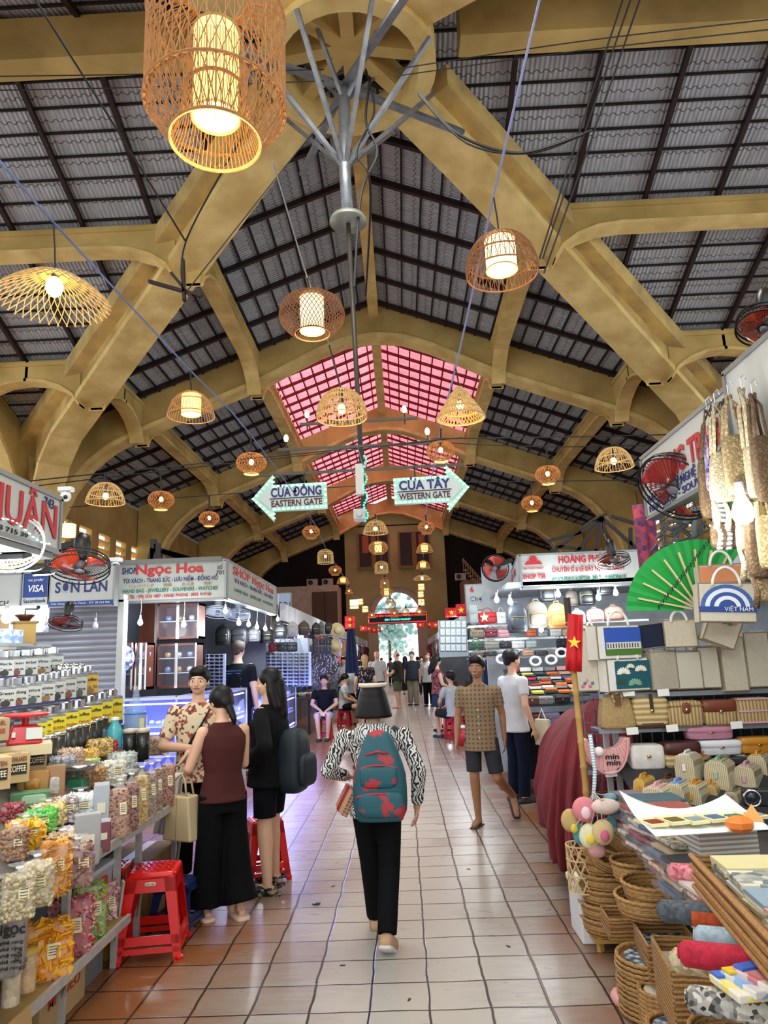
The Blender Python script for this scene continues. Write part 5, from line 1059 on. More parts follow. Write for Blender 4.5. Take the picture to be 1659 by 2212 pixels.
for i, (px, nm) in enumerate(((6, 'pale blue'), (24, 'white'))):
    p = ax(px, 1398, -2.93); p.z = 1.95; T = thing('tissue_box', '%s patterned box left of the grinder' % nm, 'box', tuple(p), .6); MB().box((0, 0, .05), (.14, .12, .1)).build('carton', mat('#dfe8f4', .6, col2='#6a8fc8', kind='vor', ns=30), T, bev=.003); MB().box((0, 0, .102), (.07, .02, .004)).build('slot', M_white, T)
# lidded small tins stacked on the second row
for i, (px, py) in enumerate(((128, 1442), (143, 1440), (158, 1438), (172, 1437))):
    p = ax(px, py+14, -2.76); T = thing('lidded_tin', 'small steel lidded tin, %s from the left behind the tea jars' % ORD[i], 'tin', (p.x, p.y, 1.735), 0, 'steel tins behind the tea jars'); MB().lathe([(.04, 0), (.045, .01), (.045, .05), (.01, .055)], n=16).build('tin', M_chrome, T, True); MB().ell((0, 0, .06), .01, 8, 5).build('knob', M_chrome, T)
# black canisters
for i, (px, py, h_) in enumerate(((88, 1650, 50), (104, 1644, 50), (122, 1638, 50), (144, 1622, 44), (160, 1617, 44), (176, 1612, 42), (192, 1604, 40), (206, 1598, 40), (218, 1592, 38))):
    p = onl(px, py); T = thing('dark_canister', 'black tea canister with steel lid, %s from the left before the coffee jars' % ORD[i], 'canister', (p.x, p.y, lz(p.x)), 0, 'black tea canisters'); h = at(px, py-h_, p.y).z-p.z; h = max(.08, h); m = MB(); m.lathe([(.05, 0), (.052, .01), (.052, h)], n=18); m.build('can_body', mat('#2b2a24', .3, n=.5, ns=30), T, True); MB().lathe([(.054, h), (.055, h+.02), (.05, h+.024), (.01, h+.024)], n=18).build('lid', M_chrome, T, True)
p = onl(294, 1645); T = thing('tea_jars', 'pair of tall clear jars of black tea right of the sweets', 'jar', (p.x, p.y, lz(p.x))); 
for dx in (-.055, .05):
    m = MB(); m.lathe([(.05, .0), (.05, .22)], (dx, 0, 0), 18); o = m.build('jar', mat('#23261f', .25, n=.5, ns=40), T, True); m = MB(); m.lathe([(.053, .22), (.053, .25), (.01, .255)], (dx, 0, 0), 18); m.build('lid', mat('#c7b8a8', .3), o, True)
# water demijohn and blue bottle
p = onl(291, 1602); T = thing('water_demijohn', 'clear blue tinted demijohn with a cup on top behind the nut bags', 'bottle', (p.x, p.y, lz(p.x))); k = (at(291, 1480, p.y).z-lz(p.x))/.62; k = max(.75, min(1.2, k))
m = MB(); m.lathe([(.1*k, 0), (.125*k, .02), (.125*k, .3*k), (.12*k, .34*k), (.09*k, .4*k), (.04*k, .46*k), (.035*k, .52*k)], n=24); m.build('bottle_body', mat('#a9c8e6', .06, alpha=.35, spec=.8), T, True)
m = MB(); m.lathe([(.118*k, .02), (.118*k, .29*k)], n=24); m.build('water', mat('#9fb8d8', .05, alpha=.6), T, True); m = MB(); m.tube([(.127*k*cos(a*pi/10), .127*k*sin(a*pi/10), .31*k) for a in range(20)], .008, 5, True); m.build('blue_band', mat('#4a7fd0', .3), T); MB().lathe([(.03*k, .52*k), (.045*k, .61*k), (.04*k, .61*k)], n=18).build('cup', M_plas, T, True); MB().box((.1*k, -.09*k, .2*k), (.05, .004, .09)).build('bottle_label', mat('#d9d2a0', .5), T)
p = onl(246, 1618); T = thing('blue_bottle', 'small turquoise plastic bottle beside the demijohn', 'bottle', (p.x, p.y, lz(p.x))); m = MB(); m.lathe([(.06, 0), (.065, .02), (.062, .14), (.04, .18), (.03, .2), (.03, .22)], n=20); m.build('bottle_body', mat('#4fb3b8', .2, alpha=.8), T, True); MB().lathe([(.034, .22), (.034, .24), (.01, .245)], n=14).build('cap', M_white, T)
# scales
p = ax(52, 1606, -2.3); T = thing('kitchen_scale', 'red kitchen scale with a round tray before the coffee jars', 'scale', tuple(p), .5); MB().box((0, 0, .055), (.2, .17, .11), taper=(.7, .6)).build('scale_body', mat('#c81c20', .3), T, bev=.012); MB().box((.05, -.078, .06), (.09, .01, .07), rx=-.35).build('dial', mat('#c9cfc4', .3), T, bev=.003); MB().tube([(0, 0, .1), (0, 0, .15)], .02, 10).build('stem', mat('#c81c20', .3), T); MB().lathe([(.01, .15), (.12, .155), (.135, .17), (.13, .175), (.01, .165)], n=24).build('tray', mat('#d8363a', .3), T, True); MB().box((-.06, -.09, .06), (.02, .005, .03)).build('sticker', M_white, T)
MB().box((0, 0, -.03), (.3, .25, .06)).build('stand_block', mat('#d8c9a0', .5), T)
p = onl(168, 1702); T = thing('balance_scale', 'green scale with a steel bowl among the nut bags', 'scale', (p.x, p.y, lz(p.x))); MB().box((0, 0, .03), (.12, .12, .06), taper=(.8, .8)).build('scale_body', mat('#1f6a4a', .4), T, bev=.006); MB().tube([(0, 0, .06), (0, 0, .1)], .015, 8).build('stem', mat('#1f6a4a', .4), T); MB().lathe([(.02, .1), (.1, .11), (.125, .15), (.12, .15), (.02, .108)], n=26).build('steel_bowl', M_chrome, T, True)
# coffee cartons
def carton(lab, px0, px1, yt, yb, X, lines, c='#c9ad7c', d=.2, grp=None, z=None):
    a = ax((px0+px1)/2, yb, X); w_ = (px1-px0)*a.y/F; h = at((px0+px1)/2, yt, a.y).z-a.z; T = thing('carton', lab, 'box', (X-d*.3, a.y+.05, a.z), radians(40)); MB().box((0, 0, h/2), (w_*1.15, d, h)).build('box_body', mat(c, .7, n=.08, ns=5), T, bev=.003)
    MB().box((0, 0, h+.001), (.03, d, .002)).build('tape', mat('#b89a64', .4), T)
    zz = h*.8
    for t, s, cc, bg in lines:
        if bg: MB().box((0, -d/2-.002, zz), (w_*.86, .003, s*1.3)).build('print_band', mat(bg, .5), T)
        text(t, s, mat(cc, .5), T, (0, -d/2-.005, zz), w_=w_*.78, ext=.001, bold=.015); zz -= s*1.5
    return T
carton('carton reading HIGHLANDS COFFEE at the left edge', 18, 60, 1626, 1690, -2.2, [('HIGHLANDS', .035, '#8a3a2c', None), ('COFFEE', .045, '#f0e6c8', '#2a2018')]); carton('carton reading VIETNAM COFFEE beside the highlands carton', 62, 98, 1610, 1668, -2.25, [('VIETNAM', .035, '#b03a2c', None), ('COFFEE', .045, '#f0e6c8', '#2a2018')]); carton('carton reading NGUYEN COFFEE cut by the left edge', -32, 18, 1636, 1706, -2.15, [('NGUYEN', .035, '#8a3a2c', None), ('COFFEE', .045, '#f0e6c8', '#2a2018')]); carton('small carton with BARREL COFFEE under the tea jars', -30, 16, 1552, 1600, -2.3, [('BARREL', .03, '#8a2a2c', None), ('COFFEE', .035, '#b03a2c', None)], '#b59a72')
for i, (x0, x1, yt, yb, c, lab) in enumerate(((40, 100, 1664, 1712, '#b5854a', 'open brown paper bag showing dried fruit'), (96, 136, 1652, 1728, '#a9805a', 'standing kraft paper bag with a clear front'))):
    b = onl((x0+x1)/2, yb); w_ = (x1-x0)*b.y/F; h = at((x0+x1)/2, yt, b.y).z-b.z; T = thing('paper_bag', lab, 'paper bag', (b.x, b.y, lz(b.x)), .4); m = MB(); m.rbox((0, 0, h/2), (w_, w_*.5, h), 9, 20, 9, (1, .5)); m.build('paper_body', mat(c, .7, n=.2, ns=9), T, True); MB().rbox((0, -w_*.2, h*.42), (w_*.5, w_*.12, h*.5), 5, 14, 7).build('clear_window', mat('#c8923a' if i == 0 else '#cfc8bc', .25, n=.4, ns=40), T, True)
b = onl(64, 1742); T = thing('food_box', 'green cardboard food box behind the green kiwi', 'box', (b.x, b.y, lz(b.x)), .45); MB().box((0, 0, .04), (.2, .12, .08)).build('box_body', mat('#4f7a52', .5), T, bev=.004); MB().rbox((.02, -.058, .045), (.13, .012, .05), 4, 14, 7).build('box_label', mat('#9fc0a0', .5), T)
b = onl(338, 1628); 
# under the stand
def cbox(lab, g, d, c, rz=0., txt=None, tc='#b03a2a', z=0.):
    T = thing('cardboard_box', lab, 'box', (g[0], g[1], z), rz); MB().box((0, 0, d[2]/2), d).build('box_body', mat(c, .75, n=.12, ns=5), T, bev=.004); MB().box((0, 0, d[2]+.001), (d[0]*.2 if d[0] < d[1] else d[0], d[1] if d[0] < d[1] else d[1]*.2, .002)).build('tape', mat('#c4a56a', .4), T)
    if txt: text(txt, .07, mat(tc, .6), T, (d[0]/2+.003, 0, d[2]*.55), w_=d[1]*.7, rot=(pi/2, 0, pi/2), ext=.001, bold=.01); text('CƠ SỞ KINH DOANH', .03, mat(tc, .6), T, (d[0]/2+.003, 0, d[2]*.85), w_=d[1]*.7, rot=(pi/2, 0, pi/2), ext=.001)
    return T
cbox('pale cardboard box with red writing under the lower rack', (-1.96, 4.02), (.3, .5, .24), '#b89a6c', 0, 'MÍT DẺO')
cbox('brown cardboard box under the tall nut bags', (-2.0, 5.55), (.36, .6, .42), '#8a6a34', 0)
cbox('yellow cardboard box in the shade beneath the stand', (-2.05, 4.95), (.34, .45, .4), '#a8812c', 0)
T = thing('plastic_bin', 'grey plastic storage bin with a red clip under the stand', 'bin', (-1.98, 4.45, .3), 0); MB().box((0, 0, .14), (.3, .34, .28), taper=(1.08, 1.08)).build('bin_body', mat('#9aa0a6', .4, alpha=.9), T, bev=.01); MB().box((0, 0, .29), (.34, .38, .03)).build('lid', mat('#b9bec2', .4), T, bev=.008); MB().box((.17, 0, .22), (.02, .12, .05)).build('clip', mat('#c4202c', .4), T, bev=.004); MB().box((0, 0, -.15), (.26, .3, .3)).build('crate_beneath', mat('#6f7378', .5), T)
p = ax(40, 2180, LX-.02); T = thing('cardboard_sheet', 'flattened cardboard leaning at the lower left corner', 'cardboard', (LX+.06, 3.15, 0), 0); m = MB(); m.box((0, 0, .16), (.012, .5, .34), ry=-.12); m.build('sheet', mat('#b99564', .8, n=.15, ns=5), T)
# plastic stools
def stool(lab, loc, c='#d4140f', h=.46, w0=.36, w1=.25, rz=0., seat=None, grp='red plastic stools', nm='plastic_stool'):
    T = thing(nm, lab, 'stool', loc, rz, grp); M_ = mat(c, .28, spec=.6)
    def corner(sx, sy, z): t = z/h; w_ = w0+(w1-w0)*t; return V((sx*w_/2, sy*w_/2, z))
    m = MB(); m.rbox((0, 0, h-.02), (w1*1.06, w1*1.06, .045), 7, 28, 7); m.build('seat', seat or M_, T, True)
    m = MB()
    for i in range(7):
        for j in range(6): m.box((-w1*.36+i*w1*.12+(.012 if j % 2 else 0), -w1*.34+j*w1*.135, h+.004), (w1*.085, w1*.02, .004), rz=.5 if (i+j) % 2 else -.5)
    m.build('grip_pattern', mat('#a50f0c' if c == '#d4140f' else '#14204a', .5), T)
    for sx in (-1, 1):
        for sy in (-1, 1):
            m = MB(); a, b = corner(sx, sy, 0), corner(sx, sy, h-.03); m.add([a+V((-.022*sx, -.0, 0))*2, a, a+V((0, -.044*sy, 0)), a+V((-.03*sx, -.03*sy, 0)), b+V((-.07*sx, 0, 0)), b, b+V((0, -.07*sy, 0)), b+V((-.04*sx, -.04*sy, 0))], [(0, 1, 5, 4), (1, 2, 6, 5), (2, 3, 7, 6), (3, 0, 4, 7), (3, 2, 1, 0), (4, 5, 6, 7)]); m.ell(a+V((-.02*sx, -.02*sy, .02)), (.03, .03, .02), 8, 5); m.build('leg', M_, T)
    for k in range(4):
        q = Matrix.Rotation(k*pi/2, 4, 'Z'); m = MB().at(q)
        def pt(x, z): t = z/h; w_ = w0+(w1-w0)*t; return V((x*w_/2, -w_/2, z))
        for x0_, x1_, z0, z1 in ((-1, 1, h*.78, h*.97), (-.98, .98, h*.2, h*.3), (-.98, .98, h*.11, h*.17)):
            v = [pt(x0_, z0), pt(x1_, z0), pt(x1_, z1), pt(x0_, z1)]; m.add(v+[p+V((0, .012, 0)) for p in v], [(0, 1, 2, 3), (7, 6, 5, 4), (0, 4, 5, 1), (1, 5, 6, 2), (2, 6, 7, 3), (3, 7, 4, 0)])
        m.build('side_apron', M_, T)
    return T
g = gr(335, 2072); s_ = stool('big red plastic stool in the left foreground', (-1.64, 4.86, 0), h=.49, w0=.4, w1=.29, rz=radians(9)); MB().rbox((0, -.155, .43), (.07, .006, .022), 4, 12, 5).build('maker_badge', mat('#e8e0c0', .4), s_); text('DUY TÂN', .012, M_tk, s_, (0, -.16, .43), ext=.001)
stool('small navy stool seen through the legs of the big red stool', (-1.62, 5.28, 0), '#1c2c5c', .3, .3, .22, radians(-10), grp=None)
stool('red stool half hidden left of the big stool', (-2.02, 5.05, 0), h=.46, rz=.1)
stool('red stool behind the brown-top woman', (-1.22, 6.35, 0), h=.46, rz=.4)
# ================= RIGHT FOREGROUND STALL =================
YB = 4.95
M_wick = mat('#b98d52', .7, col2='#7d5528', kind='wavez', ns=16, n=1.5, bump=.6, bs=90, key='w'); M_wick2 = mat('#c9ad7c', .7, col2='#9a7c4c', kind='wavex', ns=14, n=1.0, bump=.5, bs=90, key='w2'); M_straw = mat('#d8c08c', .75, col2='#a98c58', kind='wavez', ns=9, n=.6, bump=.4, bs=60, key='s'); M_jute = mat('#b99c68', .8, n=.3, ns=90, bump=.5, bs=140)
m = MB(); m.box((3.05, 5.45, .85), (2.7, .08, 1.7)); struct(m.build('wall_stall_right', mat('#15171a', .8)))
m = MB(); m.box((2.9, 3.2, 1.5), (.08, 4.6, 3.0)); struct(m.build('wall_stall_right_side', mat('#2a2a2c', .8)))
T = thing('grid_panel', 'black wire grid panel behind the handbags', 'panel', (2.2, YB+.14, 0)); m = MB()
for i in range(28): m.bar((-.98+i*.075, 0, .25), (-.98+i*.075, 0, 1.75), .006, .006)
for i in range(20): m.bar((-.98, 0, .28+i*.075), (1.05, 0, .28+i*.075), .006, .006)
m.build('wire_mesh', mat('#6d7275', .4, .5), T)
for px in (1321, 1342): p = at(px, 1700, YB+.1); m = MB(); m.box((p.x-2.2, -.02, .9), (.035, .03, 1.8)); m.build('upright', mat('#c9cccb', .4), T)
def shelf(lab, px0, px1, py, Y=YB, d=.22):
    a, b = at(px0, py, Y), at(px1, py-(px1-px0)*.012, Y); z = (a.z+b.z)/2; T = thing('wall_shelf', lab, 'shelf', ((a.x+b.x)/2, Y, z)); MB().box((0, .02, -.012), (b.x-a.x, d, .02)).build('shelf_board', mat('#2c2d30', .5), T); MB().box((0, -d/2+.02, -.012), (b.x-a.x, .008, .03)).build('edge_strip', mat('#8f9496', .4, .4), T); return z
z1 = shelf('top shelf under the canvas totes', 1285, 1700, 1494); z2 = shelf('shelf under the straw handbags', 1285, 1700, 1568); z3 = shelf('shelf under the pink crescent bag', 1262, 1600, 1656)
def box_(x0, x1, yt, yb, Y, z=None):
    a = at((x0+x1)/2, yb, Y); w_ = (x1-x0)*Y/F*1.0; h = at((x0+x1)/2, yt, Y).z-(z if z is not None else a.z); return (a.x, Y, z if z is not None else a.z), w_, h
def TB(lab, x0, x1, yt, yb, Y=YB, d=.16, **k):
    l, w_, h = box_(x0, x1, yt, yb, Y); return tote(lab, l, w_, h, d, **k), w_, h
M_beige = mat('#cdc2ab', .85, n=.1, ns=50, bump=.1, bs=120); M_grey = mat('#bbb09c', .85, n=.12, ns=50, bump=.1, bs=120)
def plate(m, c, s, col, T, nm, y): MB().box((c[0], y, c[1]), (s[0], .004, s[1])).build(nm, mat(col, .6), T)
M_wt = mat('#eceae2', .8, n=.06, ns=60)
T, w_, h = TB('white tote printed with a palace under blue sky', 1276, 1380, 1352, 1424, YB-.12, .14, m=M_wt, rz=.25, fill=False); T.location.z = at(1328, 1424, YB-.12).z; y = -.078
plate(None, (w_*.08, h*.55), (w_*.8, h*.78), '#2f57b4', T, 'printed_sky', y); plate(None, (w_*.08, h*.22), (w_*.8, h*.2), '#4e7a2e', T, 'printed_lawn', y-.003); plate(None, (w_*.08, h*.4), (w_*.76, h*.2), '#d9d6cc', T, 'printed_palace', y-.005)
m = MB(); [m.box((w_*(-.27+i*.06), y-.008, h*.4), (w_*.02, .002, h*.13)) for i in range(12)]; m.build('printed_columns', mat('#3a3f4a', .6), T)
T, w_, h = TB('white tote printed with pale lotus flowers on dark water', 1298, 1398, 1422, 1492, YB-.1, .14, m=M_wt, rz=.25, fill=False, hup=True); y = -.078
plate(None, (w_*.1, h*.5), (w_*.8, h*.84), '#1d5a66', T, 'printed_water', y)
for cx_, cz, s, c in ((-.12, .55, .16, '#f2eee2'), (.28, .62, .14, '#f0ead6'), (.05, .72, .1, '#e6e2d0'), (.12, .2, .16, '#7fae8c'), (-.2, .25, .12, '#2c4f3a')):
    m = MB()
    for k in range(9): a = pi*k/8; m.ell((w_*cx_+w_*s*.6*cos(a), y-.004, h*cz+w_*s*.4*sin(a)), (w_*s*.42, .002, w_*s*.16), 10, 4, Matrix.Rotation(-a, 3, 'Y'))
    m.build('printed_flower', mat(c, .6), T); 
    if cz > .5: MB().ell((w_*cx_, y-.007, h*cz), (w_*s*.2, .002, w_*s*.12), 10, 5).build('printed_heart', mat('#e8b23a', .6), T)
T, w_, h = TB('cream tote with small pink flowers nearest the bamboo pole', 1245, 1294, 1362, 1492, YB, .16, rz=-.2, fill=False); 
for k in range(5): MB().ell((w_*(-.2+.1*k), -.085, h*(.08+.05*((k*7) % 3))), (.012, .003, .012), 8, 5).build('printed_flower', mat(['#d8607a', '#3f7a9a', '#d88aa0'][k % 3], .6), T)
TB('plain cream tote behind the palace tote', 1262, 1284, 1350, 1400, YB+.03, .1, fill=False)
TB('folded navy blue tote between the printed totes', 1378, 1444, 1348, 1400, YB-.05, .14, m=mat('#101a36', .8), handles=False, fill=False, ry=-.08)
TB('beige tote with clear plastic stuffing beside the navy tote', 1438, 1504, 1340, 1398, YB-.1, .18, m=M_beige, rz=-.3)
T, w_, h = TB('tilted beige tote with a pink printed blossom', 1512, 1578, 1312, 1392, YB-.25, .16, m=M_beige, ry=.42, rz=-.2)
for k in range(6): MB().ell((w_*(-.05+.06*k), -.088, h*(.62+.05*((k*5) % 3))), (.016, .003, .012), 8, 5).build('printed_blossom', mat('#e87a8a' if k % 3 else '#4a8a4a', .6), T)
for i, (x0, x1, yt, yb, mm, lab) in enumerate([(1394, 1456, 1408, 1489, M_grey, 'grey-beige standing tote right of the lotus tote'), (1458, 1510, 1408, 1487, mat('#cbc5b2', .85), 'pale standing tote in the middle of the row'), (1508, 1550, 1398, 1485, mat('#c6bfac', .85), 'narrow pale tote leaning right'), (1553, 1606, 1378, 1492, M_beige, 'tall beige tote second from the right edge'), (1608, 1660, 1367, 1483, M_beige, 'tall beige tote at the right edge')]):
    TB(lab, x0, x1, yt, yb, YB-.04, .16, m=mm, handles=False, rz=[.2, 0, -.1, .05, 0][i], grp=None)
# straw and wicker handbags (second row)
def HBG(lab, x0, x1, yt, yb, Y=YB-.06, d=.12, z=None, **k):
    l, w_, h = box_(x0, x1, yt, yb, Y, z); return handbag(lab, l, w_, h, d, k.pop('c', '#b99c68'), **k), w_, h
T, w_, h = HBG('beige woven jute bucket bag with a ring handle', 1295, 1371, 1500, 1572, d=.16, patb=M_jute, handle=False, flap=False, clasp=None, tape=.72, z=z2); m = MB(); m.tube([(.03*cos(a*pi/8), -.07, h*.95+.035*sin(a*pi/8)) for a in range(16)], .008, 6, True); m.build('ring_handle', M_straw, T, True); MB().box((0, -.085, h*.82), (.035, .012, .05)).build('leather_tab', mat('#6b4326', .5), T)
T, w_, h = HBG('striped straw basket bag with a brown leather base', 1370, 1437, 1504, 1568, d=.14, patb=M_straw, handle=False, flap=False, tape=1.12, z=z2); MB().rbox((0, 0, h*.1), (w_*.96, .142, h*.24), 7, 24, 6).build('leather_base', mat('#4f2f1c', .5), T, True); MB().box((0, -.08, h*.85), (.02, .012, .1)).build('strap', mat('#3a2416', .5), T)
T, w_, h = HBG('square wicker box bag with a brown buckle', 1440, 1513, 1512, 1562, d=.15, patb=M_wick2, handle=False, flap=False, z=z2, clasp=None); MB().rbox((0, -.078, h*.72), (.055, .012, .07), 4, 14, 6).build('leather_buckle', mat('#7a3f22', .5), T, True); MB().ell((0, -.088, h*.66), (.012, .006, .012), 10, 6).build('ring_clasp', M_chrome, T, True); m = MB(); m.box((0, 0, h*.8), (w_*1.02, .156, .008)); m.build('lid_edge', mat('#8c6a3c', .6), T)
T, w_, h = HBG('wicker bag with a brown leather flap and ring clasp', 1516, 1585, 1510, 1560, d=.13, patb=M_wick2, flapc='#7c3f2c', handle=False, z=z2, clasp=M_chrome)
T, w_, h = HBG('pink trimmed wicker bag at the right edge', 1588, 1662, 1505, 1556, d=.13, patb=M_wick2, handle=False, flap=False, z=z2, clasp=None); m = MB()
for z in (.08, .5, .95): m.box((0, -.067, h*z), (w_*.95, .01, h*.06))
m.build('pink_trim', mat('#d8a0b4', .5), T)
# price cards
for i, (px, py) in enumerate(((1358, 1496), (1433, 1496), (1366, 1579), (1452, 1573), (1591, 1566), (1320, 1670))):
    p = at(px, py, YB-.16); tag(MB().box((0, 0, 0), (.075, .003, .045), ry=-.04).build('price_card', M_paper, loc=tuple(p)), 'white price card on the shelf edge under the %s' % ['lotus tote', 'grey-beige tote', 'jute bucket bag', 'wicker box bag', 'pink trimmed bag', 'pink crescent bag'][i], 'price card')
# third row
l, w_, h = box_(1260, 1360, 1592, 1660, YB-.12, z3); T = thing('handbag', 'pink crescent shoulder bag lettered min min', 'handbag', l); m = MB()
n = 16
O_ = [(w_*.5*cos(pi+pi*i/n), h*.9+h*.9*sin(pi+pi*i/n)*(1 if 0 < i < n else 0)) for i in range(n+1)]; I_ = [(w_*.36*cos(pi+pi*i/n), h*.98+h*.34*sin(pi+pi*i/n)) for i in range(n+1)]
O_[0] = (-w_*.5, h*.98); O_[-1] = (w_*.5, h*.98)
for i in range(n): m.prism([O_[i], O_[i+1], I_[i+1], I_[i]], .09, 'y')
m.build('bag_body', mat('#e2a9a4', .45, n=.05, ns=9), T, bev=.004)
m = MB(); m.tube([(w_*.44*cos(pi+pi*k/14), -.055-.02*sin(pi*k/14), h*.95+h*1.0*sin(pi+pi*k/14)) for k in range(15)], .008, 6); m.build('shoulder_strap', mat('#d99a98', .45), T, True); MB().ell((-w_*.17, -.07, h*.62), .03, 12, 8).build('pompom', mat('#f2eae8', .9), T, True)
text('min', .045, M_tk, T, (.03, -.05, h*.44), w_=.085, bold=.02); text('min', .045, M_tk, T, (.035, -.05, h*.26), w_=.085, bold=.02)
HBG('white quilted vanity case with a zip', 1361, 1431, 1606, 1657, YB-.1, .14, z=z3, c='#e3ddd3', handle=False, flap=False); HBG('brown topped striped case right of the white vanity case', 1434, 1508, 1600, 1652, YB-.1, .14, patb=M_straw, flapc='#4a241c', handle=False, z=z3)
HBG('pink cylinder bag lying above the white clutch', 1484, 1577, 1568, 1594, YB-.05, .1, z=at(1530, 1596, YB-.05).z, c='#c9879c', handle=False); HBG('white clutch bag in shiny film', 1509, 1595, 1597, 1630, YB-.05, .12, c='#e6e8ea', handle=False); HBG('mustard clutch bag at the right edge', 1598, 1668, 1590, 1626, YB-.05, .12, c='#c98a2c', handle=False)
m = MB(); a = at(1480, 1631, YB); m.box((2.45, YB-.08, a.z-.02), (1.35, .26, .03)); struct(m.build('trim_shelf', mat('#2c2d30', .5)))
# little trunk bags on the slope
TK = [('beige trunk bag with a white flap', 1456, 1509, 1632, 1698, 4.6, '#c9c0aa', '#e3ded2'), ('amber topped trunk bag behind the green one', 1498, 1530, 1636, 1690, 4.75, '#b98a4a', '#c9812a'), ('green flapped wicker trunk bag', 1520, 1584, 1646, 1718, 4.55, '#cfc5a8', '#9ab88c'), ('pink bow wicker trunk bag', 1586, 1640, 1656, 1722, 4.55, '#cfc5a8', '#c9a0a8'), ('mustard bow wicker bag at the right edge', 1615, 1665, 1632, 1700, 4.7, '#cfc5a8', '#d09a3a'), ('dark patterned bag behind the green flap', 1545, 1580, 1628, 1662, 4.85, '#4a4a4e', '#2a2a2e'), ('slate blue roll bag behind the bows', 1580, 1620, 1630, 1660, 4.85, '#6a7686', '#59636f'),
 ('yellow and pink trunk bag at the left of the front row', 1384, 1448, 1702, 1768, 4.3, '#d6ccb0', '#dba8b0'), ('blue topped trunk bag in the front row', 1434, 1487, 1694, 1764, 4.35, '#cfc5a8', '#7f9fd0'), ('mustard topped trunk bag in the front row', 1472, 1522, 1696, 1758, 4.4, '#cfc5a8', '#d09a3a'), ('amber trunk bag with a gold buckle', 1512, 1556, 1696, 1746, 4.5, '#c9a05a', '#c98a2c'), ('yellow trunk bag at the back left of the front row', 1366, 1400, 1684, 1735, 4.5, '#d8ab2c', '#c9921e'), ('brown trunk bag between the two rows', 1420, 1452, 1684, 1722, 4.6, '#6a3f2a', '#54301e'), ('grey wicker trunk bag with a dark gem', 1563, 1600, 1712, 1748, 4.4, '#a79c86', '#8c8270')]
for lab, x0, x1, yt, yb, Y, c, cf in TK:
    l, w_, h = box_(x0, x1, yt, yb, Y); w_ *= .92; T = thing('trunk_bag', lab, 'handbag', l, radians(-38), 'little trunk bags on the sloping display')
    m = MB(); m.prism([(-w_*.42, 0), (w_*.42, 0), (w_*.42, h*.6), (w_*.36, h*.9), (w_*.2, h), (-w_*.2, h), (-w_*.36, h*.9), (-w_*.42, h*.6)], .2, 'y', (0, .1, 0)); m.build('bag_body', mat(c, .6, col2='#a8946a', kind='wavex', ns=30, n=.5, bump=.3, bs=80), T, bev=.008)
    m = MB(); m.prism([(-w_*.45, h*.4), (-w_*.44, h*.62), (-w_*.38, h*.93), (-w_*.2, h*1.03), (w_*.2, h*1.03), (w_*.2, h*.97), (-w_*.2, h*.97), (-w_*.34, h*.88), (-w_*.4, h*.6), (-w_*.41, h*.4)], .14, 'y', (0, .1, 0)); m.build('flap', mat(cf, .35), T)
    m = MB(); m.tube([(0, .03, h), (0, .05, h+.02), (0, .13, h+.02), (0, .16, h)], .007, 6); m.build('handle', mat(cf, .35), T, True); MB().box((0, -.006, h*.6), (.02, .012, .04)).build('tag', mat(cf, .35), T, bev=.003); MB().ell((-w_*.42, .1, h*.42), (.006, .012, .012), 8, 5).build('clasp', M_gold, T, True)
T = thing('sloping_display', 'dark sloping board under the little trunk bags', 'display board', (2.1, 4.6, 0)); m = MB(); a, b = at(1460, 1700, 4.6), at(1450, 1768, 4.3); m.prism([(-.42, b.z-.03), (.35, b.z+.25), (.35, b.z+.22), (-.42, b.z-.06)], 1.5, 'x', (0, 0, 0)); m.build('board', mat('#2c2d30', .6), T); 
m = MB(); [m.box((x, .1, (b.z)/2), (.04, .04, b.z+.06)) for x in (-.6, .6)]; m.build('leg', mat('#8f9496', .4, .4), T)
p = at(1638, 1722, 4.1); T = thing('toy_camera', 'black film camera at the right edge above the postcards', 'camera', tuple(p), -.3); MB().box((0, 0, 0), (.16, .07, .09)).build('camera_body', mat('#15181f', .4), T, bev=.012); m = MB(); m.tube([(-.04, -.03, .01), (-.04, -.09, .01)], .04, 20); m.build('lens', mat('#20242e', .25), T, True); m = MB(); m.tube([(-.04+.04*cos(k*pi/10), -.09, .01+.04*sin(k*pi/10)) for k in range(20)], .007, 5, True); m.build('lens_ring', M_chrome, T, True)
# bamboo pole, flag
a, b = V((1.1, 4.66, 0)), at(1229, 1345, 4.66); T = thing('bamboo_pole', 'bamboo pole standing at the front corner of the bag stall', 'pole', (1.1, 4.66, 0)); m = MB(); P = []; R_ = []
for i in range(14):
    t = i/13; q = (b-a)*t; P += [q-V((0, 0, .01)) if i else q, q, q+V((0, 0, .012))]; R_ += [.019, .023, .019]
m.tube(P, R_, 10); m.build('cane', mat('#c89a4e', .45, n=.3, ns=6, stretch=(1, 1, .4)), T, True)
m = MB(); q = b-a; m.tube([q+V((0, 0, -.02)), q+V((0, 0, .16))], .022, 8); m.build('cloth_wrap', mat('#3a3230', .8), T)
p = at(1241, 1388, 4.62); flag('limp red star flag hanging on the bamboo pole', tuple(p), .1, .36, -.3, droop=.12)
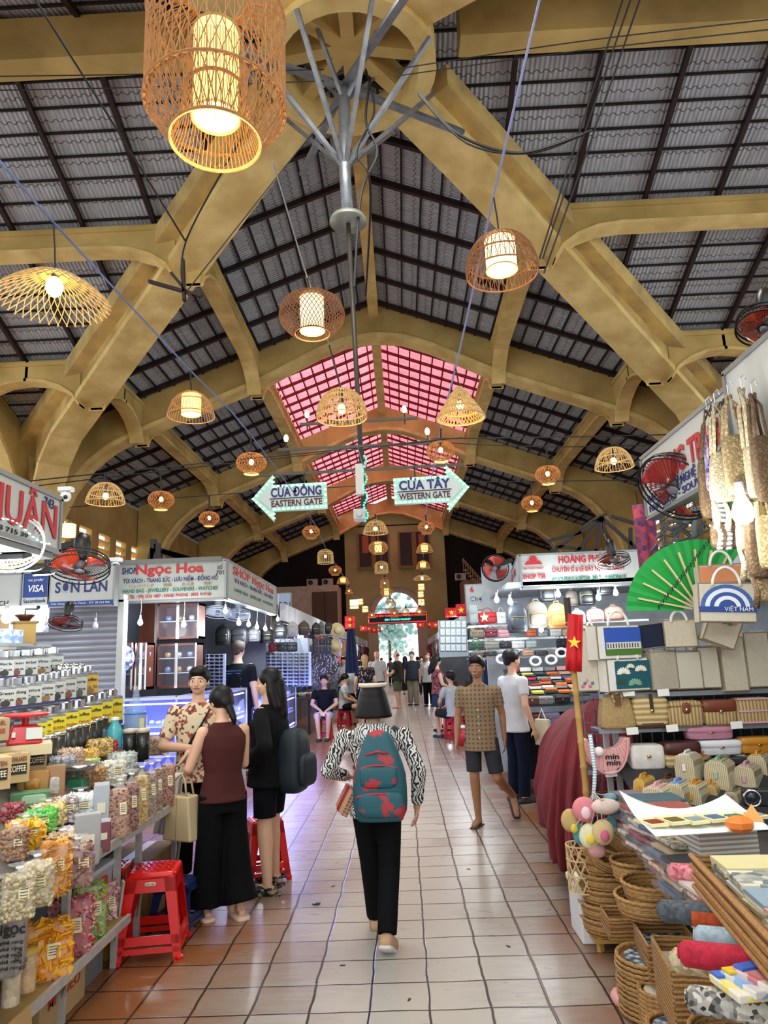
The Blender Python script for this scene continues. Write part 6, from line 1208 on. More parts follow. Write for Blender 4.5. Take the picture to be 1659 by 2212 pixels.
# red cloth over the closed stall
bp = [(1.6, 8.7), (1.5, 8.25), (1.34, 7.6), (1.2, 6.7), (1.1, 5.9), (1.07, 5.45), (1.13, 5.2), (1.3, 5.1), (1.55, 5.08)]; tp = [(2.1, 8.6), (1.98, 8.25), (1.85, 7.6), (1.65, 6.8), (1.52, 6.2), (1.5, 5.95), (1.52, 5.82), (1.58, 5.74), (1.68, 5.68)]
def pth(P, t): t = min(max(t, 0), .9999)*(len(P)-1); i = int(t); return V(P[i]).lerp(V(P[i+1]), t-i)
def cl_(u, v):
    b_, t_ = pth(bp, u), pth(tp, u); zt = 1.02+.42*u+.05*sin(u*11); zb = .34*(1-u)+.04+.05*sin(u*23)
    k = v**1.3; p = t_.lerp(b_, min(1, .15+v**.6*.95)); n = (b_-t_).normalized(); f = (.05*sin(u*62+v*3+sin(u*9))+.03*sin(u*131+v*2))*v+.05*sin(v*5-u*20)*(1-v)*.6
    p = p+n*(f+.06*sin(pi*v)); return V((p.x, p.y, zt+(zb-zt)*k))
m = MB(); m.grid(cl_, 170, 26); 
m.grid(lambda u, v: V((*(pth(tp, u).lerp(V((2.75, 8.65-u*2.95)), v)), 1.02+.42*u+.05*sin(u*11)+.12*sin(v*3)+.03*sin(u*40+v*9)))+V((0, 0, 0)), 60, 8)
T = m.build('red_cloth', mat('#7c222c', .9, n=.35, ns=3, bump=.1, bs=200), None, True, sol=.006); tag(T, 'dark red cloth draped over the closed stall behind the bamboo pole', 'cloth')
T = thing('covered_table', 'wooden table hidden under the red cloth', 'table', (2.4, 7.2, 0)); MB().box((0, 0, .85), (.8, 2.6, .1)).build('table_top', mat('#4a3322', .8), T); [MB().box((x, y, .4), (.06, .06, .8)).build('leg', mat('#4a3322', .8), T) for x in (-.35, .35) for y in (-1.2, 1.2)]
# plush bag cluster
p0 = at(1276, 1778, 4.45); 
for i, (px, py, r, c, lab, s) in enumerate([(1232, 1772, .055, '#c9a870', 'tan felt pouch at the left of the plush cluster', (1, .5, 1.3)), (1262, 1748, .07, '#e58a92', 'pink felt heart purse on top of the plush cluster', (1, .5, 1.1)), (1308, 1742, .07, '#e6cdbf', 'pale pink bolster purse at the top right of the cluster', (1.2, .5, .7)), (1250, 1800, .045, '#4f9aa0', 'teal felt purse at the lower left of the cluster', (.8, .5, 1.5)), (1273, 1806, .06, '#efe9c0', 'cream felt purse with a yellow duck shape', (1, .5, 1.3)), (1303, 1798, .065, '#dcc28e', 'yellow felt purse with a pink bear shape', (1, .5, 1.2)), (1322, 1780, .045, '#5f9a9c', 'blue-green felt purse at the right of the cluster', (.7, .5, 1.4)), (1290, 1838, .05, '#cf9a98', 'dusty pink felt purse hanging lowest', (1, .4, .9)), (1318, 1722, .04, '#7fb0b8', 'pale blue felt purse behind the bolster purse', (1, .5, .7)), (1311, 1752, .025, '#c8202a', 'tiny red felt strawberry charm', (1, .7, 1.2)), (1240, 1790, .022, '#e0c84a', 'tiny yellow felt charm', (1, .7, 1.3))]):
    p = at(px, py, 4.45+(.03 if i in (8,) else -.03*(i % 3))); T = thing('felt_purse', lab, 'purse', tuple(p), 0, 'felt purses hanging in a cluster'); m = MB(); m.ell((0, 0, 0), (r*s[0], r*s[1], r*s[2]*.9), 16, 12); m.build('purse_body', mat(c, .95, n=.1, ns=60, bump=.3, bs=200), T, True); e = at(1283, 1712, 4.45)-p; m = MB(); m.tube([(0, -.01, r*.5), (e.x*.6, -.03, e.z*.6), e], .003, 4); m.build('cord', mat('#b9b7b0', .7), T)
    if i in (1, 4, 5): MB().ell((0, -r*.5, -r*.2), (r*.4, r*.2, r*.5), 10, 8).build('applique', mat(['', '#f4d0d4', '', '', '#ecd24a', '#d86a8a'][i], .9), T, True)
p = at(1285, 1700, 4.5); tag(MB().tube([(0, 0, .3), (.01, 0, .1), (0, 0, .02), (-.02, -.02, -.05), (.03, 0, -.08)], .012, 6).build('ribbon', mat('#8fb8c0', .7, col2='#e8ecec', kind='wavez', ns=20, n=1), None, True, loc=tuple(p)), 'striped blue ribbon tying the felt purses', 'ribbon')
p = at(1257, 1873, 4.75); T = thing('lattice_basket', 'pale open weave cylinder basket behind the plush cluster', 'basket', tuple(p)); m = MB()
for k in range(10):
    for s in (-1, 1): m.tube([(.085*cos(2*pi*k/10+s*t*.25), .085*sin(2*pi*k/10+s*t*.25), -.13+t*.26/6) for t in range(7)], .006, 4)
for z in (-.13, -.04, .05, .13): m.tube([(.087*cos(a*pi/12), .087*sin(a*pi/12), z) for a in range(24)], .006, 4, True)
m.build('weave', mat('#d9c08a', .7), T)
# green folding fan
c = at(1512, 1318, 4.7); T = thing('folding_fan', 'big green folding fan with cream ribs on the bag stall', 'fan', tuple(c), rot=(radians(8), 0, radians(-6))); R_ = .46
m = MB(); m.grid(lambda u, v: V((R_*(.22+.78*v)*cos(radians(178-125*u)), .004*(1 if round(u*30) % 2 else -1), R_*(.22+.78*v)*sin(radians(178-125*u)))), 31, 4); m.build('fan_leaf', mat('#1fae4a', .6, n=.15, ns=5), T, sol=.003)
for k in range(8):
    a = radians(166-k*15); m = MB(); m.bar((R_*.12*cos(a), -.018, R_*.12*sin(a)), (R_*.86*cos(a), -.018, R_*.86*sin(a)), .012, .02, (0, -1, 0)); m.build('rib', mat('#e2d498', .6), T)
m = MB(); a, b = at(1545, 1150, 4.5), at(1418, 1318, 4.5); n = 26
for i in range(n): q = (b-a)*(i/n); r = Matrix.Rotation(pi/2*(i % 2), 3, 'Z'); m.tube([q+r @ V((.007*cos(t), 0, .0)) + V((0, 0, .014*sin(t))) for t in [k*pi/4 for k in range(8)]], .0025, 4, True)
tag(m.build('chain', M_dark, loc=tuple(a)), 'thin dark chain crossing the green fan', 'chain')
# printed bags above
T, w_, h = TB('tote with blue and white drum pattern beside the green fan', 1508, 1626, 1262, 1345, 4.35, .12, rz=-.15, ry=.06, fill=False); 
for r0, c in ((.15, '#3f5fa0'), (.125, '#dfe4ea'), (.1, '#2f4f98'), (.075, '#e6e8ea'), (.05, '#28468f')): m = MB(); m.prism([(r0*cos(k*pi/16), h*.38+r0*.9*sin(k*pi/16)) for k in range(17)], .002, 'y', (0, -.066-(.15-r0)*.05, 0)); m.build('printed_arc', mat(c, .6), T)
MB().box((0, -.072, h*.33), (w_*.96, .003, h*.14)).build('printed_band', mat('#1f3f8c', .6), T); text('VIỆT NAM', .035, M_white, T, (.06, -.076, h*.33), ext=.001)
T, w_, h = TB('plastic wrapped bag with orange leaf print above the drum pattern tote', 1508, 1602, 1222, 1262, 4.5, .1, rz=-.1, fill=False); plate(None, (0, h*.5), (w_*.94, h*.84), '#d98a5a', T, 'printed_leaves', -.056)
# crochet bags at the right edge
M_cro = mat('#c6b088', .95, col2='#8f7a54', kind='vord', ns=70, bump=.8, bs=120, key='c1'); M_crob = mat('#7d6446', .95, col2='#5a4530', kind='vord', ns=70, bump=.8, bs=120, key='c2'); M_crow = mat('#ddd0b0', .95, col2='#a9997a', kind='vord', ns=60, bump=.8, bs=120, key='c3')
def hangbag(lab, px, yt, yb, w_px, strap_y, m_, Y=3.3, tape=.8, fr=0, d=.05, lean=0.):
    a, b = at(px, yt, Y), at(px, yb, Y); w_ = w_px*Y/F; h = a.z-b.z; s = at(px, strap_y, Y).z-b.z; T = thing('crochet_bag', lab, 'handbag', tuple(b), RND.uniform(-.3, .3), 'crochet bags hung at the right edge'); m = MB()
    m.rbox((0, 0, h/2), (w_, d, h), 5, 22, 10, (tape, 1)); m.build('bag_body', m_, T, True)
    m = MB(); 
    for q in (-1, 1): m.tube([(w_*.36*tape, q*d*.3, h*.95), (w_*.2+lean, q*d*.4, (h+s)*.55), (lean+.012*q, 0, s), (-w_*.2+lean, q*d*.4, (h+s)*.55), (-w_*.36*tape, q*d*.3, h*.95)], .013, 7, flat=.5)
    m.build('strap', m_, T, True); m = MB(); m.tube([(lean, 0, s-.01), (lean+.0, 0, s+.05), (lean+.02, 0, s+.07), (lean+.03, 0, s+.045)], .003, 5); m.build('wire_hook', M_chrome, T)
    if fr:
        for k in range(fr): m = MB(); x = -w_*.4+w_*.8*k/max(1, fr-1); m.tube([(x, 0, .01), (x+.01, -.01, -.06), (x, 0, -.13)], [.01, .013, .016], 6); m.build('tassel', m_, T, True)
    return T
hangbag('brown crochet bag with a teal strap, leftmost at the right edge', 1545, 985, 1120, 60, 885, M_crob, 3.5, .7, lean=.03); hangbag('openwork beige crochet bag below the slanting sign end', 1565, 975, 1085, 62, 870, M_crow, 3.35, .5, 3, lean=.02); hangbag('flat beige crochet tote in front of the sign', 1604, 938, 1068, 62, 852, M_cro, 3.2, .96); hangbag('long beige crochet shoulder bag right of the flat tote', 1636, 960, 1075, 34, 838, M_crow, 3.1, .8); hangbag('brown crochet bag cut by the right edge', 1660, 940, 1085, 46, 850, M_crob, 3.05, .9)
hangbag('small blue and red crochet bag behind the openwork one', 1545, 1010, 1060, 34, 940, mat('#b9a0a0', .95, col2='#2f3f8c', kind='vor', ns=60, bump=.6, bs=120), 3.42, .8); hangbag('striped crochet pouch hanging under the openwork bag', 1557, 1075, 1130, 30, 1030, mat('#6a6e72', .95, col2='#d9d4c8', kind='wavez', ns=14, n=2, bump=.5, bs=100), 3.4, .7, 2)
hangbag('round brown crochet bag beside the big bulb', 1572, 1128, 1186, 66, 1090, M_crob, 3.45, .9); hangbag('cream crochet bag with long tassels under the bulb', 1616, 1130, 1190, 44, 1110, M_crow, 3.3, .8, 4); hangbag('brown knotted crochet bag at the lower right edge', 1642, 1120, 1250, 46, 1080, M_crob, 3.2, .7, 2); hangbag('tan ribbed crochet bag half out of the right edge', 1665, 1110, 1230, 40, 1080, M_cro, 3.1, .8); hangbag('tan crochet bag with vertical ribs low at the right edge', 1655, 1250, 1300, 40, 1230, M_cro, 3.3, .95)
hangbag('light green crochet strap bag behind the big bulb', 1590, 1062, 1110, 34, 1040, mat('#8fb88a', .95, col2='#5a8a5a', kind='vord', ns=70), 3.5, .8)
m = MB(); a = at(1590, 870, 3.4); m.tube([(a.x-.03, 3.52, a.z-.01), (a.x+.4, 2.7, a.z+.1)], .012, 6); tag(m.build('hanging_rail', M_chrome), 'steel rail holding the crochet bags', 'rail')
bulb('big glaring bulb among the crochet bags', 1605, 1108, 3.15, True, 60, size=.05, es=9); p = at(1600, 1110, 2.95); point((p.x-.08, p.y-.05, p.z-.06), 9, (.97, 1, .96), .06); point((1.4, 3.3, 2.3), 12, (.97, 1, .97), .15)
# cable tangle under the sign
m = MB(); r = random.Random(3); a0 = at(1400, 1180, 4.9)
for k in range(16):
    x0, y0 = r.uniform(1395, 1460), r.uniform(1130, 1230); P = [at(x0+r.uniform(-15, 15)+i*22, y0+r.uniform(-25, 25)-i*8, 4.9)-a0 for i in range(5)]; m.tube(P, .009, 5)
o = m.build('cable_tangle', mat('#5a5d60', .5), None, True, loc=tuple(a0)); tag(o, 'tangle of grey cables under the slanting sign', 'cable', kind='stuff')
for i, (x0, y0, x1, y1) in enumerate(((1480, 1130, 1530, 1080), (1500, 1160, 1500, 1095))): p = at(x0, y0, 4.8); m = MB(); m.tube([(0, 0, 0), tuple(at(x1, y1, 4.8)-p)], .022, 8); tag(m.build('conduit', mat('#7c8084', .5), None, True, loc=tuple(p)), '%s grey conduit pipe under the right sign' % ['slanted', 'upright'][i], 'pipe')
p = at(1400, 1190, 5.6); tag(flag_mesh(.16, .75, .02).build('hanging_cloth', mat('#3f2f5a', .8, col2='#b9485a', kind='vor', ns=22), None, True, loc=tuple(p), sol=.004), 'patterned purple cloth strip hanging left of the green fan', 'cloth')
# right table with packages, scarves and postcards
ZT = .74
T = thing('market_table', 'long table stacked with packets and postcards at the right', 'table', (1.9, 3.2, 0)); o0 = V((1.9, 3.2, 0)); m = MB().at(Matrix.Translation(-o0)); m.prism([(1.24, 4.58), (2.7, 4.58), (2.7, 1.8), (.93, 1.8)], .03, 'z', (0, 0, ZT-.015)); m.build('table_top', mat('#4a4642', .6), T)
for x, y in ((1.5, 4.5), (2.6, 4.4), (1.45, 1.95), (2.6, 2.0)): MB().at(Matrix.Translation(-o0)).box((x, y, ZT/2-.015), (.045, .045, ZT-.03)).build('leg', M_white, T)
m = MB().at(Matrix.Translation(-o0)); m.box((1.95, 3.2, .2), (1.2, 2.6, .02)); m.build('lower_shelf', mat('#4a4038', .7), T)
PKC = ['#7c2c34', '#a8483c', '#2f3f6a', '#5a6f8c', '#b9a07c', '#39543f', '#8c7a8a', '#3a3c44', '#a0303a', '#c9b8b0', '#2a5a6a', '#6a3a4a']
r = random.Random(5); k = 0
def edge(t): return V((1.24, 4.58, ZT)).lerp(V((.93, 1.8, ZT)), t)
for s_i in range(9):
    base = edge(.02+s_i*.085); nst = [7, 8, 8, 7, 6, 5, 4, 4, 3][s_i]
    for j in range(nst):
        c = PKC[(s_i*3+j) % 12]; k += 1; x = base.x+.1+j*.006+r.uniform(-.02, .02); y = base.y-.11+r.uniform(-.015, .015); z = ZT+j*.026
        T = thing('packet', '%s plastic wrapped cloth packet, %s layer of the %s pile from the far end' % ({'#7c2c34': 'maroon', '#a8483c': 'rust', '#2f3f6a': 'navy', '#5a6f8c': 'blue-grey', '#b9a07c': 'tan', '#39543f': 'dark green', '#8c7a8a': 'mauve', '#3a3c44': 'charcoal', '#a0303a': 'red', '#c9b8b0': 'pale pink', '#2a5a6a': 'teal', '#6a3a4a': 'plum'}[c], ORD[j], ORD[s_i]), 'packet', (x, y, z), .12+r.uniform(-.12, .12), 'wrapped cloth packets on the right table')
        MB().box((0, 0, .011), (.27, .2, .018)).build('folded_cloth', mat(c, .6, col2='#d9c9b0' if k % 4 == 0 else None, kind='vor', ns=60 if k % 4 == 0 else 8, n=.3), T, bev=.006); MB().box((-.012, 0, .0125), (.29, .21, .022)).build('plastic_film', mat('#ffffff', .1, alpha=.05, spec=.6, key='pf'), T, bev=.004)
SC = [(1540, 1890, '#2a2622', '#8a7a5a', 'black and gold rolled scarf under the postcard tray'), (1510, 1880, '#e29aa0', '#b8485a', 'pink rolled scarf with red flowers'), (1560, 1935, '#e8cfc4', '#b8785a', 'cream and copper rolled scarf'), (1570, 1975, '#c4562a', '#a8421c', 'burnt orange rolled scarf'), (1585, 2000, '#1a1a1c', '#e8e6e0', 'black and white splashed rolled scarf'), (1590, 2025, '#a9bcc6', '#8fa4b0', 'pale blue rolled scarf'), (1530, 2020, '#d9c8a4', '#8c7a5a', 'beige patterned rolled scarf'), (1560, 2060, '#c2203c', '#a01830', 'crimson rolled scarf beside the toy packets'), (1575, 2100, '#16181c', '#cfcac0', 'black rolled scarf marked with white, by the toy packets'), (1500, 1965, '#5a6068', '#3c4248', 'grey rolled scarf at the front edge')]
for i, (px, py, c, c2, lab) in enumerate(SC):
    p = gr(px, py, ZT+.14); m = MB(); L_ = .34; m.tube([(-L_/2, 0, 0), (-L_/2+.01, 0, 0), (0, 0, .005), (L_/2, 0, 0)], [.026, .035, .038, .034], 14); m.tube([(-L_/2-.004, .022*cos(a*.5)*(1-a/22), .022*sin(a*.5)*(1-a/22)) for a in range(20)], .004, 4)
    o = m.build('rolled_scarf', mat(c, .85, col2=c2, kind='vor', ns=75), None, True, loc=(p.x+.06, p.y, ZT+.045+(.07 if i % 2 else 0)), rz=-.5); tag(o, lab, 'scarf', 'rolled scarves under the postcard tray')
# wicker tray and postcards
tz = .99; a, b = gr(1500, 1855, tz), gr(1665, 2030, tz); T = thing('wicker_tray', 'long wicker tray of postcards on the right table', 'tray', (a.x, a.y, tz)); d = b-a; L_ = d.length*1.25; ang = atan2(d.y, d.x); T.rotation_euler.z = ang; m = MB()
m.box((L_/2, 0, -.05), (L_, .018, .12)); m.box((L_/2, .5, -.05), (L_, .018, .12)); m.box((0, .25, -.05), (.018, .5, .12)); m.box((L_/2, .25, -.105), (L_, .5, .012)); m.build('woven_walls', M_wick, T); m = MB()
for z in (.012, -.02, -.055, -.09): m.tube([(0, -.012, z), (L_, -.012, z)], .009, 6)
m.build('woven_ridge', mat('#b8854a', .6, n=.4, ns=60), T)
MB().box((L_/2, .25, -.18), (L_*.9, .4, .14)).build('riser', mat('#6a6259', .7), T)
CC = ['#d9cf9a', '#e3ddc8', '#8aa0b0', '#c98a7a', '#b9b49a', '#5a6a6e', '#d4b86a', '#e8e4da']
for s_i in range(5):
    for q in range(2):
        n_ = 9
        for j in range(n_):
            x, y = .14+s_i*L_*.19, .14+q*.23; loc = T.matrix_basis @ V((0, 0, 0)); R3 = Matrix.Rotation(ang, 3, 'Z'); w0 = V((a.x, a.y, tz))+R3 @ V((x+r.uniform(-.006, .006), y+r.uniform(-.006, .006), -.095+j*.0145))
            o = MB().box((0, 0, 0), (.16, .2, .013)).build('postcard_pack', mat(CC[(s_i*5+j*3+q) % 8], .5, col2=CC[(j+s_i) % 8], kind='vor', ns=26), loc=tuple(w0), rz=ang+r.uniform(-.08, .08)); tag(o, 'postcard pack %s of the %s stack in the %s row of the wicker tray' % (ORD[j], ORD[s_i], ['front', 'back'][q]), 'postcards', 'postcard packs in the wicker tray')
# white paper with a row of cards behind
p = gr(1500, 1790, .97); T = thing('paper_sheet', 'curled white paper sheet under the row of cards', 'paper', tuple(p), .1); m = MB(); m.grid(lambda u, v: V(((u-.5)*.5, (v-.5)*.34, .02+.07*(2*u-1)**2*(v)+.1*max(0, v-.6)*(1.2-u))), 14, 10); m.build('sheet', mat('#f1f5f4', .6), T, True, sol=.002)
MB().box((.12, .06, -.12), (.26, .22, .22)).build('box_beneath', mat('#a39a8c', .6, col2='#dcd8cc', kind='wavez', ns=16, n=.3), T)
for i in range(6):
    o = MB().box((0, 0, 0), (.085, .13, .012)).build('souvenir_card', mat('#e6dca8', .5), loc=(p.x-.2+i*.09, p.y-.06+i*.012, p.z+.045+.003*(i % 2)), rz=.25); tag(o, 'small souvenir magnet card, %s from the left in the paper row' % ORD[i], 'card', 'souvenir cards in a row'); MB().box((0, -.02, .008), (.06, .06, .004)).build('picture', mat(['#8c2a22', '#6a5a2c', '#8aa0a0', '#4a6f9a', '#2f6a6a', '#9a9aa0'][i], .4), o)
p = gr(1600, 1792, 1.0); T = thing('orange_packet', 'crumpled orange plastic packet on the postcards', 'packet', tuple(p)); m = MB(); m.ell((0, 0, 0.02), (.06, .05, .035), 7, 5); m.build('packet_body', mat('#e8843a', .25), T); m = MB(); m.add([(0, 0, .03), (.07, .03, .09), (.09, -.02, .03)], [(0, 1, 2)]); m.build('packet_corner', mat('#f09a4a', .25), T, sol=.002)
# toy packs lower right
for i in range(9):
    px, py = 1600+(i % 3)*26, 2065+(i//3)*42; p = gr(px, py, ZT+.08); c = ['#2f7ad0', '#e8c81e', '#d8302a', '#3fae9a', '#2a5ac8', '#e86a9a', '#f0d83a', '#4a9ae0', '#c8284a'][i]; T = thing('toy_packet', '%s flat toy packet, %s from the top left of the lower right pile' % (['blue', 'yellow', 'red', 'sea green', 'deep blue', 'pink', 'lemon', 'sky blue', 'crimson'][i], ORD[i]), 'toy packet', (p.x+.05, p.y, ZT+.03+i*.012), -.4+i*.09, 'toy packets at the lower right'); MB().box((0, 0, 0), (.2, .14, .02)).build('packet_body', mat(c, .3, col2='#e9e4d8', kind='vor', ns=22), T, bev=.004); MB().box((0, .05, .014), (.19, .035, .006)).build('header_card', mat('#e8c81e' if i % 2 else '#3a6ad0', .4), T)
# baskets on and under the table
def bowl(lab, px, py, Y, R_, h, z=None, tray=False, handle=False, tilt=0., grp='round rattan baskets stacked beneath the right table', liner=None, rz=0., oval=1.):
    p = at(px, py, Y); z = p.z if z is None else z; T = thing('rattan_basket', lab, 'basket', (p.x, Y, z), rot=(tilt, 0, rz), grp=None) if False else thing('rattan_basket', lab, 'basket', (p.x, Y, z), rz, grp); T.rotation_euler = (tilt, tilt*.6, rz)
    m = MB(); n = 32; m.lathe([(R_*.86, 0), (R_*.93, h*.3), (R_, h), (R_*.96, h), (R_*.89, h*.35), (R_*.82, .012), (.01, .012)], n=n, cap=False, sy=oval); m.lathe([(.01, 0), (R_*.86, 0)], n=n, cap=False, sy=oval); m.build('woven_body', M_wick, T, True)
    m = MB(); k_ = 48; m.tube([(R_*1.0*cos(2*pi*k/k_), R_*1.0*oval*sin(2*pi*k/k_), h+.004*(k % 2)) for k in range(k_)], .01, 6, True)
    for q in range(1, max(2, int(h/.022))): rr = R_*(.87+.13*q*.022/h); m.tube([(rr*cos(2*pi*k/k_), rr*oval*sin(2*pi*k/k_), q*.022+.003*(k % 2)) for k in range(k_)], .007, 5, True)
    m.build('rim', mat('#c2955a', .6, n=.45, ns=50), T, True)
    if liner: m = MB(); m.lathe([(.005, .016), (R_*.8, .016)], n=n, cap=False, sy=oval); m.build('printed_base', liner, T)
    if handle: m = MB(); m.tube([(R_*cos(pi*k/12), 0, h+R_*1.0*sin(pi*k/12)) for k in range(13)], .011, 7); m.build('handle', mat('#b0834a', .6), T, True)
    return T
M_leaf = mat('#e6dfcb', .6, col2='#24507a', kind='vord', ns=26, key='leaf'); M_pale = mat('#cfc8b4', .6, n=.15, ns=9)
T = thing('low_stool', 'low bamboo stool under the round basket stack', 'stool', (at(1325, 2070, 4.75).x, 4.75, 0)); MB().box((0, 0, .06), (.26, .26, .02)).build('seat', mat('#b8904e', .6), T); [MB().tube([(x, y, 0), (x, y, .05)], .016, 8).build('leg', mat('#c89a4e', .5), T) for x in (-.1, .1) for y in (-.1, .1)]
for i in range(5): bowl('round rattan bowl, %s from the bottom beside the foam box' % ORD[i], 1323+i*1.2, 2060, 4.75, .165+(.006 if i % 2 else 0), .085, .075+i*.082, grp='rattan bowls beside the foam box')
bowl('tilted rattan bowl with loop handles on top of the bowl stack', 1312, 1935, 4.7, .14, .07, .5, handle=True, tilt=.55, grp=None); bowl('second handled rattan bowl nested on the bowl stack', 1330, 1935, 4.8, .15, .08, .5, handle=True, tilt=.35, grp=None)
T = thing('foam_box', 'white foam box standing left of the basket stack', 'box', (1.09, 4.9, 0)); MB().box((0, 0, .15), (.16, .3, .3)).build('box_body', mat('#e4e6e6', .7), T, bev=.01); MB().box((0, 0, .31), (.18, .32, .04)).build('lid', mat('#eceeee', .7), T, bev=.008)
cx1 = at(1392, 2066, 3.9).x
for i in range(12): bowl('large round rattan placemat, %s from the bottom of the tall pile' % ORD[i], 1402+(i % 3)*1.5, 2066, 3.9, .158, .018, i*.0215, grp='rattan placemats in the tall pile', liner=M_leaf if i == 11 else None)
for i in range(10): bowl('small rattan plate, %s from the bottom of the rear small pile' % ORD[i], 1428, 2120, 3.7, .1, .016, i*.019, grp='small rattan plates in the rear pile', liner=M_pale if i == 9 else None)
for i in range(9): bowl('small rattan plate with blue leaves, %s from the bottom of the front pile' % ORD[i], 1450, 2160, 3.42, .105, .016, i*.019, grp='small rattan plates in the front pile', liner=M_leaf if i == 8 else None)
bowl('tiny round rattan dish at the bottom edge of the photo', 1490, 2205, 3.2, .06, .03, .0, grp=None, liner=M_pale); bowl('shallow rattan dish in front of the small plates', 1408, 2175, 3.45, .07, .03, 0, grp=None)
bowl('scalloped rattan bowl under the packets', 1375, 1900, 4.35, .13, .1, None, grp=None); bowl('nested rattan bowl upper, below the packets', 1412, 1945, 4.05, .15, .09, None, grp=None); bowl('nested rattan bowl lower, below the packets', 1404, 1975, 4.05, .165, .09, None, grp=None)
for i in range(4): bowl('large oval rattan basket, %s from the bottom at the lower right' % ORD[i], 1600, 2180, 2.95, .2-.004*i, .09, .05+i*.075, grp='large oval rattan baskets at the lower right', oval=.75, liner=M_pale if i == 3 else None)
def tray(lab, px, py, Y, sx, sy, h, z, rz, liner=None, grp='rectangular rattan trays beneath the right table'):
    p = at(px, py, Y); T = thing('rattan_tray', lab, 'tray', (p.x, Y, z), rz, grp); m = MB(); t = .012
    for a, b, c_, d_ in ((0, -sy/2, sx, t), (0, sy/2, sx, t), (-sx/2, 0, t, sy), (sx/2, 0, t, sy)): m.box((a, b, h/2), (c_, d_, h))
    m.box((0, 0, .006), (sx, sy, .01)); m.build('woven_body', M_wick, T); m = MB()
    for z_ in [h]+[k*.022 for k in range(1, int(h/.022))]: m.tube([(-sx/2, -sy/2, z_), (sx/2, -sy/2, z_), (sx/2, sy/2, z_), (-sx/2, sy/2, z_)], .009, 5, True)
    m.build('rim', mat('#c2955a', .6, n=.45, ns=50), T, True)
    if liner: MB().box((0, 0, .014), (sx-.03, sy-.03, .004)).build('printed_base', liner, T)
for i in range(4): tray('rectangular rattan tray, %s from the bottom of the big right stack' % ORD[i], 1502, 2100, 3.35, .26, .36, .065, .215+i*.062, -.12, M_pale if i == 3 else None)
for i in range(3): tray('rattan tray, %s from the bottom of the stack in clear film' % ORD[i], 1438, 2010, 3.85, .24, .3, .055, .21+i*.05, -.1, M_leaf if i == 2 else None)
for i in range(2): tray('small rattan tray, %s behind the tall placemat pile' % ['lower', 'upper'][i], 1362, 2010, 4.32, .26, .2, .05, .215+i*.045, -.05)
m = MB(); p = gr(1360, 2170); m.ell((0, 0, .03), (.06, .09, .04), 9, 6); tag(m.build('pink_bag', mat('#e0a0a0', .4), None, True, loc=(p.x-.03, p.y, 0)), 'pink plastic bag on the floor by the placemat pile', 'plastic bag')
m = MB(); p = gr(1630, 2205, .3); m.box((0, 0, 0), (.4, .3, .05)); tag(m.build('pink_crate', mat('#c23a78', .35), None, loc=(p.x+.05, p.y-.1, p.z-.02), bev=.01), 'magenta plastic crate edge at the bottom right corner', 'crate')
# ================= STALL 758 AND FAR STALLS =================
YS = 9.7
m = MB(); m.box((3.6, 11.3, 1.55), (4.6, .1, 3.1)); struct(m.build('wall_stall_758', mat('#b9c3c9', .6, n=.25, ns=5)))
m = MB(); m.box((3.6, 10.3, 2.62), (4.4, 2.0, .05)); struct(m.build('ceiling_stall_758', mat('#9aa0a2', .6)))
m = MB(); m.box((5.8, 9.8, 1.3), (.1, 3, 2.6)); struct(m.build('wall_stall_758_side', mat('#a9b3b8', .6)))
def sh2(lab, py, Y, px0=1012, px1=1400):
    a, b = at(px0, py, Y), at(px1, py-(px1-px0)*.02, Y); T = thing('display_shelf', lab, 'shelf', ((a.x+b.x)/2, Y+.12, (a.z+b.z)/2-.01)); MB().box((0, .0, 0), (b.x-a.x, .3, .015)).build('shelf_board', mat('#c9d2d8', .3), T); MB().box((0, -.15, .0), (b.x-a.x, .008, .03)).build('edge_strip', M_chrome, T)
for lab, py, Y in (('top shelf of the bag wall in stall 758', 1349, 10.7), ('second shelf of the bag wall in stall 758', 1379, 10.6), ('third shelf of the bag wall in stall 758', 1403, 10.5), ('fourth shelf of the bag wall in stall 758', 1419, 10.4)): sh2(lab, py, Y)
BP = [(1165, 1199, 1254, 1300, 9.6, '#23252b', 'black backpack hanging above the middle of stall 758'), (1097, 1136, 1303, 1367, 9.4, '#30343c', 'charcoal backpack wrapped in film beside the bulbs'), (1138, 1180, 1297, 1358, 9.5, '#7d746a', 'grey woven pattern backpack'), (1182, 1224, 1301, 1358, 9.5, '#a9713c', 'tan leather backpack with a front zip'), (1221, 1249, 1274, 1311, 9.7, '#6a5f5a', 'taupe backpack right of the tan one, upper row'), (1250, 1281, 1266, 1308, 9.6, '#15171b', 'black backpack under the middle of the 758 sign'), (1287, 1321, 1252, 1286, 9.5, '#101216', 'black backpack under the right of the 758 sign'), (1232, 1262, 1316, 1350, 9.7, '#b9c9dc', 'pale blue small backpack near the flag'), (1266, 1302, 1313, 1343, 9.7, '#e2b4b4', 'pale pink small backpack near the flag'), (1305, 1345, 1308, 1342, 9.7, '#b08a7c', 'dusty rose backpack by the printed totes')]
for x0, x1, y0, y1, Y, c, lab in BP:
    a, b = at(x0, y1, Y), at(x1, y0, Y); backpack(lab, ((a.x+b.x)/2, Y, (a.z+b.z)/2), b.x-a.x, b.z-a.z, .16, c, grp='backpacks hung in stall 758', pat=mat('#7d746a', .5, col2='#5f564d', kind='check', ns=60) if 'woven' in lab else None)
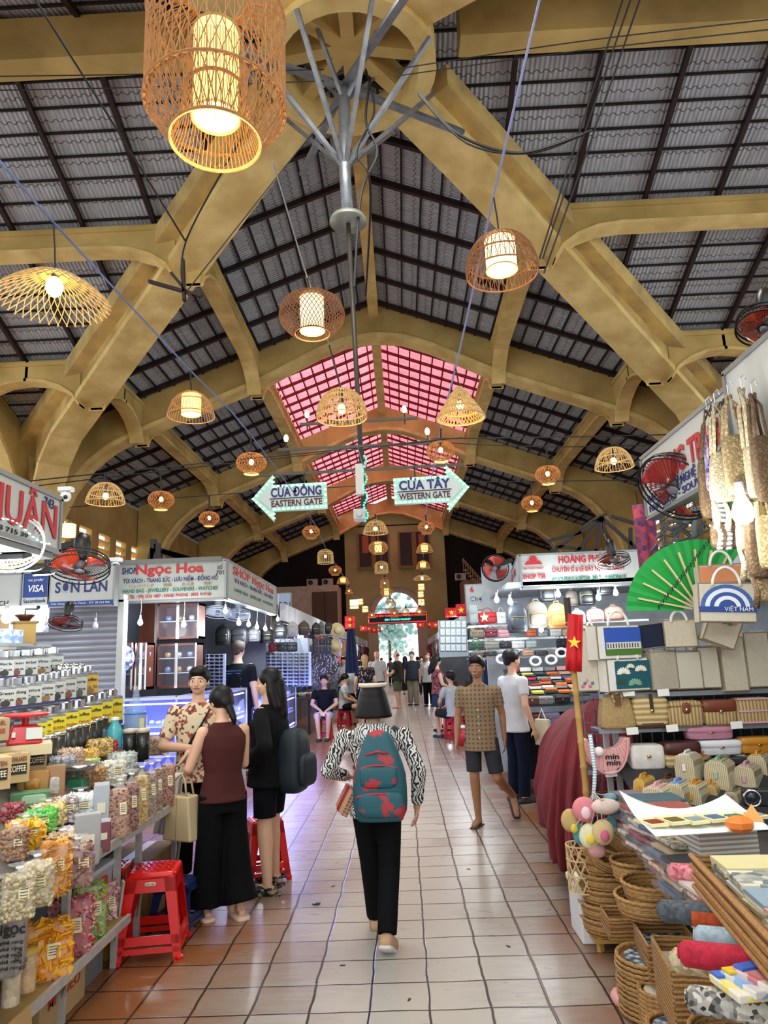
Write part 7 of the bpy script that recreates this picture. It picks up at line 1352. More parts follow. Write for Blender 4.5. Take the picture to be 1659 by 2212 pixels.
HB = [(1034, 1071, 1322, 1348, '#c8202a', 'red handbag with a gold star on the top shelf'), (1015, 1031, 1306, 1348, '#a9b4bc', 'flat grey pouch bag left on the top shelf'), (1073, 1092, 1322, 1348, '#e4e8ea', 'white handbag right of the red one'),
 (1018, 1044, 1360, 1378, '#8d7f6a', 'brown-grey handbag on the second shelf'), (1047, 1073, 1358, 1378, '#7c2438', 'maroon handbag on the second shelf'), (1076, 1100, 1360, 1378, '#d49aa4', 'pink handbag on the second shelf'), (1136, 1158, 1360, 1376, '#d2683a', 'orange handbag on the second shelf'), (1162, 1182, 1360, 1376, '#aab9c0', 'ice blue bag on the second shelf'), (1188, 1211, 1358, 1375, '#eceeee', 'white handbag on the second shelf'), (1214, 1228, 1359, 1375, '#c9b89a', 'beige handbag on the second shelf'),
 (1016, 1043, 1386, 1402, '#2f5f4c', 'green handbag on the third shelf'), (1046, 1078, 1386, 1402, '#8f9286', 'grey bag with a round crest on the third shelf'), (1080, 1103, 1386, 1401, '#2a2b30', 'black handbag on the third shelf'), (1105, 1132, 1384, 1401, '#dfe3e2', 'white handbag on the third shelf'), (1136, 1158, 1384, 1400, '#b4c8cc', 'pale blue handbag on the third shelf'), (1203, 1226, 1380, 1400, '#1d2126', 'black handbag with a chevron on the third shelf'),
 (1018, 1044, 1407, 1418, '#6c6a66', 'small grey bag on the fourth shelf'), (1047, 1072, 1406, 1418, '#3a3d44', 'charcoal clutch on the fourth shelf'), (1075, 1096, 1406, 1418, '#7b828a', 'blue-grey clutch on the fourth shelf'), (1128, 1152, 1404, 1417, '#c9a084', 'peach handbag on the fourth shelf'), (1156, 1180, 1404, 1417, '#4a4e55', 'slate clutch on the fourth shelf'), (1183, 1206, 1403, 1416, '#8a8078', 'stone coloured clutch on the fourth shelf'), (1209, 1232, 1402, 1415, '#2c2f36', 'black clutch at the right of the fourth shelf')]
for x0, x1, y0, y1, c, lab in HB:
    Y = 10.65 if y1 < 1350 else 10.55 if y1 < 1380 else 10.45 if y1 < 1404 else 10.35
    a, b = at(x0, y1, Y), at(x1, y0, Y); T = handbag(lab, ((a.x+b.x)/2, Y, a.z), b.x-a.x, b.z-a.z, .1, c, grp='handbags on the wall shelves of stall 758', handle='clutch' not in lab)
    if 'star' in lab: MB().prism(star(.07), .01, 'y', (-.05, -.075, .09)).build('star_charm', M_gold, T)
# white fluffy rings and straps
for i, (px, py) in enumerate(((1084, 1424), (1156, 1428), (1190, 1425), (1212, 1410))):
    p = at(px, py, 10.1); m = MB(); m.tube([(.07*cos(k*pi/10), -.02, .055*sin(k*pi/10)) for k in range(20)], .02, 8, True); tag(m.build('fur_strap', mat('#e3e6e8', .9), None, True, loc=tuple(p)), 'fluffy white bag strap ring, %s from the left in stall 758' % ORD[i], 'strap', 'fluffy straps in stall 758')
# sloping table of wallets
T = thing('wallet_table', 'long sloping table of wallets in stall 758', 'table', (2.4, 9.9, 0)); a, b = at(1125, 1498, 9.35), at(1120, 1440, 10.3); m = MB(); m.prism([(9.3-9.9, a.z-.03), (10.3-9.9, b.z-.03), (10.3-9.9, b.z-.06), (9.3-9.9, a.z-.06)], 2.0, 'x', (0, 0, 0)); m.build('table_top', mat('#3a3d42', .5), T)
for z, nm in ((a.z-.16, 'upper_shelf'), (a.z-.42, 'lower_shelf')): MB().box((0, -.35, z), (2.0, .4, .02)).build(nm, mat('#5a5f66', .4), T)
for x in (-.98, .98): MB().box((x, 0, a.z*.48), (.04, .9, a.z*.92)).build('side_panel', mat('#2c2e33', .6), T)
MB().box((0, .3, a.z*.4), (1.9, .03, a.z*.7)).build('back_panel', mat('#141518', .7), T)
WC = [('#1a1a1c', 'black'), ('#c9ccd0', 'silver'), ('#7b3a2c', 'brown'), ('#c2305a', 'magenta'), ('#d8702c', 'orange'), ('#3a4a8c', 'indigo'), ('#d9cf4a', 'lemon'), ('#8c8f94', 'grey'), ('#b9a07c', 'tan'), ('#efeeea', 'white'), ('#2c3f3a', 'dark green'), ('#d09aa0', 'pink')]
tn_ = lambda y: (y-9.3)/1.0
for r_ in range(6):
    Y = 9.36+r_*.165; zt = a.z-.03+(b.z-a.z)*(Y-9.3)/1.0; n_ = 11
    for i in range(n_):
        c, nm = WC[(i*5+r_*3+(i*i) % 4) % 12]; x = 1.52+i*.168; h = .03 if r_ < 5 else .05
        o = MB().box((0, 0, h/2), (.15, .1, h), rx=.12).build('wallet', mat(c, .35), loc=(x, Y, zt+.004), rz=.04*((i*7+r_) % 5-2), bev=.006); tag(o, '%s wallet, %s from the left in the %s row from the front' % (nm, ORD[i], ORD[r_]), 'wallet', 'wallets laid out in stall 758')
        if (i+r_) % 2 == 0 and r_ < 4: c2, nm2 = WC[(i*7+r_*5+2) % 12]; o = MB().box((0, 0, .015), (.14, .09, .028), rx=.12).build('wallet', mat(c2, .35), loc=(x+.01, Y+.01, zt+.036), rz=.08*((i*3+r_) % 5-2), bev=.006); tag(o, '%s wallet stacked on top at the %s place of the %s row' % (nm2, ORD[i], ORD[r_]), 'wallet', 'wallets laid out in stall 758')
for i, (px, c, nm) in enumerate(((1122, '#3a3a3e', 'charcoal'), (1148, '#6d4a40', 'brown'), (1178, '#8f8f94', 'grey'), (1215, '#2a2b2f', 'black'))): p = at(px, 1502, 9.28); handbag('%s clutch along the front edge of the wallet table, %s from the left' % (nm, ORD[i]), (p.x, 9.3, a.z-.14), .19, .1, .08, c, handle=False, grp='clutches on the front shelf of stall 758')
handbag('lilac handbag on the shelf beneath the wallets', (at(1188, 1535, 9.4).x, 9.45, a.z-.41), .24, .16, .1, '#8f86a8', handle=False); handbag('dull red handbag on the shelf beneath the wallets', (at(1160, 1535, 9.4).x, 9.45, a.z-.41), .12, .15, .1, '#7c3a36', handle=False)
for x, y, Y, lab in ((1073, 1296, 9.6, 'lit bulb at the left of stall 758'), (1102, 1300, 9.5, 'lit bulb above the film wrapped backpack'), (1206, 1284, 9.5, 'lit bulb between the backpacks of stall 758'), (1293, 1291, 9.4, 'lit bulb under the 758 sign'), (1330, 1281, 9.5, 'lit bulb at the right of stall 758'), (1169, 1360, 9.9, 'low lit bulb behind the tan backpack')): bulb(lab, x, y, Y, cordup=22)
for x, y, e in ((1085, 1300, 20), (1206, 1290, 22), (1310, 1290, 20), (1169, 1370, 12)): p = at(x, y, 9.2); point(tuple(p), e, (.88, .97, 1), .08)
# jewellery wall and goods between 12 and 17 m
a, b = at(950, 1420, 18.2), at(1008, 1338, 18.2); T = thing('jewellery_wall', 'white panel of necklaces on the right beyond stall 758', 'panel', ((a.x+b.x)/2, 18.3, a.z)); w_, h = b.x-a.x, b.z-a.z; MB().box((0, 0, h/2), (w_, .05, h)).build('back_panel', mat('#93a1a6', .5), T); MB().box((0, 0, -.3), (w_, .3, .6)).build('cupboard', mat('#34383c', .6, n=.4, ns=5), T)
for i in range(5):
    for j in range(4):
        p = at(956+i*11.5, 1348+j*17, 18.22); T = thing('necklace_card', 'white card with a necklace, column %s and row %s of the jewellery wall' % (ORD[i], ORD[j]), 'necklace', tuple(p), 0, 'necklace cards on the jewellery wall'); MB().box((0, 0, 0), (.11, .01, .15)).build('card', mat('#ccd5d8', .5), T); m = MB(); m.tube([(.035*cos(pi+pi*k/6), -.01, .03+.05*sin(pi+pi*k/6)) for k in range(7)], .004, 4); m.build('necklace', mat('#8fa0a4', .3, .5), T)
point(tuple(at(985, 1350, 17.0)), 34, (.9, .97, 1), .1); point(tuple(at(1020, 1380, 12.5)), 18, (.9, .97, 1), .1)
m = MB(); m.box((2.3, 13.6, .55), (.6, 3.2, 1.1)); struct(m.build('wall_counter_right', mat('#5f666c', .6, n=.4, ns=6)))
r = random.Random(11)
for i in range(26):
    y = 12.2+(i % 13)*.24; z = 1.1; c, nm = WC[(i*5) % 12]; h = .1+.06*((i*3) % 3)
    handbag('%s small bag %s along the %s row of the right aisle counter' % (nm, ORD[i % 13], ['front', 'rear'][i//13]), (2.12+.3*(i//13), y, z), .18, h, .1, c, rz=-pi/2+.2, handle=bool(i % 2), grp='small bags on the right aisle counter')
# deeper stalls lining the aisle: bodies and hanging goods
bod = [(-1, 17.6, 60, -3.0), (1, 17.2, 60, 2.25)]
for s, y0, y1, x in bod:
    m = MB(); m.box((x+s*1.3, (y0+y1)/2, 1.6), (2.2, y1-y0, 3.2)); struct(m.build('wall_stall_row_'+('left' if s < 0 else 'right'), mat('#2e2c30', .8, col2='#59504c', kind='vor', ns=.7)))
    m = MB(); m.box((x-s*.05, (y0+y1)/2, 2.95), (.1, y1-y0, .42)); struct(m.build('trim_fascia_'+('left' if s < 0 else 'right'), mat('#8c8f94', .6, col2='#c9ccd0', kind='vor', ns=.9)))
GC = ['#2a2c36', '#6a3a4a', '#1c2a4a', '#8c6a7a', '#3a3a40', '#a0705a', '#5a4a7a', '#c9b8b0', '#7c1f28', '#2f4f6a', '#d8d0c8', '#8a2f3a', '#b98a5a', '#354a3a']
GN = ['slate', 'plum', 'navy', 'mauve', 'charcoal', 'copper', 'violet', 'blush', 'dark red', 'steel blue', 'ivory', 'crimson', 'sand', 'forest green']; CT = {}
def glab(kd, c, row, s):
    k = (kd, c, row, s); CT[k] = CT.get(k, -1)+1; return '%s %s in the %s %s row, %s such from the camera' % (GN[GC.index(c)], kd, 'left' if s < 0 else 'right', row, ORD[CT[k]])
for s, xs, y0 in ((-1, -2.85, 18.0), (1, 2.1, 18.8)):
    for z, x_ in ((2.66, xs+.04*s), (1.66, xs+.1*s)): m = MB(); m.box((x_, 39, z), (.03, 43, .03)); [m.box((x_+s*.2, 18+k*4, z), (.5, .03, .03)) for k in range(11)]; struct(m.build('trim_rail', M_chrome))
    for i in range(44):
        y = y0+i*.62*(1+i*.012); k = i % 3; c = GC[(i*5+(3 if s > 0 else 0)) % 14]
        garment(glab(['shirt', 'long dress', 'top'][k], c, 'upper', s), (xs+.08*s*(i % 2), y, 2.65-.1*(i % 2)), c, .5, .95 if k == 1 else .8, pi/2*s+.5*s, 'clothes hanging along the aisle', k if k < 2 else 0, GC[(i*3+1) % 14] if i % 4 == 0 else None)
        if i < 30: garment(glab(['garment', 'skirt', 'shirt'][k], GC[(i*7+2) % 14], 'lower', s), (xs+.1*s, y+.25, 1.65), GC[(i*7+2) % 14], .5, .75, pi/2*s+.4*s, 'clothes hanging along the aisle', (i+1) % 2, None)
garment('long navy dress hanging at the left before the clothing row', tuple(at(758, 1358, 16.5)), '#141f42', .32, 1.0, .1, None, 1)
T = thing('goods_table', 'table of small goods beneath the left hats', 'table', (-2.75, 18.9, 0)); MB().box((0, 0, .85), (.9, 2.2, .06)).build('table_top', mat('#4a4038', .7), T); [MB().box((x, y, .41), (.05, .05, .82)).build('leg', M_dark, T) for x in (-.4, .4) for y in (-1, 1)]
for i in range(24):
    c, nm = WC[(i*7+3) % 12]; tag(MB().rbox((0, 0, .04), (.12, .12, .08), 4, 12, 6).build('coin_purse', mat(c, .5), None, True, loc=(-3.1+.14*(i % 6), 18.1+(i//6)*.2, .88)), '%s coin purse, %s across in the %s line of the hat table' % (nm, ORD[i % 6], ORD[i//6]), 'purse', 'coin purses on the hat table')
# dark key-ring wall left of the seated people
a, b = at(672, 1480, 17.2), at(728, 1412, 17.2); T = thing('trinket_wall', 'dark wall of glinting key rings behind the seated people', 'panel', ((a.x+b.x)/2, 17.3, a.z)); w_, h = b.x-a.x, b.z-a.z; MB().box((0, 0, h/2-.3), (w_, .05, h+.6)).build('back_panel', mat('#1c1a1c', .5, col2='#6a6460', kind='vor', ns=24), T); m = MB(); r = random.Random(2)
for i in range(170): m.ell((r.uniform(-.5, .5)*w_, -.04, r.uniform(0, 1)*h), (.018, .01, .03), 6, 4)
o = m.build('key_rings', mat('#7f7a78', .25, .7), T); o['kind'] = 'stuff'
# flags near the gate
for i, (px, py, Y, w_, h, lab) in enumerate([(756, 1338, 20, .3, .2, 'upper red star flag left before the gate'), (756, 1351, 20, .3, .2, 'lower red star flag left before the gate'), (785, 1357, 26, .26, .2, 'small red flag first of the left bunting'), (797, 1358, 28, .26, .2, 'small red flag second of the left bunting'), (808, 1361, 30, .26, .22, 'small red flag third of the left bunting'), (818, 1360, 32, .2, .22, 'small red flag fourth of the left bunting'), (908, 1350, 28, .3, .22, 'small red flag first of the right bunting'), (928, 1349, 24, .2, .2, 'small red flag second of the right bunting'), (941, 1350, 22, .3, .2, 'small red flag third of the right bunting'), (975, 1323, 17, .3, .22, 'red star flag left of the pair over the jewellery wall'), (996, 1318, 15.5, .22, .26, 'red star flag right of the pair over the jewellery wall')]):
    p = at(px, py, Y); flag(lab, tuple(p), w_, h, grp='small flags toward the gate')
# red text screen before the gate
a, b = at(797, 1343, 65.4), at(921, 1325, 65.4); T = thing('text_screen', 'black screen with red and cyan running text before the gate', 'screen', ((a.x+b.x)/2, 65.4, (a.z+b.z)/2)); w_, h = b.x-a.x, .82; MB().box((0, 0, 0), (w_, .12, h)).build('screen_body', M_dark, T); m = MB(); m.box((0, -.06, h/2), (w_, .03, .04)); m.box((0, -.06, -h/2), (w_, .03, .04)); m.box((-w_/2, -.06, 0), (.04, .03, h)); m.box((w_/2, -.06, 0), (.04, .03, h)); m.build('red_border', mat('#ff2a3a', .4, es=2.), T)
text('CHỢ BẾN THÀNH KÍNH CHÀO QUÝ KHÁCH', .24, mat('#ff3a3a', .4, es=2.5), T, (0, -.08, .18), w_=w_*.85); text('BEN THANH MARKET', .24, mat('#3af0e0', .4, es=2.5), T, (0, -.08, -.18), w_=w_*.45)
# trees outside, foliage bleached in its colour to look overexposed
for i, (x, z, r_, c) in enumerate(((-1.6, 6.2, 3.0, '#b4dcdc'), (-1.0, 3.6, 1.7, '#c4e4e0'), (8, 6.5, 3, '#c8e0d0'))):
    T = thing('street_tree', ['blue-green tree seen through the gateway', 'lower bushy tree seen through the gateway', 'tree bleached as if overexposed, at the right behind the gateway'][i], 'tree', (x, 86+i*9, 0)); m = MB(); rr = random.Random(i)
    for k in range(170): q = V((rr.gauss(0, .5), rr.gauss(0, .5), rr.gauss(0, .45))); m.ell((q.x*r_, q.y*r_, z+q.z*r_), r_*.12, 6, 4)
    m.build('foliage', mat(c, .9, n=.3, ns=2), T, True); MB().tube([(0, 0, 0), (.1, 0, z)], .18, 8).build('trunk', mat('#6a5a4a', .9), T)
for s, px in ((-1, 668), (-1, 702), (1, 1000)):
    p = at(px, 1258, 60); T = thing('air_conditioner', ['white air conditioner on the left upper storey, left one', 'white air conditioner on the left upper storey, right one', 'white air conditioner on the right upper storey'][[668, 702, 1000].index(px)], 'air conditioner', (p.x, 62.15, 8.45)); MB().box((0, 0, 0), (.95, .4, .6)).build('casing', mat('#b9b3a6', .5), T, bev=.02); MB().lathe([(.01, 0), (.22, 0), (.22, .03), (.01, .03)]).build('fan_grille', M_dark, T).matrix_basis = Matrix.Translation((-.15, -.2, 0)) @ Matrix.Rotation(pi/2, 4, 'X')
for y, e in ((19, 45), (25, 60), (32, 80), (42, 110)):
    point((-2.2, y, 2.3), e, (.95, .97, 1), .12, 'stall_lamp'); point((1.6, y+1, 2.3), e, (.95, .97, 1), .12, 'stall_lamp')
# ================= PEOPLE =================
def limb(m, a, b, ra, rb, n=14, flat=1.):
    a, b = V(a), V(b); m.tube([a, a.lerp(b, .3), a.lerp(b, .6), b], [ra, ra*.97+rb*.03 if False else ra*.75+rb*.25+ra*.06, ra*.42+rb*.58, rb], n); m.ell(a, ra, n, 8); m.ell(b, rb, n, 8)
def loft(m, rings, n=20):
    # rings: (centre, rx, ry, yaw)
    m.grid(lambda u, v: (lambda R: V(R[0])+Matrix.Rotation(R[3] if len(R) > 3 else 0, 3, 'Z') @ V((R[1]*cos(2*pi*u), R[2]*sin(2*pi*u), 0)))(rings[round(v*(len(rings)-1))]), n, len(rings), True)
    k = len(m.v); o = k-n*len(rings); m.f.append(tuple(o+i for i in range(n-1, -1, -1))); m.f.append(tuple(k-n+i for i in range(n)))
def remesh(o, vox, sm=2, it=6):
    q = o.modifiers.new('r', 'REMESH'); q.mode = 'VOXEL'; q.voxel_size = vox; q.use_smooth_shade = True
    if it: q = o.modifiers.new('s', 'SMOOTH'); q.factor = .5; q.iterations = it
def hand(m, w, d, up, s=1., curl=.4, side=1, k=1.):
    # w wrist, d direction of fingers, up back of hand normal
    w, d, up = V(w), V(d).normalized(), V(up); up = (up-d*up.dot(d)).normalized(); x = d.cross(up)*side
    pc = w+d*.045*s; M3 = Matrix((x, d, up)).transposed(); m.ell(pc, (.038*s, .05*s, .016*s), 12, 8, M3)
    for i, (off, L_) in enumerate(((-.028, .062), (-.010, .072), (.009, .068), (.027, .052))):
        p0 = w+d*.075*s+x*off*s; c1 = d*cos(curl*.6)-up*sin(curl*.6); c2 = d*cos(curl*1.5)-up*sin(curl*1.5); p1 = p0+c1*L_*.5*s; p2 = p1+c2*L_*.5*s
        m.tube([p0-d*.02*s, p0, p1, p2], [.009*s*k, .0092*s*k, .0085*s*k, .0065*s*k], 8); m.ell(p2, .0068*s*k, 8, 5)
    p0 = w+d*.025*s-x*.03*s; p1 = p0+(-x*.7+d*.7)*.035*s-up*.01*s; p2 = p1+(d*.9-x*.3)*.028*s-up*.008*s; m.tube([p0, p1, p2], [.012*s, .0105*s, .008*s], 8); m.ell(p2, .008*s, 8, 5)
SK = {'a': '#c79a7a', 'b': '#a0714f', 'c': '#d9ab8c', 'd': '#e0b49a'}
def person(lab, loc, rz, H=1.7, skin='a', pose=None, top='tee', tc='#222', tm=None, bottom='pants', bc='#16171c', bm_=None, hair='short', hc='#15110f', shoes='#222226', shoe='shoe', sh=.2, build_=1., det=1, head=(0, 0), sleeve=.55, hem=.0, female=False, belly=0., sit=False, grp=None, face=True):
    """joints in units of height, x right, y forward, z up"""
    J = dict(hl=(-.052, 0, .5), hr=(.052, 0, .5), kl=(-.055, .01, .28), kr=(.055, .01, .28), al=(-.058, -.01, .045), ar=(.058, -.01, .045), pel=(0, 0, .52), ch=(0, 0, .72), nk=(0, 0, .835), hd=(0, .012, .925),
             sl=(-.108, 0, .8), sr=(.108, 0, .8), el=(-.14, -.01, .63), er=(.14, -.01, .63), wl=(-.145, .03, .49), wr=(.145, .03, .49))
    if female: J.update(sl=(-.096, 0, .8), sr=(.096, 0, .8))
    J.update(pose or {}); fd = J.pop('hdl', None), J.pop('hdr', None); tl, tr = J.pop('tl', (-.0, 1, -.0)), J.pop('tr', (0, 1, 0)); P = {k: V(v)*H for k, v in J.items()}; b = build_*H/1.7
    T = thing('person', lab, 'person', loc, rz, grp); vox = .0075 if det > 1 else .012 if det else .02
    body = MB(); fem = female
    # legs
    for s in 'lr':
        limb(body, P['h'+s], P['k'+s], .078*b, .052*b); limb(body, P['k'+s], P['a'+s], .054*b, .034*b); cp = P['k'+s].lerp(P['a'+s], .28); ax_ = (P['k'+s]-P['a'+s]).normalized(); fdir = V(tl if s == 'l' else tr).normalized(); body.ell(cp-fdir*.01*b, (.044*b, .047*b, .09*b), 12, 8)
        a_ = P['a'+s]; up = V((0, 0, 1)); f_ = fdir; foot = MB()
        body.tube([a_-f_*.03*b+V((0, 0, -.02*b)), a_+f_*.05*b-V((0, 0, .04*b)), a_+f_*.14*b-V((0, 0, .055*b)), a_+f_*.17*b-V((0, 0, .06*b))], [.034*b, .036*b, .03*b, .02*b], 12); body.ell(a_-f_*.035*b-V((0, 0, .045*b)), .03*b, 10, 7)
    # torso
    pe, ch, nk = P['pel'], P['ch'], P['nk']; yaw = atan2((P['sr']-P['sl']).y, (P['sr']-P['sl']).x); sw = (P['sr']-P['sl']).length/2
    wz = pe.lerp(ch, .45); waist = (.115 if fem else .13)*b+belly*.02
    loft(body, [(pe-V((0, 0, .05*H)), .11*b, .085*b), (pe, (.15 if fem else .14)*b, .105*b), (wz, waist, .088*b+belly*.05), (ch, .135*b+.02, .105*b+belly*.02, yaw), (ch.lerp(nk, .42), sw*.98, .09*b, yaw), (ch.lerp(nk, .64), sw*.9, .072*b, yaw), (ch.lerp(nk, .84), sw*.5, .06*b, yaw), (nk, .05*b, .052*b, yaw)], 20)
    if fem: [body.ell(ch+Matrix.Rotation(yaw, 3, 'Z') @ V((q*.06*b, .075*b, -.0)), (.058*b, .05*b, .06*b), 12, 8) for q in (-1, 1)]
    # arms
    for i, s in enumerate('lr'):
        limb(body, P['s'+s]-V((0, 0, .02)), P['e'+s], (.047 if fem else .052)*b, .038*b); limb(body, P['e'+s], P['w'+s], .039*b, .025*b)
        d = fd[i] or (P['w'+s]-P['e'+s]); sd_ = 1 if s == 'l' else -1; hand(body, P['w'+s], d, (-1 if s == 'l' else 1, 0, .1) if abs(V(d).normalized().z) > .5 else (0, .2, 1), b*1.0, .5, sd_*1., 1.15 if det < 2 else 1.)
    # neck and head
    hd = P['hd']; hyaw, hpit = head; HR = Matrix.Rotation(hyaw, 3, 'Z') @ Matrix.Rotation(hpit, 3, 'X'); h = .128*H*.5; q = lambda x, y, z: hd+HR @ V((x*h, y*h, z*h))
    body.tube([nk-V((0, 0, .03)), nk.lerp(hd, .3), q(0, -.15, -.55)], [.055*b, .047*b, .05*b], 14)
    body.ell(q(0, -.12, .2), (h*.74, h*.9, h*.82), 20, 14, HR); body.ell(q(0, .12, -.22), (h*.6, h*.66, h*.74), 18, 12, HR); body.ell(q(0, .34, -.7), (h*.32, h*.3, h*.24), 14, 8, HR)
    body.ell(q(0, .78, -.12), (h*.12, h*.2, h*.26), 10, 8, HR); body.ell(q(0, .86, -.28), (h*.17, h*.14, h*.12), 10, 6, HR); body.ell(q(0, .68, .18), (h*.5, h*.12, h*.12), 12, 6, HR)
    for s in (-1, 1): body.ell(q(s*.74, -.08, -.08), (h*.08, h*.16, h*.24), 10, 6, HR); body.ell(q(s*.38, .5, -.25), (h*.22, h*.2, h*.2), 10, 6, HR)
    body.ell(q(0, .72, -.52), (h*.26, h*.12, h*.09), 10, 6, HR)
    M_s = mat(SK[skin], .5, n=.06, ns=8, sub=.1); o = body.build('body', M_s, T, True, fix=False); remesh(o, vox, it=3 if det else 2)
    if face and det:
        for s in (-1, 1):
            m = MB(); m.ell(q(s*.3, .7, .02), (h*.15, h*.06, h*.065), 12, 6, HR); m.build('eye', mat('#e9e4de', .3), T, True); m = MB(); m.ell(q(s*.3, .752, .02), (h*.06, h*.02, h*.06), 10, 6, HR); m.build('iris', mat('#1a100c', .2), T, True)
            m = MB(); m.tube([q(s*.13, .8, .2), q(s*.32, .79, .26), q(s*.5, .68, .18)], h*.035, 6, flat=.6); m.build('eyebrow', mat('#1c1512', .8), T, True)
        m = MB(); m.tube([q(-.24, .74, -.52), q(-.1, .83, -.49), q(0, .84, -.51), q(.1, .83, -.49), q(.24, .74, -.52)], [h*.02, h*.045, h*.05, h*.045, h*.02], 8, flat=1); m.build('lips', mat('#a85a50', .45), T, True)
    # hair
    m = MB(); hv = .01 if det > 1 else .014
    def hell(c, r): m.ell(q(*c), (h*r[0], h*r[1], h*r[2]), 18, 12, HR)
    if hair in ('short', 'grey'): hell((0, -.22, .42), (.88, .96, .84)); hell((0, .42, .76), (.7, .46, .4)); hell((.2, .55, .86), (.4, .3, .2)); [hell((s*.62, -.2, .12), (.18, .45, .4)) for s in (-1, 1)]; hell((0, -.72, -.05), (.6, .35, .55))
    elif hair == 'bald': hell((0, -.3, .05), (.78, .72, .5))
    elif hair == 'bun': hell((0, -.2, .3), (.88, .96, .9)); hell((0, -.85, -.15), (.55, .4, .5)); hell((0, -1.05, -.75), (.3, .3, .34)); m.tube([q(0, -1.1, -.8), q(.05, -1.3, -1.5), q(.1, -1.2, -2.0)], [h*.28, h*.24, h*.05], 10)
    elif hair == 'bob': hell((0, -.15, .35), (.92, 1.0, .85)); loft(m, [(q(0, -.12, .5), h*.9, h*.95, hyaw), (q(0, -.18, 0), h*1.02, h*1.0, hyaw), (q(0, -.22, -.6), h*1.16, h*1.0, hyaw), (q(0, -.25, -1.05), h*1.28, h*.98, hyaw), (q(0, -.25, -1.12), h*1.1, h*.8, hyaw)], 26)
    elif hair == 'long': hell((0, -.2, .34), (.86, .94, .86)); [m.tube([q(s*.6, -.3, .2), q(s*.66, -.45, -.7), q(s*.6, -.75, -1.7), q(s*.4, -.85, -2.9)], [h*.34, h*.4, h*.42, h*.15], 12) for s in (-1, 1)]; m.tube([q(0, -.75, .1), q(0, -.9, -1.2), q(0, -1.1, -2.4), q(0, -1.0, -3.3)], [h*.6, h*.6, h*.5, h*.12], 14)
    elif hair == 'blonde': hell((0, -.2, .34), (.84, .94, .84)); m.tube([q(0, -.75, .1), q(0, -.95, -.9), q(0, -1.0, -1.9), q(0, -1.0, -2.4)], [h*.6, h*.6, h*.45, h*.1], 14)
    o = m.build('hair', mat(hc, .5 if hair != 'grey' else .8, spec=.3, n=.3, ns=60, stretch=(1, 1, .15)), T, True, fix=False); remesh(o, hv, it=2)
    # clothes
    M_t = tm or mat(tc, .85, spec=.2, n=.15, ns=5, bump=.12, bs=14); M_b = bm_ or mat(bc, .85, spec=.15, n=.15, ns=5, bump=.12, bs=12); e = .014
    if top:
        m = MB(); lo = pe+V((0, 0, -.035*H-hem)); k = 1.14
        loft(m, [(lo, (.158 if fem else .16)*b*k+.012+belly*.02, .115*b*k+.014+belly*.05), (pe+V((0, 0, .01)), (.155 if fem else .15)*b*k+belly*.02, .11*b*k+belly*.06), (wz, waist*k+.012, .098*b*k+belly*.06), (ch, .14*b+.035, .118*b*1.02+belly*.02, yaw), (ch.lerp(nk, .4), sw+.02, .1*b+.01, yaw), (ch.lerp(nk, .62), sw*.98, .085*b+.006, yaw), (ch.lerp(nk, .82), sw*.62, .072*b+.006, yaw), (ch.lerp(nk, .93), .068*b, .064*b, yaw)], 24)
        if fem: [m.ell(ch+Matrix.Rotation(yaw, 3, 'Z') @ V((u_*.06*b, .078*b, 0)), (.07*b, .058*b, .07*b), 12, 8) for u_ in (-1, 1)]
        if sleeve > 0:
            for s in 'lr':
                a_, e_, w_ = P['s'+s]-V((0, 0, .01)), P['e'+s], P['w'+s]; a_ = a_-V((0, 0, .018*b)); ra = (.055 if fem else .062)*b
                if sleeve <= 1: m.tube([a_, a_.lerp(e_, sleeve)], [ra, ra*(.92 if sleeve < .8 else .8)], 16); m.ell(a_, ra, 14, 9)
                else: m.ell(a_, ra, 14, 9); m.tube([a_, e_], [ra, .056*b], 16); m.ell(e_, .056*b, 14, 9); m.tube([e_, e_.lerp(w_, sleeve-1)], [.056*b, .044*b], 16)
        o = m.build(top, M_t, T, True, fix=False); remesh(o, max(vox, .009), it=3)
    if bottom:
        m = MB(); tb = pe+V((0, 0, .03))
        if bottom in ('pants', 'shorts'):
            loft(m, [(tb, .14*b, .1*b+belly*.04), (pe, .153*b, .112*b+belly*.02), (pe-V((0, 0, .045*H)) if not sit else pe-V((0, 0, .03*H)), .15*b, .115*b)], 22)
            for s in 'lr':
                hp, kn, an = P['h'+s], P['k'+s], P['a'+s]; m.ell(hp, .08*b, 14, 9)
                if bottom == 'shorts': m.tube([hp, hp.lerp(kn, .5), hp.lerp(kn, sh)], [.092*b, .085*b, .08*b], 16)
                else: m.tube([hp, kn], [.092*b, .076*b], 16); m.ell(kn, .076*b, 14, 9); m.tube([kn, kn.lerp(an, .5), an], [.076*b, .07*b, .066*b], 16)
        elif bottom == 'skirt':
            lz_ = pe.z*(1-sh); loft(m, [(tb, .13*b, .1*b), (pe, .155*b, .115*b), (V((pe.x*.7, pe.y*.7, (pe.z+lz_)/2)), .165*b, .13*b), (V((0, .0, lz_)), .175*b, .15*b)], 24)
        elif bottom == 'wide':
            for s in 'lr': hp, kn, an = P['h'+s], P['k'+s], P['a'+s]; m.tube([hp+V((0, 0, .03)), hp.lerp(kn, .6), kn.lerp(an, .5), an+V((0, 0, .02))], [.1*b, .1*b, .115*b, .13*b], 18)
            loft(m, [(tb, .135*b, .1*b), (pe, .155*b, .115*b), (pe-V((0, 0, .08*H)), .165*b, .12*b)], 22)
        o = m.build(bottom if bottom != 'wide' else 'trousers', M_b, T, True, fix=False); remesh(o, max(vox, .01), it=3)
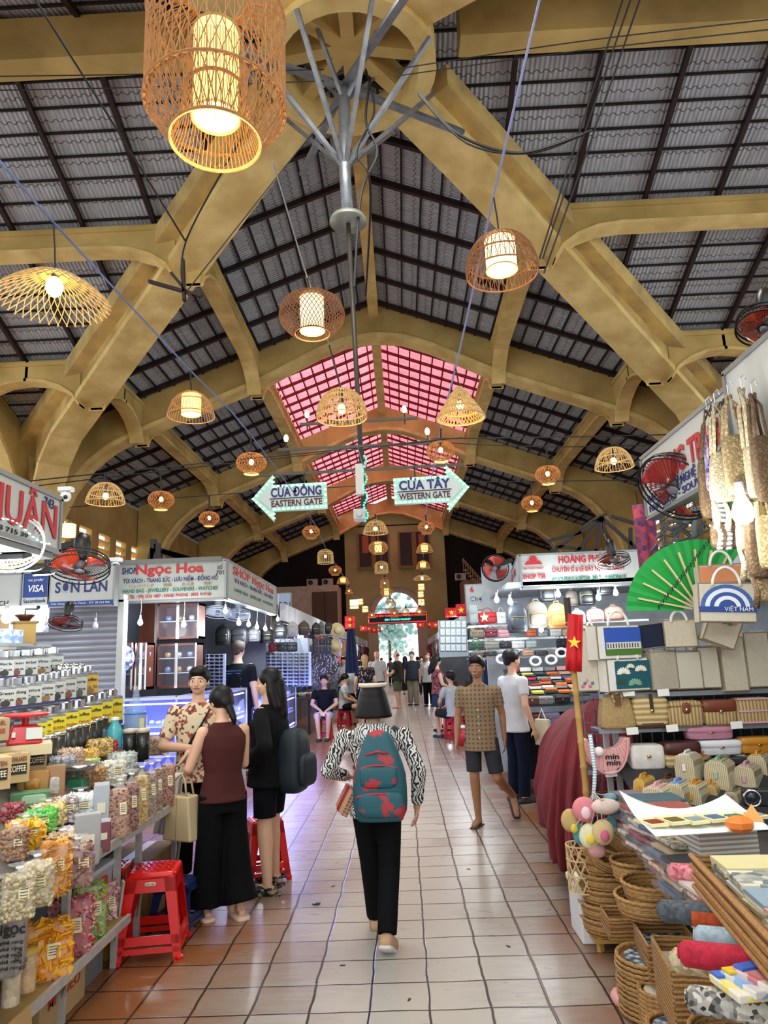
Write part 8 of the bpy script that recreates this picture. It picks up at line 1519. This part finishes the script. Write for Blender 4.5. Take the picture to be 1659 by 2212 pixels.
    # footwear
    for s in 'lr':
        a_ = P['a'+s]; f_ = V(tl if s == 'l' else tr).normalized(); rr = Matrix.Rotation(atan2(f_.y, f_.x)-pi/2, 4, 'Z') @ Matrix.Rotation(math.asin(max(-1, min(1, f_.z))), 4, 'X'); m = MB().at(Matrix.Translation(a_-V((0, 0, .045*H if False else .06*b))) @ rr); M_f = mat(shoes, .6, n=.1, ns=20)
        if shoe == 'shoe': m.rbox((0, .05*b, .01), (.1*b, .28*b, .085), 4, 18, 7); o = m.build('shoe', M_f, T, True); m2 = MB().at(m.x); m2.rbox((0, .05*b, -.025), (.104*b, .285*b, .03), 5, 18, 5); m2.build('sole', mat('#d9d6d0', .6) if sh != .21 else M_f, o, True).parent = T
        elif shoe == 'flip': m.rbox((0, .05*b, -.02), (.1*b, .27*b, .022), 4, 18, 5); o = m.build('flip_flop', M_f, T, True); m2 = MB().at(m.x); m2.tube([(-.04*b, .04*b, 0), (0, .13*b, .03), (.04*b, .04*b, 0)], .008, 6); m2.build('strap', M_f, T, True)
        elif shoe == 'slide': m.rbox((0, .04*b, -.02), (.115*b, .29*b, .045), 4, 20, 6); m.build('slide_sandal', M_f, T, True); m2 = MB().at(m.x); m2.rbox((0, .1*b, .025), (.13*b, .11*b, .09), 3, 18, 7); m2.build('strap', M_f, T, True)
        elif shoe == 'clog': m.rbox((0, .09*b, .012), (.118*b, .2*b, .095), 3.2, 20, 8); m.rbox((0, .04*b, -.02), (.115*b, .3*b, .04), 4, 20, 6); m.tube([(-.055*b, .05*b, .03), (-.05*b, -.07*b, .05), (0, -.1*b, .055), (.05*b, -.07*b, .05), (.055*b, .05*b, .03)], .011, 6); m.build('clog', mat(shoes, .5, col2='#8a8f7a', kind='vor', ns=55, thr=(.8,)), T, True)
    return T, P, q, h
# 1 walking woman seen from behind
g = gr(825, 2050); T, P, q, h = person('person walking away in a white and black patterned jacket, black trousers and headband', (g.x-.01, g.y+.12, 0), radians(-2), 1.585, 'a', female=True, top='jacket', tm=mat('#d9d7d2', .85, col2='#1d1d20', kind='wavex', ns=16, n=14, bump=.15, bs=14, thr=(.52,), stretch=(1, .6, 1.2)), bottom='pants', bc='#0b0c10', hair='bob', hc='#0d0806', shoes='#c09a76', det=2, sleeve=1.85, sh=.2, hem=.03, build_=.98,
 pose=dict(kr=(.045, .0, .275), ar=(.035, -.13, .07), tr=(.15, 1, -.55), kl=(-.04, .08, .285), al=(-.03, .15, .045), tl=(-.1, 1, .1), sl=(-.125, 0, .8), sr=(.125, 0, .8), el=(-.2, .02, .645), wl=(-.13, .15, .6), er=(.18, -.03, .64), wr=(.165, .02, .49), hdl=(.6, .6, -.2)), face=False)
m = MB(); m.tube([q(.8*cos(a), -.1+.85*sin(a), .98) for a in [pi+pi*k/14 for k in range(15)]][::1], .012, 8, flat=1.6); m.build('headband', mat('#e6d8c8', .5), T, True)
m = MB(); loft(m, [(P['nk']+V((0, -.055, .0)), .085, .055), (P['nk']+V((0, -.075, -.04)), .13, .075), (P['nk']+V((0, -.085, -.1)), .15, .07), (P['nk']+V((0, -.07, -.16)), .08, .04)], 20); m.build('hood', mat('#cfd0ce', .85, col2='#3a3a3c', kind='wavex', ns=16, n=14, thr=(.62,)), T, True)
B = thing('backpack', 'teal backpack with red patches and red zips worn by the walking person', 'backpack', (T.location.x+.035, T.location.y-.15, .475*1.585), radians(-2)); M_tl = mat('#1c5560', .6, col2='#a8323a', ns=9, thr=(.585,), bump=.15, bs=14); M_rd = mat('#c02836', .5)
w_, hh = .34, .53; m = MB()
def bpk(u, v):
    z = hh*v; k = (1.0 if v < .45 else 1-.62*((v-.45)/.55)**1.4); k *= (.82+.18*min(1, v/.12)); k = max(k, .02)*(0.02 if v in (0, 1) else 1); a = 2*pi*u; e = .6; return V((w_/2*k*abs(cos(a))**e*(1 if cos(a) > 0 else -1), -.02+.1*min(1, k*1.1)*abs(sin(a))**e*(1 if sin(a) > 0 else -1), z))
vv = [0, .002, .04, .1, .2, .35, .5, .62, .74, .85, .93, .985, 1]; m.grid(lambda u, v: bpk(u, vv[round(v*12)]), 28, 13, True); m.build('main_body', M_tl, B, True)
m = MB(); m.rbox((.01, -.1, hh*.2), (w_*.86, .09, hh*.3), 4, 22, 8); m.build('lower_pocket', M_tl, B, True); m = MB(); m.rbox((.0, -.1, hh*.5), (w_*.7, .07, hh*.26), 4, 22, 8); m.build('upper_pocket', M_tl, B, True)
for nm, z, k, dy in (('lower_zip', .27, .42, -.142), ('upper_zip', .58, .33, -.128)): m = MB(); m.tube([(w_*k*cos(pi*t/10), dy+.02*abs(cos(pi*t/10)), hh*(z+.055*sin(pi*t/10))) for t in range(11)], .006, 6); m.build(nm, M_rd, B, True)
m = MB(); m.tube([(-w_*.26, -.09, hh*.74), (0, -.12, hh*.79), (w_*.22, -.09, hh*.75)], .006, 6); m.build('top_zip', M_rd, B, True); m = MB(); m.rbox((0, -.03, hh*.95), (.09, .05, .07), 3, 16, 8); m.build('carry_loop', M_rd, B, True)
m = MB(); m.tube([(w_*.3, -.06, hh*.72), (w_*.44, -.06, hh*.45), (w_*.47, -.05, hh*.2)], .007, 6); m.build('side_zip', M_rd, B, True)
for s in (-1, 1): m = MB(); m.tube([(s*.06, .04, hh*.9), (s*.1, .09, hh*1.02), (s*.12, .22, hh*.98), (s*.14, .26, hh*.7)], .016, 6, flat=.4); m.build('shoulder_strap', mat('#1c3a44', .7), B, True)
G = thing('tote_parcel', 'red and tan checked parcel held under the walking person arm', 'parcel', (T.location.x-.2, T.location.y+.08, .83), .3, rot=(.1, .5, .3)); MB().box((0, 0, 0), (.05, .22, .16)).build('parcel', mat('#b99070', .6, col2='#5a2a22', kind='plaid', ns=14), G, bev=.005); MB().box((0, 0, 0), (.054, .07, .164)).build('red_band', mat('#a01c22', .6), G)
# 2 brown top woman
g = gr(478, 1985); T, P, q, h = person('person in a sleeveless brown top and long black trousers with a beige bag', (g.x, g.y+.02, 0), radians(32), 1.6, 'c', female=True, top='top', tc='#4a2320', bottom='wide', bc='#07070a', hair='bun', hc='#0c0909', shoes='#d9b9a4', shoe='slide', sleeve=0, det=2, head=(radians(18), -.22), sh=1.1,
 pose=dict(el=(-.15, .02, .635), wl=(-.13, .13, .6), er=(.118, .05, .63), wr=(.02, .14, .62), al=(-.06, .03, .05), ar=(.07, -.04, .05), hdl=(.3, 1, 0), hdr=(-1, .5, 0), nk=(0, .012, .835), hd=(-.005, .035, .915)))
W = T.matrix_basis if False else Matrix.Translation(T.location) @ Matrix.Rotation(T.rotation_euler.z, 4, 'Z')
e = W @ (P['el'].lerp(P['wl'], .45)); B = thing('handbag', 'beige leather bucket tote hanging from the brown top person arm', 'handbag', (e.x-.03, e.y-.02, e.z-.46), radians(-25)); m = MB(); m.prism([(-.13, 0), (.13, 0), (.1, .3), (-.1, .3)], .12, 'y'); m.build('bag_body', mat('#cbb88e', .45, n=.05, ns=5), B, bev=.012)
for s in (-1, 1): m = MB(); m.tube([(-.07, s*.04, .29), (-.05, s*.03, .4), (0, s*.01, .45), (.05, s*.03, .4), (.07, s*.04, .29)], .008, 6); m.build('handle', mat('#b9a47c', .45), B, True)
m = MB(); m.box((0, -.062, .15), (.006, .004, .28)); m.build('seam', mat('#a08c60', .5), B)
C = thing('white_cloth', 'white cloth bundle draped behind the beige tote', 'cloth', (e.x-.12, e.y+.06, e.z-.44), radians(-10)); m = MB(); m.grid(lambda u, v: V(((u-.5)*(.13+.05*(1-v))-.06*(1-v), .02*sin(u*14), .42*v)), 16, 6); m.build('cloth', mat('#dfe3e6', .85), C, True, sol=.012)
# 3 black dressed woman
g = gr(586, 1918); T, P, q, h = person('person with long black hair, black shirt and shorts, hand on hip, dark backpack', (g.x, g.y, 0), radians(72), 1.7, 'c', female=True, top='shirt', tc='#0a0b0e', bottom='shorts', bc='#0b0c11', hair='long', hc='#0a0606', shoes='#1c1d1c', shoe='clog', sleeve=1.9, det=2, sh=.82, hem=.05, build_=1.12, belly=.5, head=(radians(14), .02),
 pose=dict(el=(-.2, -.08, .65), wl=(-.15, .05, .56), hdl=(.25, 1, -.2), er=(.13, .03, .64), wr=(.11, .08, .5), kl=(-.06, .0, .28), al=(-.09, -.03, .045), kr=(.07, .03, .285), ar=(.075, .02, .045), tr=(.35, 1, 0), tl=(-.2, 1, 0)))
W = Matrix.Translation(T.location) @ Matrix.Rotation(T.rotation_euler.z, 4, 'Z'); c = W @ V((.02, -.2, .74)); B = thing('backpack', 'dark teal backpack on the back of the black dressed person', 'backpack', tuple(c), radians(72)); m = MB(); m.rbox((0, 0, .22), (.32, .24, .5), 3.5, 26, 12, (.8, .9)); m.build('main_body', mat('#10222c', .6, n=.3, ns=6), B, True); m = MB(); m.rbox((0, -.12, .15), (.26, .08, .25), 4, 20, 8); m.build('front_pocket', mat('#0d1b24', .6), B, True)
for s in (-1, 1): m = MB(); m.tube([(s*.1, .08, .42), (s*.11, .16, .52), (s*.12, .3, .52), (s*.13, .37, .42), (s*.14, .36, .25), (s*.15, .22, .08)], .018, 8, flat=.35); m.build('shoulder_strap', mat('#1f6478', .6), B, True)
# 4 floral shirt man
T, P, q, h = person('person in a cream floral shirt with folded arms leaning at the nut stand', (-1.78, 6.28, 0), radians(197), 1.73, 'c', top='shirt', tm=mat('#d9c9a6', .85, col2='#6a3f34', kind='vor', ns=38, thr=(.66, '#a8503c'), bump=.1, bs=14), bottom='pants', bc='#101014', hair='short', hc='#100c0a', det=2, sleeve=.78, hem=.05, head=(radians(-14), .05), build_=1.05,
 pose=dict(er=(.165, .03, .63), wr=(.0, .16, .62), el=(-.165, .05, .635), wl=(.05, .15, .6), hdr=(-1, .1, .1), hdl=(.7, .1, -.9)))
m = MB(); m.tube([P['sl']+V((.06, .1, .04)), P['ch']+V((-.02, .15, 0)), P['pel']+V((.12, .13, .12))], .012, 6, flat=.4); m.build('shoulder_strap', mat('#17171a', .6), T, True)
# 5 smiling man walking
g = gr(1052, 1786); T, P, q, h = person('person smiling in a brown checked shirt, grey shorts and flip-flops, walking', (g.x, g.y+.05, 0), radians(168), 1.73, 'b', top='shirt', tm=mat('#8a7458', .85, col2='#5f4d3c', kind='plaid', ns=7, bump=.12, bs=14), bottom='shorts', bc='#34383e', hair='short', hc='#0f0c0b', shoes='#3a2420', shoe='flip', det=2, sleeve=.62, sh=.88, hem=.09, head=(radians(-8), .02), build_=.98,
 pose=dict(kr=(.05, .03, .285), ar=(.045, .0, .048), kl=(-.085, .02, .275), al=(-.16, -.17, .14), tl=(-.25, .75, -1.0), tr=(.25, 1, 0), el=(-.135, -.04, .64), wl=(-.14, -.03, .49), er=(.135, .0, .63), wr=(.145, .04, .49)))
m = MB(); m.tube([q(-.2, .78, -.5), q(0, .83, -.57), q(.2, .78, -.5)], h*.035, 6); m.build('teeth', mat('#efe9e0', .3), T, True)
m = MB(); [m.ell(V((0, .145, .47+.07*k))*1 + V((0, .0, .42)), .007, 8, 5) for k in range(5)]; m.build('shirt_button', M_white, T, True)
# 6 man in white shirt looking at bags
g = gr(1108, 1688); person('person in a white shirt and navy trousers with a black shoulder strap by stall 758', (1.33, 9.02, 0), radians(-62), 1.79, 'c', top='shirt', tc='#c9ccd0', bottom='pants', bc='#141a2e', hair='short', shoes='#2a2624', det=1, sleeve=.6, hem=.06, pose=dict(wr=(.16, .03, .48), er=(.15, -.02, .63), sr=(.115, 0, .8), sl=(-.115, 0, .8)))
p = V((g.x, g.y, 1.3)); B = thing('tote_parcel', 'pale cloth bag held by the white shirt person near stall 758', 'bag', (1.62, 8.82, .66), .6); MB().box((0, 0, .15), (.06, .24, .3), taper=(.8, .9)).build('bag_body', mat('#c9c6a8', .7), B, bev=.01); m = MB(); m.tube([(0, -.06, .3), (0, 0, .42), (0, .06, .3)], .006, 5); m.build('handle', M_white, B)
# seated people
sitp = lambda k=1.: dict(pel=(0, -.02, .29), ch=(0, .0, .5), nk=(0, .02, .6), hd=(0, .03, .69), sl=(-.115, .01, .57), sr=(.115, .01, .57), hl=(-.055, 0, .275), hr=(.055, 0, .275), kl=(-.07, .24, .29), kr=(.07, .24, .29), al=(-.05, .22, .045), ar=(.05, .24, .045), el=(-.15, .06, .42), er=(.15, .06, .42), wl=(-.03, .2, .34), wr=(.03, .2, .35), hdl=(.4, 1, -.6), hdr=(-.4, 1, -.6))
def seat(px, py, lab, rz, H, c='#c4181c', Yo=0., stl='red', **k):
    g = gr(px, py); s_ = stool('%s stool under the %s' % (stl, ' '.join(lab.replace(' sitting', '').split()[:7])), (g.x-.0, g.y+.3+Yo, 0), c, .45, .34, .26, rz)
    return person(lab, (g.x, g.y+.3+Yo, 0), rz, H, pose=sitp(), sit=True, **k)
seat(700, 1600, 'person sitting in a black tee and pale blue shorts by the glass counter', pi, 1.85, top='tee', tc='#101218', bottom='shorts', bc='#8fa8cc', sh=.95, hair='short', hc='#14110f', shoes='#1a1a1e', det=1, sleeve=.6, skin='c', head=(0, .1))
p_ = sitp(); seat(742, 1572, 'person sitting in a white tee and black shorts looking at a phone', radians(-100), 1.8, top='tee', tc='#c9cdd0', bottom='shorts', bc='#121316', sh=.6, hair='bun', hc='#0e0c0c', shoes='#d9d6d0', det=0, sleeve=.6, skin='c', female=True, head=(0, -.3), Yo=.1)
seat(985, 1600, 'person sitting with back turned in a pale grey tee on the right', radians(35), 1.85, top='tee', tc='#bfc3c6', bottom='shorts', bc='#2a2d33', sh=.9, hair='short', hc='#14110f', shoes='#2a2f4a', det=1, sleeve=.6, skin='c')
# standing people further along
def ppl(px, pf, H, rz, lab, **k): g = gr(px, pf); k['build_'] = k.get('build_', 1.0)*1.12; return person(lab, (g.x, g.y, 0), radians(rz), H, det=0, **k)
ppl(950, 1580, 1.75, -75, 'person with long dark hair, patterned top and denim skirt looking down', top='top', tm=mat('#2a1c24', .8, col2='#b8646a', kind='vor', ns=24), bottom='skirt', bc='#33415c', hair='long', hc='#120d0d', shoes='#17171a', female=True, sleeve=.2, sh=.38, skin='d', head=(0, -.3), pose=dict(wr=(.05, .18, .55), wl=(-.02, .18, .55), er=(.13, .03, .62), el=(-.12, .04, .62)))
ppl(928, 1526, 1.88, 168, 'person in a white top and black trousers with a crossbody strap', top='tee', tc='#dfe4e6', bottom='pants', bc='#101216', hair='blonde', hc='#7a5a40', shoes='#3a3632', female=True, sleeve=.6, skin='d', hem=.08)
ppl(894, 1523, 1.95, 165, 'person in a slate blue tee and khaki trousers, grey hair', top='tee', tc='#2c3540', bottom='pants', bc='#8f8a76', hair='grey', hc='#6f6a66', shoes='#1f1d1c', sleeve=.75, skin='d', belly=1.6, build_=1.1, hem=.04)
ppl(862, 1530, 1.97, 70, 'bald bearded person in an olive tee and green shorts seen from the side', top='tee', tc='#34352a', bottom='shorts', bc='#5f6b52', hair='bald', hc='#6a5040', shoes='#2a1d18', shoe='flip', sh=.9, sleeve=.7, skin='d', build_=1.08, belly=.5, pose=dict(wl=(-.08, .2, .58), wr=(.08, .2, .56), er=(.14, .04, .62), el=(-.14, .04, .62)))
ppl(818, 1536, 2.0, 178, 'person in a white tee with glasses and a shoulder strap', top='tee', tc='#d6d9dc', bottom='pants', bc='#141a2a', hair='bald', hc='#5a4434', sleeve=.75, skin='d', build_=1.05)
ppl(792, 1568, 1.86, 8, 'blonde person in a black dress with small flowers seen from behind', top='dress', tm=mat('#0e0c12', .85, col2='#b89aa0', kind='vor', ns=30, thr=(.86,)), bottom='skirt', bc='#0e0c12', hair='blonde', hc='#b8935e', shoes='#2a2622', female=True, sleeve=.6, sh=.5, skin='d', build_=1.15)
ppl(762, 1566, 1.72, -12, 'person in a pale grey sleeveless top and black shorts', top='top', tc='#aab4bc', bottom='shorts', bc='#121216', hair='short', hc='#120f0f', shoes='#2a2622', sleeve=0, sh=.5, skin='c', female=True)
ppl(746, 1545, 1.84, 170, 'person in a white shirt with a grey backpack facing the camera on the left', top='tee', tc='#c9cdd4', bottom='pants', bc='#2a2e3a', hair='short', hc='#241a16', sleeve=.7, skin='d', female=True)
ppl(770, 1535, 1.85, 185, 'person in a cream top partly hidden behind the blonde person', top='tee', tc='#cfc4b4', bottom='pants', bc='#3a3a40', hair='grey', hc='#9a948c', sleeve=.7, skin='d', female=True)
ppl(878, 1500, 1.8, 0, 'person in a long dark coat behind the olive tee person', top='coat', tc='#262224', bottom='skirt', bc='#1f1c1e', sh=.8, hair='long', hc='#1d1716', shoes='#1f1c1c', sleeve=1.8, skin='c', female=True)
for i, (px, pf, c, lab) in enumerate(((846, 1478, '#6a7078', 'small distant person in grey near the gateway'), (860, 1484, '#2a2c34', 'small distant person in dark clothes near the gateway'), (875, 1480, '#8a8478', 'small distant person in beige near the gateway'), (826, 1482, '#c9ccd0', 'small distant person in white near the gateway'), (905, 1494, '#5a4a44', 'small distant person in brown behind the slate blue tee person'), (914, 1500, '#8f9aa8', 'small distant person in pale blue behind the right group'))): ppl(px, pf, 1.75, 180*(i % 2), lab, top='tee', tc=c, bottom='pants', bc='#1c1e26', hair='short', skin='c', sleeve=.7)
# stall keepers behind the counter
p = at(430, 1398, 12.2); p.z = 1.84; person('person in a navy shirt with short hair turned right behind the counter', (p.x, 12.2, 0), radians(-70), p.z, 'c', top='tee', tc='#161d3a', bottom='pants', hair='short', hc='#1a1614', det=0, sleeve=.6)
p = at(514, 1384, 11.9); T, P, q, h = person('person in a black tee with lines of print on the back, short grey hair', (p.x, 11.9, 0), radians(-12), p.z, 'd', top='tee', tc='#0c1016', bottom='pants', hair='grey', hc='#4a4038', det=0, sleeve=.65, build_=1.15, belly=.5)
for k in range(7): MB().box((.0, -.158, p.z*.77-k*.042), (.28-.04*(k % 3), .004, .014)).build('printed_line', mat('#4f66a8', .6), T)
# more stools and bucket
stool('red stool under the right seated person, second behind', (1.22, 16.3, 0), '#c4181c', .45, .34, .26, .2); stool('red stool beside the long haired person', (1.0, 17.6, 0), '#c4181c', .45, .34, .26, .5); stool('empty red stool stack behind the phone reader', (-1.25, 20.8, 0), '#c4181c', .45, .34, .26, .3)
g = gr(1005, 1611); T = thing('bucket', 'red bucket with a white lid beside the right seated person', 'bucket', (g.x, g.y+.1, 0)); MB().lathe([(.1, 0), (.14, .02), (.16, .34)], n=20).build('bucket_body', mat('#c8202c', .35), T, True); MB().lathe([(.17, .33), (.17, .37), (.01, .38)], n=20).build('lid', M_white, T, True)
g = gr(1022, 1612); T = thing('water_cup', 'white tumbler on the floor beside the red bucket', 'cup', (g.x, g.y+.1, 0)); MB().lathe([(.05, 0), (.07, .25), (.01, .26)], n=16).build('cup', M_white, T, True)
T = thing('umbrella_bundle', 'bundle of folded grey and purple umbrellas standing by the right stall', 'umbrellas', (1.72, 13.2, 0)); [MB().tube([(x, y, 0), (x*1.2, y, .5), (x*1.3, y, .62)], [.02, .035, .012], 8).build('umbrella', mat(c, .6), T, True) for x, y, c in ((0, 0, '#5a5a6a'), (.06, .03, '#6a5a86'), (-.05, .05, '#8a9098'))]
p = gr(683, 1953); tag(MB().lathe([(.01, 0), (.028, .0), (.032, .004), (.01, .005)], n=16).build('bottle_cap', M_black, None, True, loc=(p.x, p.y, .001)), 'black cap lying on the aisle tiles left of the walking person', 'cap')
for i, (px, py) in enumerate(((740, 2086), (884, 2160), (1012, 1878), (720, 1915), (1098, 2045))): p = gr(px, py); tag(MB().box((0, 0, .002), (.03, .012, .003), rz=i*1.3).build('litter', mat('#3a3028', .8), None, loc=(p.x, p.y, 0)), ['dark scrap of litter in front of the walking person, left', 'leaf scrap on the pale tiles at the bottom', 'small scrap beside the smiling person feet', 'tiny dark scrap near the black cap', 'scrap on the tiles toward the baskets'][i], 'litter', 'litter on the tiles')
